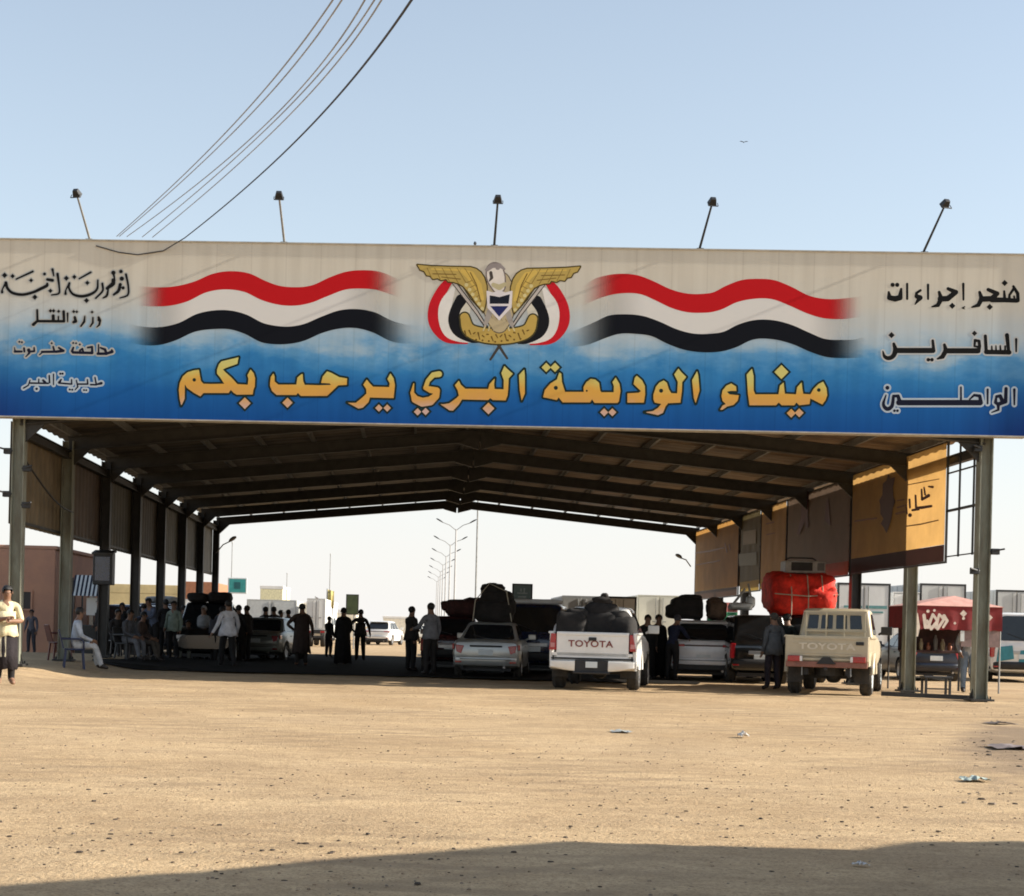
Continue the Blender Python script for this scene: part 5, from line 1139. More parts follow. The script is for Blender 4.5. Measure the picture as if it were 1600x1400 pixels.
def pickup(label, px, d, yaw, paint, sp):
    loc, rz = place(px, d, yaw); t = thing('pickup', label, 'pickup', loc, rz)
    W = sp['W']; hw = W/2; bl = sp['bed']; zf, zr_ = sp['floor'], sp['rail']; L_ = sp['L']; wr = sp['wr']; wy = sp['wy']; z0 = sp['z0']
    rust = sp.get('sides', paint)
    for sg in (-1, 1):
        q = MB(); P = arched(.05, bl, z0, zr_, wy, wr)
        q.prism([(sg*hw, y, z) for y, z in P], (-sg*.07, 0, 0))
        # bulged lower flank
        q.bar((sg*(hw+.012), .1, zr_-.02), (sg*(hw+.012), bl-.02, zr_-.02), .05, .05); q.build('bed_side', paint, t, bevel=.02)
        q = MB(); r = wr*1.2; ar = [Vector((sg*(hw+.02), wy+r*math.cos(a), wr+r*math.sin(a))) for a in [R(8+164*k/18) for k in range(19)]]
        q.tube(ar, sp.get('flare', .035), 8); q.build('wheel_arch', paint, t, smooth=50)
    q = MB(); q.box((0, bl/2, zf), (W-.14, bl, .06)); q.box((0, bl-.03, (zf+zr_)/2), (W-.14, .05, zr_-zf)); q.box((0, .12, zf-.08), (W-.2, .14, .12)); q.build('bed_floor', paint, t)
    tg = MB(); tg.box((0, .03, (sp['tg0']+zr_)/2), (W-.30 if sp['kind'] == 'round' else W-.04, .06, zr_-sp['tg0'])); tgo = tg.build('tailgate', paint, t, bevel=.015)
    q = MB(); q.box((0, -.003, zr_-.045), (W-.34, .02, .05)); 
    if sp['kind'] == 'square':
        q.box((0, -.003, sp['tg0']+.04), (W-.2, .02, .05)); q.box((0, -.002, (sp['tg0']+zr_)/2+.11), (W-.3, .012, .025)); q.box((0, -.002, (sp['tg0']+zr_)/2-.10), (W-.3, .012, .02))
    o = q.build('pressing', paint, tgo, bevel=.008)
    text_mesh('lettering', 'TOYOTA', sp['ts'], sp['tmat'], tgo, (sp.get('tx', 0), -.006, sp['tz']), sp['tb'], .006, sx=sp['tsx'], spacing=1.08)
    q = MB(); q.box((sp['hx'], -.012, zr_-.14), (.16, .03, .07)); o = q.build('handle', M['trim'], tgo, bevel=.01)
    # cab
    c0, c1 = bl+.05, sp['c1']; zc = sp['belt']; zt = sp['roof']; hwt = sp['hwt']
    st = [(c0, z0, zc, hw*.985, hw*.93), (c0+.2, z0-.02, zc, hw, hw*.94), (c1, z0-.02, zc, hw, hw*.93), (c1+.25, z0, zc-.01, hw, hw*.9), (L_-.35, z0+.02, zc-.08, hw*.97, hw*.85), (L_-.08, z0+.1, zc-.16, hw*.92, hw*.8), (L_, z0+.18, zc-.26, hw*.86, hw*.72)]
    q = MB(); q.loft([ring(*s) for s in st]); body = q.build('cab', paint, t); cut_wells(body, (sp['wy2'],), wr, hw)
    def rc(y0, y1, h, z, c=.09):
        P = []
        for cx_, cy_, a0 in ((h-c, y1-c, 0), (-h+c, y1-c, 90), (-h+c, y0+c, 180), (h-c, y0+c, 270)):
            for k in range(4): a = R(a0+30*k); P.append(Vector((cx_+c*math.cos(a), cy_+c*math.sin(a), z)))
        return P
    hb = hw*.92; rk = sp['rake']
    q = MB(); q.loft([rc(c0+.01, c1+.35, hb, zc-.02, .06), rc(c0+rk, c1-.32, hwt, zt-.06), rc(c0+rk+.05, c1-.38, hwt-.05, zt-.015, .12), rc(c0+rk+.25, c1-.55, hwt-.25, zt, .16)]); q.build('cab_roof', paint, t, smooth=35)
    A = [Vector(p) for p in ((-hb, c0+.01, zc-.02), (hb, c0+.01, zc-.02), (hwt, c0+rk, zt-.06), (-hwt, c0+rk, zt-.06))]
    def sub(A, u0, v0, u1, v1):
        f = lambda u, v: (A[0]*(1-u)+A[1]*u)*(1-v)+(A[3]*(1-u)+A[2]*u)*v
        return [f(u0, v0), f(u1, v0), f(u1, v1), f(u0, v1)]
    for k, (u0, u1) in enumerate(sp['rw']):
        q = MB(); pane(q, sub(A, u0, sp['rv'][0], u1, sp['rv'][1]), .004, r=.1 if len(sp['rw']) == 1 else .06); q.build('rear_window', M['glass'], t)
    Bf = [Vector(p) for p in ((hb, c1+.35, zc-.02), (-hb, c1+.35, zc-.02), (-hwt, c1-.32, zt-.06), (hwt, c1-.32, zt-.06))]
    q = MB(); pane(q, sub(Bf, .05, .05, .95, .95), .004); q.build('windscreen', M['glass'], t)
    for sg in (-1, 1):
        S = [Vector(p) for p in ((sg*hb, c0+.01, zc-.02), (sg*hb, c1+.35, zc-.02), (sg*hwt, c1-.32, zt-.06), (sg*hwt, c0+rk, zt-.06))]
        if sg < 0: S = [S[1], S[0], S[3], S[2]]
        for u0, u1 in sp['sw']:
            if sg < 0: u0, u1 = 1-u1, 1-u0
            q = MB(); pane(q, sub(S, u0, .12, u1, .9), .004); q.build('side_window', M['glass'], t)
        for y in (wy, sp['wy2']): wheel(t, sg*(hw-.11), y, wr, .25, steel=sp['kind'] == 'square', mat=M['alloy'] if sp['kind'] == 'round' else M['plate'])
        mirror_part(t, sg*(hw+.07), c1+.1, zc+.12, M['trim'] if sp['kind'] == 'square' else paint, 1.25)
        if sp['kind'] == 'round':
            zl0, zl1 = sp['tg0']+.16, zr_-.04
            q = MB(); q.prism([(sg*(hw+.004), -.012, zl0), (sg*(hw-.135), -.012, zl0), (sg*(hw-.135), -.012, zl1), (sg*(hw-.075 if sg > 0 else hw-.03), -.012, zl1)], (0, .12, 0)); lo = q.build('tail_lamp', M['red_lamp'], t, bevel=.012)
            q = MB(); q.box((sg*(hw-.07), -.016, zl0+.10), (.09, .01, .09)); q.build('reversing_lens', pm('pink_lens', (.55, .22, .22), .2, coat=.5), lo, bevel=.004)
        q = MB(); q.box((sg*hw*.72, L_-.12, zc-.28), (hw*.34, .26, .16)); q.build('headlight', M['clear_lamp'], t, bevel=.03)
        q = MB(); q.prism([(sg*hw*.55, wy+.42 if False else wy-.55, .72), (sg*(hw-.02), wy-.55, .72), (sg*(hw-.02), wy-.58, .26), (sg*hw*.62, wy-.58, .26)], (0, .02, 0)); q.build('mud_flap', M['rubber'], t)
    if sp['kind'] == 'round':
        for sg in (-1, 1):
            q = MB(); q.loft([[Vector((sg*x, y, z)) for y, z in ((y0, .40+dz), (y0-.03, .45+dz*.5), (y0-.02, .60), (y0+.05, .62), (y0+.2, .60), (y0+.2, .42))] for x, y0, dz in ((.34, -.13, .0), (.6, -.12, .02), (hw*.96, -.06, .07), (hw*1.0, .10, .10))]); q.build('bumper', paint, t, smooth=45)
        q = MB(); q.box((0, -.03, .50), (.68, .18, .26)); q.box((0, -.13, .37), (.75, .08, .05)); q.bar((-.3, .1, .66), (.3, .1, .66), .1, .06); stp = q.build('bumper_step', M['trim'], t, bevel=.015)
        q = MB(); q.box((0, -.126, .535), (.24, .012, .125)); q.build('number_plate', M['plate'], t, bevel=.004)
        q = MB(); q.box((0, .02, .655), (W-.1, .08, .03)); q.build('gap_strip', M['trim'], t)
    else:
        q = MB(); q.box((0, -.02, sp['tg0']-.07), (W-.06, .06, .12)); q.build('rear_bar', pm('faded_red_brown_bar', (.24, .10, .07), .6, var=.25), t, bevel=.01)
        for sg in (-1, 1):
            q = MB(); q.box((sg*(hw-.2), -.06, sp['tg0']+.045), (.26, .06, .12)); lo = q.build('tail_lamp', M['red_lamp'], t, bevel=.012)
            q = MB(); q.box((sg*(hw-.34), -.062, sp['tg0']+.045), (.06, .055, .11)); q.build('reversing_lens', M['clear_lamp'], lo, bevel=.006)
        q = MB(); q.prism([(-.20, -.055, sp['tg0']-.06), (.20, -.055, sp['tg0']-.06), (.07, -.055, sp['tg0']+.09), (-.07, -.055, sp['tg0']+.09)], (0, -.03, 0)); q.bar((0, -.02, sp['tg0']-.16), (0, -.2, sp['tg0']-.16), .07, .05); q.build('tow_hitch', M['trim'], t, bevel=.006)
        for sg, x in ((1, hw-.36), (-1, hw-.36)):
            q = MB(); q.bar((sg*x, .0, sp['tg0']-.12), (sg*x, -.01, sp['tg0']-.3), .02, .05); q.build('shackle', M['galv'], t)
    q = MB()
    for sg in (-1, 1): q.bar((sg*.42, .1, .50), (sg*.42, L_-.2, .50), .09, .14)
    q.bar((-hw+.2, wy, wr), (hw-.2, wy, wr), .11, .11); q.blob((0.06, wy, wr), (.32, .34, .30), .8, .0); q.bar((-hw+.2, sp['wy2'], wr), (hw-.2, sp['wy2'], wr), .1, .1)
    q.lathe([(.30, -.09), (.31, .09)], 18, M=Matrix.Translation((0, .62, .50))); q.box((-.3, 1.9, .48), (.5, .8, .25)); q.tube([(.45, .05, .42), (.45, 1.2, .45)], .035, 8)
    q.build('chassis', M['trim'], t)
    return t
wp = pickup('white double cab pickup with red lettering on its tailgate and dark bags in the bed', 924, 31.5, 12, M['white_paint'],
    dict(W=1.78, bed=1.5, floor=.74, rail=1.20, L=5.15, wr=.375, wy=1.02, wy2=4.12, z0=.50, kind='round', tg0=.66, ts=.185, tmat=pm('red_brown_letters', (.20, .04, .035), .5), tz=.955, tx=-.04, tb=.0035, tsx=1.14, hx=.0, c1=3.35, belt=1.14, roof=1.76, hwt=.62, rake=.20, rw=((.05, .95),), rv=(.06, .96), sw=((.07, .45), (.48, .9)), flare=.04))
bp_ = pickup('sand beige single cab pickup with barred rear windows beside the right posts', 1290, 31.8, 20, M['beige_paint'],
    dict(W=1.70, bed=1.95, floor=.80, rail=1.24, L=5.1, wr=.395, wy=1.08, wy2=4.22, z0=.62, kind='square', tg0=.72, ts=.18, tmat=pm('pale_letters', (.62, .56, .44), .5), tz=1.02, tb=.005, tsx=1.45, hx=.66, c1=3.35, belt=1.24, roof=1.86, hwt=.70, rake=.10, rw=((.10, .245), (.29, .455), (.505, .66), (.705, .87)), rv=(.32, .84), sw=((.2, .85),), flare=.055))
q = MB(); bl = 1.9       # headboard hoop with uprights in front of the cab window
for x in (-.62, -.19, .19, .62): q.bar((x, bl, 1.22), (x, bl, 1.78), .03, .03, up=(0, 1, 0))
for z in (1.36, 1.78): q.bar((-.66, bl, z), (.66, bl, z), .035, .035)
q.build('headboard', M['beige_paint'], bp_, bevel=.004)
q = MB(); q.prism([(.835, .25, .60), (.835, 1.7, .60), (.865, 1.7, .60), (.865, .25, .60)], (0, 0, .03)); q.build('side_step', M['trim'], bp_)
# bags in the white pickup's bed
for lab, c, d, e, m in (('big black bag heaped in the middle of the white pickup bed', (.10, .85, .77), [((0, 0, .42), (.95, .8, .86), .5, .05), ((-.02, .05, .86), (.74, .6, .40), .7, .06)], 1, 'dark_cloth'),
                        ('black bag at the left of the white pickup bed', (-.50, .80, .77), [((0, 0, .42), (.66, .9, .86), .4, .04), ((.1, 0, .76), (.5, .7, .34), .6, .06)], 1, 'dark_cloth'),
                        ('black bag slumped at the right of the white pickup bed', (.55, .85, .77), [((0, 0, .38), (.56, .9, .80), .45, .05), ((-.1, 0, .70), (.5, .7, .40), .7, .06)], 1, 'dark_cloth'),
                        ('small black knotted sack on top of the heap in the white pickup bed', (.10, .80, 1.80), [((0, 0, .06), (.40, .3, .2), .8, .1), ((.05, 0, .17), (.16, .14, .12), .9, .1)], 1, 'dark_cloth')):
    bundle('bag', lab, 'bag', wp, c, d, M[m], 'bags in the white pickup bed')

# ---- lorries with box bodies
def lorry(label, px0, px1, ytop, d, paint, framed, yaw=0, L_=5.5, marks=None, zbot=.95, frame_m=None):
    W = (px1-px0)/2400*d; (x, y, z), rz = place((px0+px1)/2, d, yaw); zt = hgt((px0+px1)/2, ytop, d)-z
    t = thing('lorry', label, 'lorry', (x, y, z), rz, 'lorries parked beyond the queue'); hw = W/2
    fm = frame_m or M['trim']
    q = MB(); q.box((0, L_/2+.02, (zt+zbot)/2), (W-.02, L_-.04, zt-zbot-.02)); 
    for i in range(9): q.box((0, .3+i*(L_-.6)/8, (zt+zbot)/2), (W+.03, .05, zt-zbot-.12))
    q.build('box_body', paint, t, bevel=.015)
    for sg in (-1, 1):
        q = MB(); q.box((sg*(hw/2-.01), -.012, (zt+zbot)/2), (hw-.09, .03, zt-zbot-.16)); dr = q.build('rear_door', paint, t, bevel=.008)
        q = MB(); q.tube([(sg*.16, -.045, zbot+.1), (sg*.16, -.045, zt-.12)], .016, 6); q.box((sg*.22, -.05, (zt+zbot)/2-.2), (.16, .02, .04)); q.build('lock_bar', M['galv'], dr)
        q = MB(); q.box((sg*(hw-.13), -.02, zbot-.12), (.22, .05, .1)); q.build('tail_lamp', M['red_lamp'], t)
        for yy in (1.2, L_+.9):
            wheel(t, sg*(hw-.16), yy, .42, .28, mat=M['galv'], steel=True)
    q = MB(); k = .07 if framed else .03
    q.box((0, -.012, zt-k/2), (W, .05, k)); q.box((0, -.012, zbot+k/2), (W, .05, k))
    for sg in (-1, 1): q.box((sg*(hw-k/2), -.012, (zt+zbot)/2), (k, .05, zt-zbot-2*k-.004))
    q.build('door_frame', fm if framed else paint, t)
    q = MB(); q.box((0, L_/2+.5, zbot-.12), (W*.5, L_+1.2, .2)); q.box((0, .02, .55), (W*.92, .1, .12)); q.bar((-hw+.2, 1.2, .42), (hw-.2, 1.2, .42), .14); q.bar((-W*.3, .05, .55), (-W*.3, .05, zbot-.1), .06, up=(0, 1, 0)); q.bar((W*.3, .05, .55), (W*.3, .05, zbot-.1), .06, up=(0, 1, 0)); q.build('chassis', M['trim'], t)
    q = MB(); q.loft([[Vector((sx*hw*.92, y_, z_)) for sx, z_ in ((-1, .5), (1, .5), (1, 1.5 if y_ > L_+1.5 else 2.3), (-1, 1.5 if y_ > L_+1.5 else 2.3))] for y_ in (L_+.1, L_+1.35, L_+1.7)]); q.build('cab', M['white_paint'], t, bevel=.05)
    q = MB(); q.box((0, L_+1.66, 1.75), (W*.8, .03, .55)); q.build('windscreen', M['glass'], t)
    for u, v, uw, vh in marks or []:
        q = MB(); q.box((u*W, -.032, zbot+v*(zt-zbot)), (uw*W, .012, vh*(zt-zbot))); q.build('marking', pm('faded_teal_print', (.10, .24, .24), .6), t)
    return t
WB = pm('white_lorry_body', (.62, .62, .60), .5, var=.08, scale=1); GB = pm('pale_grey_lorry_body', (.46, .47, .46), .5, var=.1, scale=1); CB = pm('cream_lorry_body', (.60, .58, .48), .55, var=.1, scale=1)
lorry('pale grey box lorry directly behind the white pickup cab', 876, 938, 931, 64, GB, False)
lorry('box lorry with a dark door frame right behind the white pickup bags', 939, 992, 932, 62, WB, True)
lorry('cream box lorry behind the people between the white pickup and the crossover', 994, 1062, 930, 68, CB, False)
lorry('white box lorry with a dark frame and teal lettering marks behind the beige pickup', 1305, 1388, 911, 54, WB, True, marks=[(-.2, .62, .34, .035), (.24, .62, .40, .05), (.24, .54, .26, .03), (-.2, .55, .2, .02)])
lorry('plain white lorry behind the second right post', 1392, 1436, 925, 58, WB, False)
lorry('pale lorry with a heavy black frame behind the peak of the red canopy', 1434, 1506, 912, 58, GB, True)
lorry('grey lorry with a dark frame at the right edge behind the nearest right post', 1553, 1618, 922, 60, GB, True)
lorry('pale grey box lorry beyond the left half of the shed behind the standing men', 384, 462, 937, 88, pm('grey_white_lorry_body', (.50, .50, .47), .5, var=.1), False)
lorry('bright white lorry beyond the shed between two standing men', 478, 507, 935, 84, WB, False)

car('distant_car', 'pale car side on far beyond the shed, right of the white car in the sun', 'car', 628, 150, 82, pm('pale_grey_paint', (.55, .55, .52), .35, coat=.4), 4.4, 1.7, .98, 1.45, (.62, 3.3, 1.22, 2.45), 'sedan', .31)
car('distant_van', 'small white van far beyond the shed behind the small boy', 'van', 497, 128, 10, M['white_paint'], 4.9, 1.8, 1.12, 1.95, (.08, 3.9, .30, 3.2), 'suv', .34)
# ---- red canopied stall and the small red and green stall
d = 35.5; x0, x1 = gx(1427, d, 2), gx(1566, d, 2); cx_ = (x0+x1)/2; w_ = x1-x0
t = thing('tea_stall', 'stall with a red canopy, white script on the valance and a pink peaked roof', 'stall', (cx_, d, 0))
ze = hgt(1490, 947, d); zv = hgt(1490, 983, d); zp = hgt(1490, 930, d)
q = MB(); q.add([(-w_/2-.03, -.04, ze), (w_/2+.03, -.04, ze), (w_/2+.03, 1.84, ze), (-w_/2-.03, 1.84, ze), (.1, .5, zp), (.1, 1.3, zp)], [(0, 1, 4), (1, 2, 5, 4), (2, 3, 5), (3, 0, 4, 5)]); o = q.build('roof', M['pink_roof'], t); md = o.modifiers.new('thick', 'SOLIDIFY'); md.thickness = .01
RV = pm('red_valance_cloth', (.20, .014, .016), .75, var=.2, scale=3)
q = MB(); n = 30; vs = []
for j in range(n+1):
    x = -w_/2+w_*j/n
    for i in range(4): vs.append((x, -.02-.014*math.sin(j*1.1)*i/3, ze-.01-(ze-zv)*i/3-(.02*math.sin(j*.8)**2 if i == 3 else 0)))
q.add(vs, [(j*4+i, j*4+i+1, (j+1)*4+i+1, (j+1)*4+i) for j in range(n) for i in range(3)]); va = q.build('valance', RV, t, smooth=60)
for sg in (-1, 1):
    q = MB(); q.add([(sg*w_/2, 0, ze-.01), (sg*w_/2, 1.8, ze-.01), (sg*w_/2, 1.8, zv), (sg*w_/2, 0, zv)], [(0, 1, 2, 3)]); o = q.build('side_valance', RV, t); md = o.modifiers.new('thick', 'SOLIDIFY'); md.thickness = .006
    for y in (.02, 1.8):
        q = MB(); q.tube([(sg*w_*.49, y+.02, 0), (sg*w_*.49, y+.02, ze-.02)], .022, 8); q.build('post', M['galv'] if y < 1 else M['steel_dark'], t)
inv = parent_inv(t)
o = art('lettering', scaled([S_((925, 560, 26), (935, 640, 30), (930, 690, 18)), S_((975, 565, 20), (985, 640, 22)), S_((1000, 640, 20), (1030, 560, 16), (1060, 600, 18), (1020, 650, 20), (995, 600, 16)), S_((1050, 640, 20), (1070, 560, 14), (1100, 590, 18), (1060, 650, 18)), S_((1100, 570, 22), (1120, 600, 18), (1095, 640, 14)), ('d', 1000, 540, 10), ('d', 1040, 535, 8), ('k', 1222, 555, 18), ('d', 1222, 585, 9), ('d', 1168, 615, 8), ('k', 1385, 580, 16)], 1200, 820, 4), pm('white_script', (.70, .60, .52), .7), None, lambda px, py: on_plane(px, py, Vector((cx_, d-.05, 0)), Vector((0, -1, 0))), res=.3); o.parent = t; o.matrix_parent_inverse = inv
q = MB(); q.box((w_*.27, .03, (hgt(1530, 981, d)+hgt(1530, 1011, d))/2), (w_*.44, .02, hgt(1530, 981, d)-hgt(1530, 1011, d))); q.build('menu_board', pm('dusty_pink_board', (.22, .15, .14), .7, var=.2), t)
q = MB(); q.box((w_*.06, .008, (hgt(1530, 985, d)+hgt(1530, 1004, d))/2), (.09, .03, .24)); q.build('notice', M['plate'], t)
q = MB(); q.box((-w_*.12, .9, .93), (w_*.72, .5, .06)); q.box((-w_*.10, 1.12, 1.22), (w_*.78, .04, .56)); q.build('shelf', pm('dark_red_shelf', (.05, .018, .016), .7, var=.4), t, bevel=.01)
for sx in (-w_*.46, w_*.22):
    for sy in (.7, 1.1): q = MB(); q.bar((sx, sy, 0), (sx, sy, .9), .04, .04, up=(0, 1, 0)); q.build('leg', M['trim'], t)
for i in range(9):
    q = MB(); x = -w_*.44+i*.17; h = .14+.09*((i*5) % 3); q.lathe([(.05, 0), (.06, h*.7), (.03, h), (.03, h+.04)], 10, M=Matrix.Translation((x, .8, .96))); q.build('canister', pm('tin_canister', ((.22, .08, .04), (.12, .11, .1), (.25, .2, .12))[i % 3], .4, .4), t, smooth=40)
# low bench in front of the stall
def bench(label, px, d, w_):
    x = gx(px, d); t = thing('bench', label, 'bench', (x, d, -.01)); q = MB(); q.box((0, 0, .40), (w_, .34, .05)); q.build('seat', M['trim'], t, bevel=.01)
    for sx in (-1, 1):
        for sy in (-1, 1): q = MB(); q.bar((sx*(w_/2-.05), sy*.13, 0), (sx*(w_/2-.05), sy*.13, .385), .045, .045, up=(0, 1, 0)); q.build('leg', M['trim'], t)
    q = MB(); q.bar((-w_/2+.06, -.13, .15), (w_/2-.06, -.13, .15), .03); q.build('stretcher', M['trim'], t); return t
bench('low dark bench standing in front of the red canopied stall', 1462, 33.6, .62)
# fallen rail on the ground between the two right posts
t = thing('fallen_rail', 'long dark steel rail lying on the sand at the foot of the nearest right post', 'rail', (gx(1480, 31.6), 31.9, 0)); q = MB(); q.bar((-1.15, .35, .05), (.42, -.75, .05), .09, .09); q.build('rail', M['steel_dark'], t)
q = MB(); q.box((.42, -.75, .08), (.2, .2, .15)); q.build('foot', M['steel_dark'], t, bevel=.02)
d = 60; x0, x1 = gx(1106, d, 2), gx(1152, d, 2); w_ = x1-x0
t = thing('cloth_stall', 'small stall hung with a red cloth over a green cloth beside the crossover', 'stall', ((x0+x1)/2, d, 0))
for nm, a, b, m in (('red_cloth', 941, 956, pm('dull_red_cloth', (.26, .07, .06), .8)), ('green_cloth', 956, 978, pm('green_cloth', (.04, .25, .11), .8, var=.3, scale=3))):
    q = MB(); za, zb_ = hgt(1128, a, d), hgt(1128, b, d); n = 14
    q.add([p for j in range(n+1) for p in ((-w_/2+w_*j/n, .03*math.sin(j*1.3), za-.004), (-w_/2+w_*j/n, .05*math.sin(j*1.3), zb_))], [(2*j, 2*j+1, 2*j+3, 2*j+2) for j in range(n)]); q.build(nm, m, t, smooth=60)
for sx in (-1, 1): q = MB(); q.tube([(sx*w_/2, .05, 0), (sx*w_/2, .05, hgt(1128, 940, d))], .03, 8); q.build('post', M['galv'], t)
q = MB(); q.box((0, .4, .6), (w_, .6, 1.0)); q.build('table', pm('pale_table', (.4, .38, .3), .7), t, bevel=.02)
# ================================================================== PEOPLE
SKIN = [pm('brown_skin', (.20, .105, .062), .6, var=.1), pm('dark_skin', (.10, .055, .036), .6, var=.1)]
M['hair'] = pm('black_hair', (.010, .009, .008), .6, var=.3, scale=40, bump=.5, bscale=90)
M['shoe'] = pm('dark_leather', (.03, .022, .018), .6)
M['eye'] = pm('dark_eye', (.01, .008, .008), .2)
cloth_cache = {}
def cloth(c):
    if c not in cloth_cache: cloth_cache[c] = pm('cloth_%d' % len(cloth_cache), c, .85, var=.22, scale=6, bump=.6, bscale=14, spec=.2)
    return cloth_cache[c]
BASE = {'pel': (0, 0, .95), 'wai': (0, 0, 1.10), 'che': (0, .01, 1.27), 'sho': (0, -.01, 1.41), 'nec': (0, .0, 1.49), 'hd0': (0, .02, 1.565), 'hd1': (0, .02, 1.645), 'top': (0, .005, 1.70),
        'hipL': (-.095, 0, .90), 'kneL': (-.11, .02, .49), 'ankL': (-.115, -.02, .09), 'toeL': (-.13, .15, .035), 'hipR': (.095, 0, .90), 'kneR': (.11, .02, .49), 'ankR': (.115, -.02, .09), 'toeR': (.13, .15, .035),
        'shlL': (-.185, -.01, 1.405), 'elbL': (-.235, -.03, 1.12), 'wriL': (-.25, .05, .88), 'shlR': (.185, -.01, 1.405), 'elbR': (.235, -.03, 1.12), 'wriR': (.25, .05, .88)}
RAD = {'pel': .128, 'wai': .118, 'che': .135, 'sho': .10, 'nec': .060, 'hd0': .074, 'hd1': .084, 'top': .052, 'hip': .112, 'kne': .084, 'ank': .062, 'toe': .042, 'shl': .072, 'elb': .058, 'wri': .036, 'pal': .034}
EDG = [('pel', 'wai', 'shirt'), ('wai', 'che', 'shirt'), ('che', 'sho', 'shirt'), ('sho', 'nec', 'skin'), ('nec', 'hd0', 'skin'), ('hd0', 'hd1', 'skin'), ('hd1', 'top', 'skin')]
for S__ in 'LR':
    EDG += [('pel', 'hip'+S__, 'legs'), ('hip'+S__, 'kne'+S__, 'legs'), ('kne'+S__, 'ank'+S__, 'legs'), ('ank'+S__, 'toe'+S__, 'foot'), ('sho', 'shl'+S__, 'shirt'), ('shl'+S__, 'elb'+S__, 'shirt'), ('elb'+S__, 'wri'+S__, 'fore'), ('wri'+S__, 'pal'+S__, 'skin')]
POSES = {
    'stand': {},
    'ease': {'kneL': (-.12, .03, .49), 'ankL': (-.15, -.02, .09), 'toeL': (-.19, .14, .035), 'elbR': (.25, -.05, 1.13), 'wriR': (.22, .14, .94)},
    'fold': {'elbL': (-.26, .06, 1.13), 'wriL': (-.04, .24, 1.13), 'elbR': (.26, .06, 1.13), 'wriR': (.05, .26, 1.17), 'hd0': (0, .04, 1.56), 'hd1': (0, .065, 1.635), 'top': (0, .075, 1.69)},
    'hip': {'elbL': (-.43, -.06, 1.16), 'wriL': (-.20, .03, 1.0), 'elbR': (.30, .02, 1.14), 'wriR': (.36, .20, .93), 'ankR': (.14, .05, .09), 'toeR': (.18, .20, .035)},
    'reach': {'elbL': (-.27, .12, 1.16), 'wriL': (-.24, .36, 1.12), 'elbR': (.24, -.03, 1.12), 'wriR': (.24, .06, .9)},
    'walk': {'hipL': (-.095, .02, .90), 'kneL': (-.10, .18, .50), 'ankL': (-.10, .25, .10), 'toeL': (-.11, .42, .05), 'kneR': (.10, -.04, .49), 'ankR': (.10, -.30, .13), 'toeR': (.11, -.16, .035), 'elbL': (-.30, -.10, 1.15), 'wriL': (-.42, -.04, .92), 'elbR': (.28, .04, 1.13), 'wriR': (.30, .20, .93)},
    'lean': {'wai': (0, .03, 1.10), 'che': (0, .10, 1.25), 'sho': (0, .15, 1.37), 'nec': (0, .19, 1.45), 'hd0': (0, .23, 1.51), 'hd1': (0, .25, 1.585), 'top': (0, .25, 1.64), 'shlL': (-.185, .15, 1.36), 'shlR': (.185, .15, 1.36), 'elbL': (-.25, .30, 1.16), 'wriL': (-.20, .50, 1.12), 'elbR': (.25, .30, 1.16), 'wriR': (.20, .50, 1.10)},
    'sit': {'pel': (0, 0, .54), 'wai': (0, .02, .69), 'che': (0, .05, .86), 'sho': (0, .06, 1.0), 'nec': (0, .08, 1.09), 'hd0': (0, .11, 1.155), 'hd1': (0, .12, 1.235), 'top': (0, .11, 1.29), 'hipL': (-.10, .04, .52), 'hipR': (.10, .04, .52), 'kneL': (-.13, .46, .50), 'kneR': (.13, .44, .52), 'ankL': (-.14, .50, .09), 'ankR': (.15, .58, .09), 'toeL': (-.15, .67, .035), 'toeR': (.17, .74, .035), 'shlL': (-.185, .06, .995), 'shlR': (.185, .06, .995), 'elbL': (-.25, .14, .72), 'wriL': (-.16, .36, .62), 'elbR': (.25, .14, .72), 'wriR': (.14, .36, .64)},
}
people = []
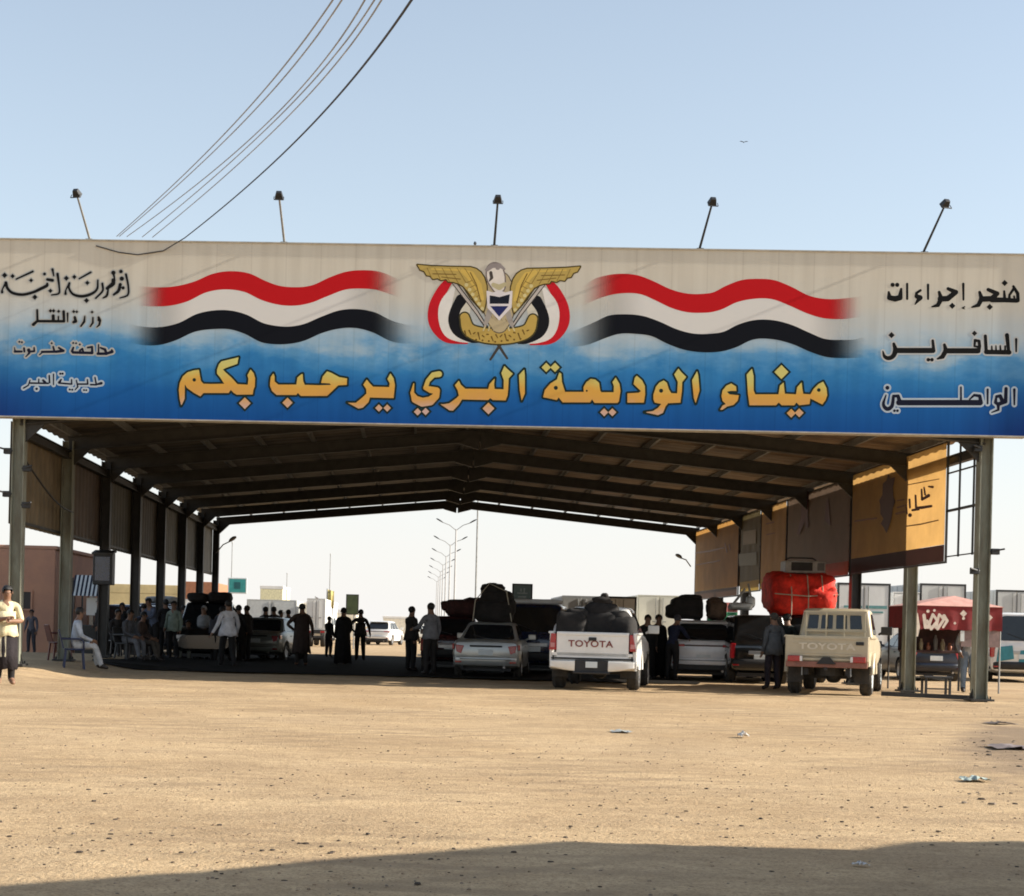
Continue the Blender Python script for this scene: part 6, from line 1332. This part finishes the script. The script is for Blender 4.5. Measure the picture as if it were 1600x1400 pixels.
def person(label, px, d, face, ht, pose, shirt, legs, skin=0, sleeve=True, foot='shoe', extra=None, robe=None, skirt=None, tail=None, cap=None, group=None, z=None, hair=True):
    x = gx(px, d); zz = gz(x, d)-.012 if z is None else z
    t = thing('person', label, 'person', (x, d, zz), R(face), group); s = ht/1.72; t.scale = (s, s, s)
    J = {k: Vector(v) for k, v in BASE.items()}
    for k, v in POSES[pose].items(): J[k] = Vector(v)
    for k, v in (extra or {}).items(): J[k] = Vector(v)
    for S_2 in 'LR':
        h = (J['wri'+S_2]-J['elb'+S_2]).normalized(); J['pal'+S_2] = J['wri'+S_2]+h*.065
    names = list(J); ed = [(names.index(a), names.index(b)) for a, b, _ in EDG]; vs = [J[n] for n in names]; rad = [RAD[n[:3]] for n in names]; segs = [(J[a], J[b], k) for a, b, k in EDG]
    for S_2 in 'LR':
        sg = -1 if S_2 == 'L' else 1; p = J['pal'+S_2]; h = (p-J['wri'+S_2]).normalized(); sd = h.cross(Vector((sg, 0, .2))).normalized(); cu = h.cross(sd)*sg
        for k, (o, l) in enumerate(((-.027, .068), (-.009, .080), (.009, .076), (.026, .060))):
            b0 = p+sd*o+h*.02; m_ = b0+h*l*.55+cu*.008; e = m_+h*l*.42+cu*.022; i0 = len(vs); vs += [b0, m_, e]; rad += [.0105, .0095, .008]; ed += [(names.index('pal'+S_2), i0), (i0, i0+1), (i0+1, i0+2)]; segs.append((b0, e, 'skin'))
        b0 = p-h*.03+sd*.03; e = b0+sd*.028+h*.045+cu*.012; i0 = len(vs); vs += [b0+sd*.012, e]; rad += [.012, .009]; ed += [(names.index('pal'+S_2), i0), (i0, i0+1)]; segs.append((b0, e, 'skin'))
    me = bpy.data.meshes.new('body'); me.from_pydata([tuple(v) for v in vs], ed, [])
    o = bpy.data.objects.new('body', me); col.objects.link(o); o.parent = t
    m = o.modifiers.new('skin', 'SKIN'); m.use_smooth_shade = True
    if not me.skin_vertices: raise RuntimeError('no skin layer')
    for i, r in enumerate(rad): me.skin_vertices[0].data[i].radius = (r, r)
    me.skin_vertices[0].data[0].use_root = True
    o.modifiers.new('sub', 'SUBSURF').levels = 1; o.modifiers['sub'].render_levels = 1
    mats = {'skin': SKIN[skin], 'shirt': cloth(shirt), 'legs': cloth(legs), 'fore': cloth(shirt) if sleeve else SKIN[skin], 'foot': M['shoe'] if foot == 'shoe' else SKIN[skin]}
    people.append((o, segs, mats))
    # head: hair or cap, face
    hd = J['hd1']; up = (J['top']-J['hd0']).normalized(); fw = Vector((0, 1, 0)); fw = (fw-up*fw.dot(up)).normalized(); rt = fw.cross(up)
    A = Matrix.Translation(hd) @ Matrix((rt, fw, up)).transposed().to_4x4()
    q = MB(); q.blob((0, 0, 0), (.188, .205, .19), 1.0, .03, seed=len(people), nu=20, nv=14)
    q.v = [tuple(A @ (Vector(p)+Vector((0, -.016, .028)))) for p in q.v]
    keep = [i for i, f in enumerate(q.f) if not any(((A.inverted() @ Vector(q.v[k])).z < (-.015 if (A.inverted() @ Vector(q.v[k])).y > .03 else -.075)) or ((A.inverted() @ Vector(q.v[k])).y > .062 and (A.inverted() @ Vector(q.v[k])).z < .055) for k in f)]
    q.f = [q.f[i] for i in keep]; q.mi = [0]*len(q.f)
    if hair: q.build('hair' if not cap else 'headscarf', M['hair'] if not cap else cloth(cap), t, smooth=70)
    q = MB()
    pt = lambda a, b, c: A @ Vector((a, b, c))
    q.prism([pt(-.014, .080, -.022), pt(.014, .080, -.022), pt(.006, .084, .018), pt(-.006, .084, .018)], A.to_3x3() @ Vector((0, .022, -.006)), 0)
    for sg in (-1, 1):
        q.blob(pt(sg*.088, -.005, -.01), (.022, .042, .058), .9, .0, m=0, nu=8, nv=6)
        q.blob(pt(sg*.032, .079, .012), (.026, .014, .014), .9, .0, m=1, nu=8, nv=6)
    q.blob(pt(0, .080, -.048), (.048, .012, .012), .9, .0, m=2, nu=8, nv=6)
    q.build('face', [SKIN[skin], M['eye'], pm('lip', (.12, .045, .035), .5)] if len(people) == 1 else [SKIN[skin], M['eye'], bpy.data.materials['lip']], t, smooth=60)
    def drape(name, rings, mat, fold=.07, nf=9):
        q = MB(); n = 30; RR = []
        for k, (c, rx, ry, am) in enumerate(rings):
            RR.append([Vector((c[0]+rx*math.cos(a)*(1+am*fold*math.sin(nf*a+.7*k)), c[1]+ry*math.sin(a)*(1+am*fold*math.sin(nf*a+1.9+.5*k)), c[2]+.012*am*math.sin(5*a))) for a in [2*math.pi*i/n for i in range(n)]])
        q.loft(RR, 0, False); ob = q.build(name, mat, t, smooth=70); md = ob.modifiers.new('thick', 'SOLIDIFY'); md.thickness = .008; return ob
    if skirt:
        c, hem = skirt; drape('wrap_skirt', [((0, 0, 1.06), .165, .135, 0), ((0, 0, .90), .185, .155, .5), ((0, .02, .6), .20, .175, 1), ((0, .02, hem), .205, .19, 1.2)], cloth(c))
    if tail:
        c, hem, fl = tail; drape('shirt_tail', [((0, 0, 1.30), .165, .135, 0), ((0, 0, 1.12), .165, .14, .4), ((0, 0, .98), .185*fl, .155*fl, .8), ((0, 0, hem), .205*fl, .175*fl, 1.2)], cloth(c))
    if robe:
        c, hem = robe; drape('robe', [((0, -.005, 1.43), .10, .085, 0), ((0, -.005, 1.38), .20, .13, 0), ((0, 0, 1.2), .205, .16, .4), ((0, 0, .95), .21, .18, .8), ((0, .01, .55), .235, .21, 1), ((0, .01, hem), .26, .24, 1.3)], cloth(c))
    return t
DK, DK2, NVY, GRY, WHT_, BRN = (.018, .017, .017), (.03, .026, .024), (.018, .022, .045), (.16, .16, .17), (.62, .62, .66), (.075, .05, .04)
# nearest man at the left edge, in the sun
p = person('man in a cream shirt and dark wrap skirt in the sun at the left edge', 7, 27.4, 205, 1.74, 'fold', (.62, .54, .34), (.02, .018, .018), sleeve=False, foot='skin', skirt=((.022, .018, .02), .28), tail=((.62, .54, .34), .86, 1.02), group=None)
q = MB(); q.add([(.02, .155, 1.04), (.17, .10, 1.04), (.205, .14, .50), (.03, .215, .50)], [(0, 1, 2, 3)]); o = q.build('cloth_panel', cloth((.55, .50, .36)), p); o.modifiers.new('thick', 'SOLIDIFY').thickness = .01
QG = 'people waiting in the shade of the shed'
person('boy in dark clothes leaning near the clay building behind the first left post', 48, 48.5, 170, 1.36, 'ease', (.10, .10, .12), (.05, .05, .06), group=QG)
person('man in pale shirt and trousers sitting on a navy chair by the second left post', 115, 33.6, -75, 1.72, 'sit', (.46, .50, .56), (.42, .42, .42), group=QG, tail=None)
person('man in grey sitting with knees apart between the third and fourth left posts', 197, 41, -120, 1.7, 'sit', (.10, .10, .11), (.14, .14, .15), group=QG)
person('man in brown sitting beside the fourth left post', 217, 41.6, -100, 1.7, 'sit', BRN, (.10, .085, .07), group=QG)
person('man in a slate blue shirt standing behind the fifth left post', 240, 45, 140, 1.74, 'lean', (.09, .11, .16), DK, group=QG)
person('man in a pale green shirt standing just right of the fifth left post', 270, 45.5, 160, 1.72, 'ease', (.24, .29, .24), DK, group=QG, tail=((.24, .29, .24), .86, 1.0))
person('dark figure squatting low on a chair between the sixth and seventh left posts', 294, 46, 175, 1.6, 'sit', DK, (.12, .12, .10), group=QG)
person('man in a light grey robe beside the dark off road car at the left', 317, 46.5, 150, 1.66, 'ease', (.26, .26, .26), (.2, .2, .2), robe=((.26, .26, .26), .3), cap=(.4, .4, .42), group=QG)
person('walking man in a loose white shirt and black trousers, seen from behind', 355, 40, 25, 1.76, 'walk', WHT_, DK, tail=(WHT_, .84, 1.18), group=QG)
person('dark figure sitting low in front of the third left post beside the dark blue van', 181, 42.5, -150, 1.66, 'sit', DK2, (.06, .06, .06), group=QG)
person('man in a dark jacket standing in front of the dark blue van at the left', 207, 49, 60, 1.70, 'ease', (.04, .04, .05), DK, tail=((.04, .04, .05), .84, 1.05), group=QG)
person('dark figure reaching up to the bags on the off road car at the left', 384, 48, 60, 1.72, 'stand', DK2, DK, extra={'elbL': (-.30, .12, 1.52), 'wriL': (-.30, .30, 1.66)}, tail=(DK2, .85, 1.02), group=QG)
person('man in a dark striped shirt bending beside the walking man in white', 334, 45.5, -60, 1.70, 'lean', (.05, .05, .06), DK, tail=((.05, .05, .06), .9, 1.0), group=QG)
for lab, px_, d_, fc, h_, po, cs, tl in (('dark figure half hidden by the third left post', 154, 47, 100, 1.68, 'ease', DK2, .84),
        ('man in a black vest standing with folded arms right of the third left post', 190, 51, 170, 1.74, 'fold', DK, .86),
        ('dark figure standing directly right of the fourth left post in a long shirt', 223, 50, -20, 1.70, 'ease', DK2, .62),
        ('tall dark figure standing between the fifth and sixth left posts', 257, 49, 20, 1.80, 'stand', DK, .85),
        ('dark figure with one elbow out behind the sixth left post', 285, 52, -10, 1.72, 'hip', DK2, .85),
        ('dark figure standing at the front corner of the off road car at the left', 306, 52, 150, 1.70, 'ease', (.05, .045, .04), .8),
        ('dark figure in a long shirt standing behind the walking man in white', 371, 47, -15, 1.72, 'ease', DK, .60),
        ('dark figure standing just right of the three close dark figures', 449, 56, 30, 1.70, 'ease', DK2, .82)):
    person(lab, px_, d_, fc, h_, po, cs, DK, tail=(cs, tl, 1.04), group=QG)
person('leftmost of three dark figures standing close together, in a long coat', 413, 52, -30, 1.74, 'ease', DK2, DK, robe=(DK2, .32), group=QG)
person('middle one of three dark figures standing close together', 426, 53, 15, 1.76, 'ease', (.04, .035, .04), DK, tail=((.04, .035, .04), .7, 1.1), group=QG)
person('rightmost and shortest of three dark figures standing close together, arm held out', 437, 54, -80, 1.66, 'reach', DK, DK2, group=QG)
person('man in a long dark brown coat with his elbow out, alone before the white lorry', 470, 45, 15, 1.78, 'hip', BRN, DK2, robe=((.045, .032, .028), .36), foot='skin', group=QG)
person('small boy in dark clothes far back under the shed', 513, 57, -40, 1.5, 'reach', DK2, DK2, group=QG)
person('figure in a wide black robe in front of the olive board', 535, 47, 20, 1.72, 'ease', DK, DK, robe=(DK, .06), cap=DK, group=QG)
person('man with one hand on his hip and the other arm reaching down', 562, 53, 10, 1.74, 'hip', DK2, DK, tail=(DK2, .86, 1.06), group=QG)
person('man in black facing the man in the grey shirt, left of the maroon estate car', 641, 42, -50, 1.74, 'reach', DK2, DK, tail=(DK2, .84, 1.04), group=QG)
person('man in a grey shirt talking beside the maroon estate car, seen from behind', 671, 39, 35, 1.80, 'reach', GRY, DK2, tail=(GRY, .88, 1.02), group=QG)
person('man in a white shirt standing behind the left side of the white pickup', 878, 38.5, 160, 1.66, 'stand', WHT_, DK, group=QG)
person('dark figure in a pale scarf between the white pickup and the crossover', 1010, 40.5, 170, 1.66, 'ease', DK2, DK, robe=(DK, .1), cap=DK2, group=QG)
person('dark figure next to the one in the pale scarf, nearer the crossover', 1027, 41, -160, 1.68, 'stand', DK, DK, robe=(DK, .1), cap=DK, group=QG)
person('man in navy leaning in towards the left side of the white crossover', 1049, 39.4, -40, 1.72, 'lean', NVY, DK, cap=(.05, .05, .06), group=QG)
person('man in a loose grey jacket between the black off road car and the beige pickup', 1207, 34.6, 20, 1.70, 'ease', (.09, .095, .10), (.03, .024, .03), tail=((.09, .095, .10), .80, 1.08), robe=None, cap=(.06, .055, .05), group=QG)
person('dark figure close beside the man in the grey jacket, next to the beige pickup', 1227, 35.2, -20, 1.70, 'ease', (.02, .025, .025), DK, tail=((.02, .025, .025), .8, 1.1), group=QG)
person('person in faded jeans standing behind the menu board of the red stall', 1512, 36.0, 172, 1.70, 'ease', (.35, .38, .42), (.16, .21, .28), group=QG)
dg = bpy.context.evaluated_depsgraph_get()
baked = [bpy.data.meshes.new_from_object(o.evaluated_get(dg)) for o, _, _ in people]
for (o, segs, mats), me in zip(people, baked):
    o.modifiers.clear(); o.data = me; me.name = 'body'; me.materials.clear()
    keys = list(mats)
    for k in keys: me.materials.append(mats[k])
    A = np.array([s[0] for s in segs]); B = np.array([s[1] for s in segs]); E = B-A; L2 = (E*E).sum(1); kk = np.array([keys.index(s[2]) for s in segs])
    n = len(me.polygons); C = np.empty(n*3); me.polygons.foreach_get('center', C); C = C.reshape(n, 3)
    T = np.clip(((C[:, None, :]-A)*E).sum(2)/L2, 0, 1); D = np.linalg.norm(C[:, None, :]-A-T[..., None]*E, axis=2)
    me.polygons.foreach_set('material_index', kk[D.argmin(1)].tolist()); me.polygons.foreach_set('use_smooth', [True]*n); me.update()

# plastic chairs
def chair(label, px, d, face, c):
    x = gx(px, d); t = thing('chair', label, 'chair', (x, d, gz(x, d)-.012), R(face), 'plastic chairs in the shade'); m = pm('chair_plastic', c, .45, var=.15)
    q = MB(); q.box((0, 0, .43), (.46, .44, .035)); q.build('seat', m, t, bevel=.015)
    q = MB(); q.prism([(-.22, -.22, .45), (.22, -.22, .45), (.20, -.33, .86), (-.20, -.33, .86)], (0, -.025, 0)); q.build('backrest', m, t, bevel=.02)
    for sx in (-1, 1):
        for sy in (-1, 1): q = MB(); q.bar((sx*.23, sy*.22, 0), (sx*.19, sy*.18, .42), .045, .04, up=(0, 1, 0)); q.build('leg', m, t)
        q = MB(); q.tube([(sx*.24, -.27, .66), (sx*.25, .12, .66), (sx*.23, .19, .60), (sx*.21, .2, .44)], .022, 6); q.build('armrest', m, t)
chair('navy plastic chair under the man in pale clothes', 115, 33.6, -75, (.012, .018, .06))
chair('empty dark red plastic chair beside the clay building', 93, 36.5, -60, (.10, .02, .016))
chair('dark plastic chair under the man in grey', 197, 41, -120, (.05, .05, .05))
chair('brown plastic chair under the man in brown', 217, 41.6, -100, (.05, .035, .03))
chair('dark plastic chair under the figure by the third left post', 181, 42.5, -150, (.03, .03, .035))
chair('dark plastic chair under the squatting dark figure', 294, 46, 175, (.02, .02, .02))

# ================================================================== added unseen building, its outline shaped to cast the foreground shadow
def gpt(px, py):
    r = ray(px, py); return r*(CAMH/-r.z)
HB = 3.3; sh_ = Vector((sund.x, sund.y, 0))/sund.z*HB
edge = [gpt(*p) for p in ((-260, 1404), (0, 1382), (300, 1358), (600, 1333), (880, 1312), (1100, 1319), (1340, 1326), (1425, 1313), (1600, 1311), (2000, 1308))]
foot = [Vector((p.x, p.y, 0))+sh_ for p in edge]
t = thing('shadow_building', 'unseen flat roofed rendered block right of the camera, shaped to cast the foreground shadow', 'building', (foot[4].x+1, foot[4].y-3, 0)); inv = parent_inv(t)
poly = foot+[Vector((foot[-1].x+1, -8, 0)), Vector((foot[0].x, -8, 0))]
q = MB(); q.prism([p+Vector((0, 0, -.05)) for p in poly], (0, 0, HB+.05)); o = q.build('walls', M['sandwall'], t); o.matrix_parent_inverse = inv
wx = foot[0].x
for y in (2.2, -2.0):
    q = MB(); q.span((wx-.04, y-.6, 1.0), (wx+.02, y+.6, 2.1)); o = q.build('window_frame', M['white_wall'], t); o.matrix_parent_inverse = inv
    q = MB(); q.span((wx-.05, y-.52, 1.08), (wx-.02, y+.52, 2.02)); o2 = q.build('pane', M['glass']); o2.parent = o
q = MB(); q.span((wx-.05, -.5, 0), (wx+.02, .45, 2.05)); o = q.build('door', M['steel_green'], t); o.matrix_parent_inverse = inv

# ================================================================== GRIT, STONES, LITTER
rg = np.random.default_rng(11)
q = MB()
def stone(x, y, r, flatk, m):
    n = 6; a0 = rg.random()*6.28; z = gz(x, y)-.012
    ring_ = [(x+r*math.cos(a0+2*math.pi*k/n)*(.7+.6*rg.random()), y+r*math.sin(a0+2*math.pi*k/n)*(.7+.6*rg.random()), z) for k in range(n)]
    mid_ = [(x+(p[0]-x)*.75, y+(p[1]-y)*.75, z+r*flatk*(.7+.5*rg.random())) for p in ring_]
    q.add(ring_+mid_+[(x, y, z+r*flatk*1.25)], [(k, (k+1) % n, n+(k+1) % n, n+k) for k in range(n)]+[(n+k, n+(k+1) % n, 2*n) for k in range(n)], m)
for i in range(5200):
    d = 6.3+26*rg.random()**1.6; px_ = -80+1760*rg.random(); stone(gx(px_, d), d, .003+.009*rg.random()**3, .6, 0 if rg.random() < .6 else 1)
for i in range(420):
    yy = rg.normal(1265, 62); 
    if not 1110 < yy < 1392: continue
    p = gpt(-20+1640*rg.random(), yy); stone(p.x, p.y, .006+.013*rg.random()**2, .4, 2)
for i in range(110):      # darker trodden rubbish at the far right
    p = gpt(1500+130*rg.random(), 1105+150*rg.random()); stone(p.x, p.y, .010+.024*rg.random()**2, .35, 2 if rg.random() < .5 else 1)
o = q.build('loose_stones', [pm('sandy_pebble', (.30, .21, .13), .9, var=.3, scale=30), pm('grey_pebble', (.20, .155, .11), .9, var=.3, scale=30), pm('dark_chip', (.055, .038, .026), .9, var=.4, scale=30)]); tag(o, kind='stuff')
def scrap(name, label, px, py, sx, sy, c, seed, h=.05):
    p = gpt(px, py); t = MB(); n = 9; r = np.random.default_rng(seed); vs = []
    for i in range(n):
        for j in range(n):
            u, v = i/(n-1)-.5, j/(n-1)-.5
            vs.append((sx*u*(1+.3*r.random())+.15*sx*r.random(), sy*v*(1+.3*r.random()), gz(p.x, p.y)+.004+h*r.random()*(1-abs(u)*1.2)))
    t.add(vs, [(i*n+j, (i+1)*n+j, (i+1)*n+j+1, i*n+j+1) for i in range(n-1) for j in range(n-1)])
    o = t.build(name, pm(name+'_%d' % seed, c, .6, var=.2, scale=8), smooth=25); o.location = (p.x, p.y, 0); tag(o, label, name.replace('_', ' '), 'litter on the sand'); return o
scrap('paper_scrap', 'crumpled white paper scrap in the middle of the sunlit sand', 1160, 1151, .10, .12, (.70, .66, .60), 1, .08)
scrap('plastic_bag', 'flattened pale blue grey plastic bag on the sand below the white pickup', 968, 1144, .22, .25, (.32, .33, .31), 2, .03)
scrap('plastic_sheet', 'pale teal plastic sheet lying on the sand near the right edge', 1520, 1220, .20, .16, (.34, .40, .36), 3, .05)
scrap('rag', 'dull purple brown rag trodden into the sand at the right edge', 1574, 1168, .40, .45, (.20, .155, .14), 4, .04)
scrap('paper_scrap', 'white paper strip lying in the foreground shadow', 1343, 1352, .07, .04, (.6, .58, .56), 5, .02)
scrap('rag', 'dark rag lying beyond the purple one near the nearest right post', 1560, 1131, .35, .3, (.12, .09, .07), 6, .04)
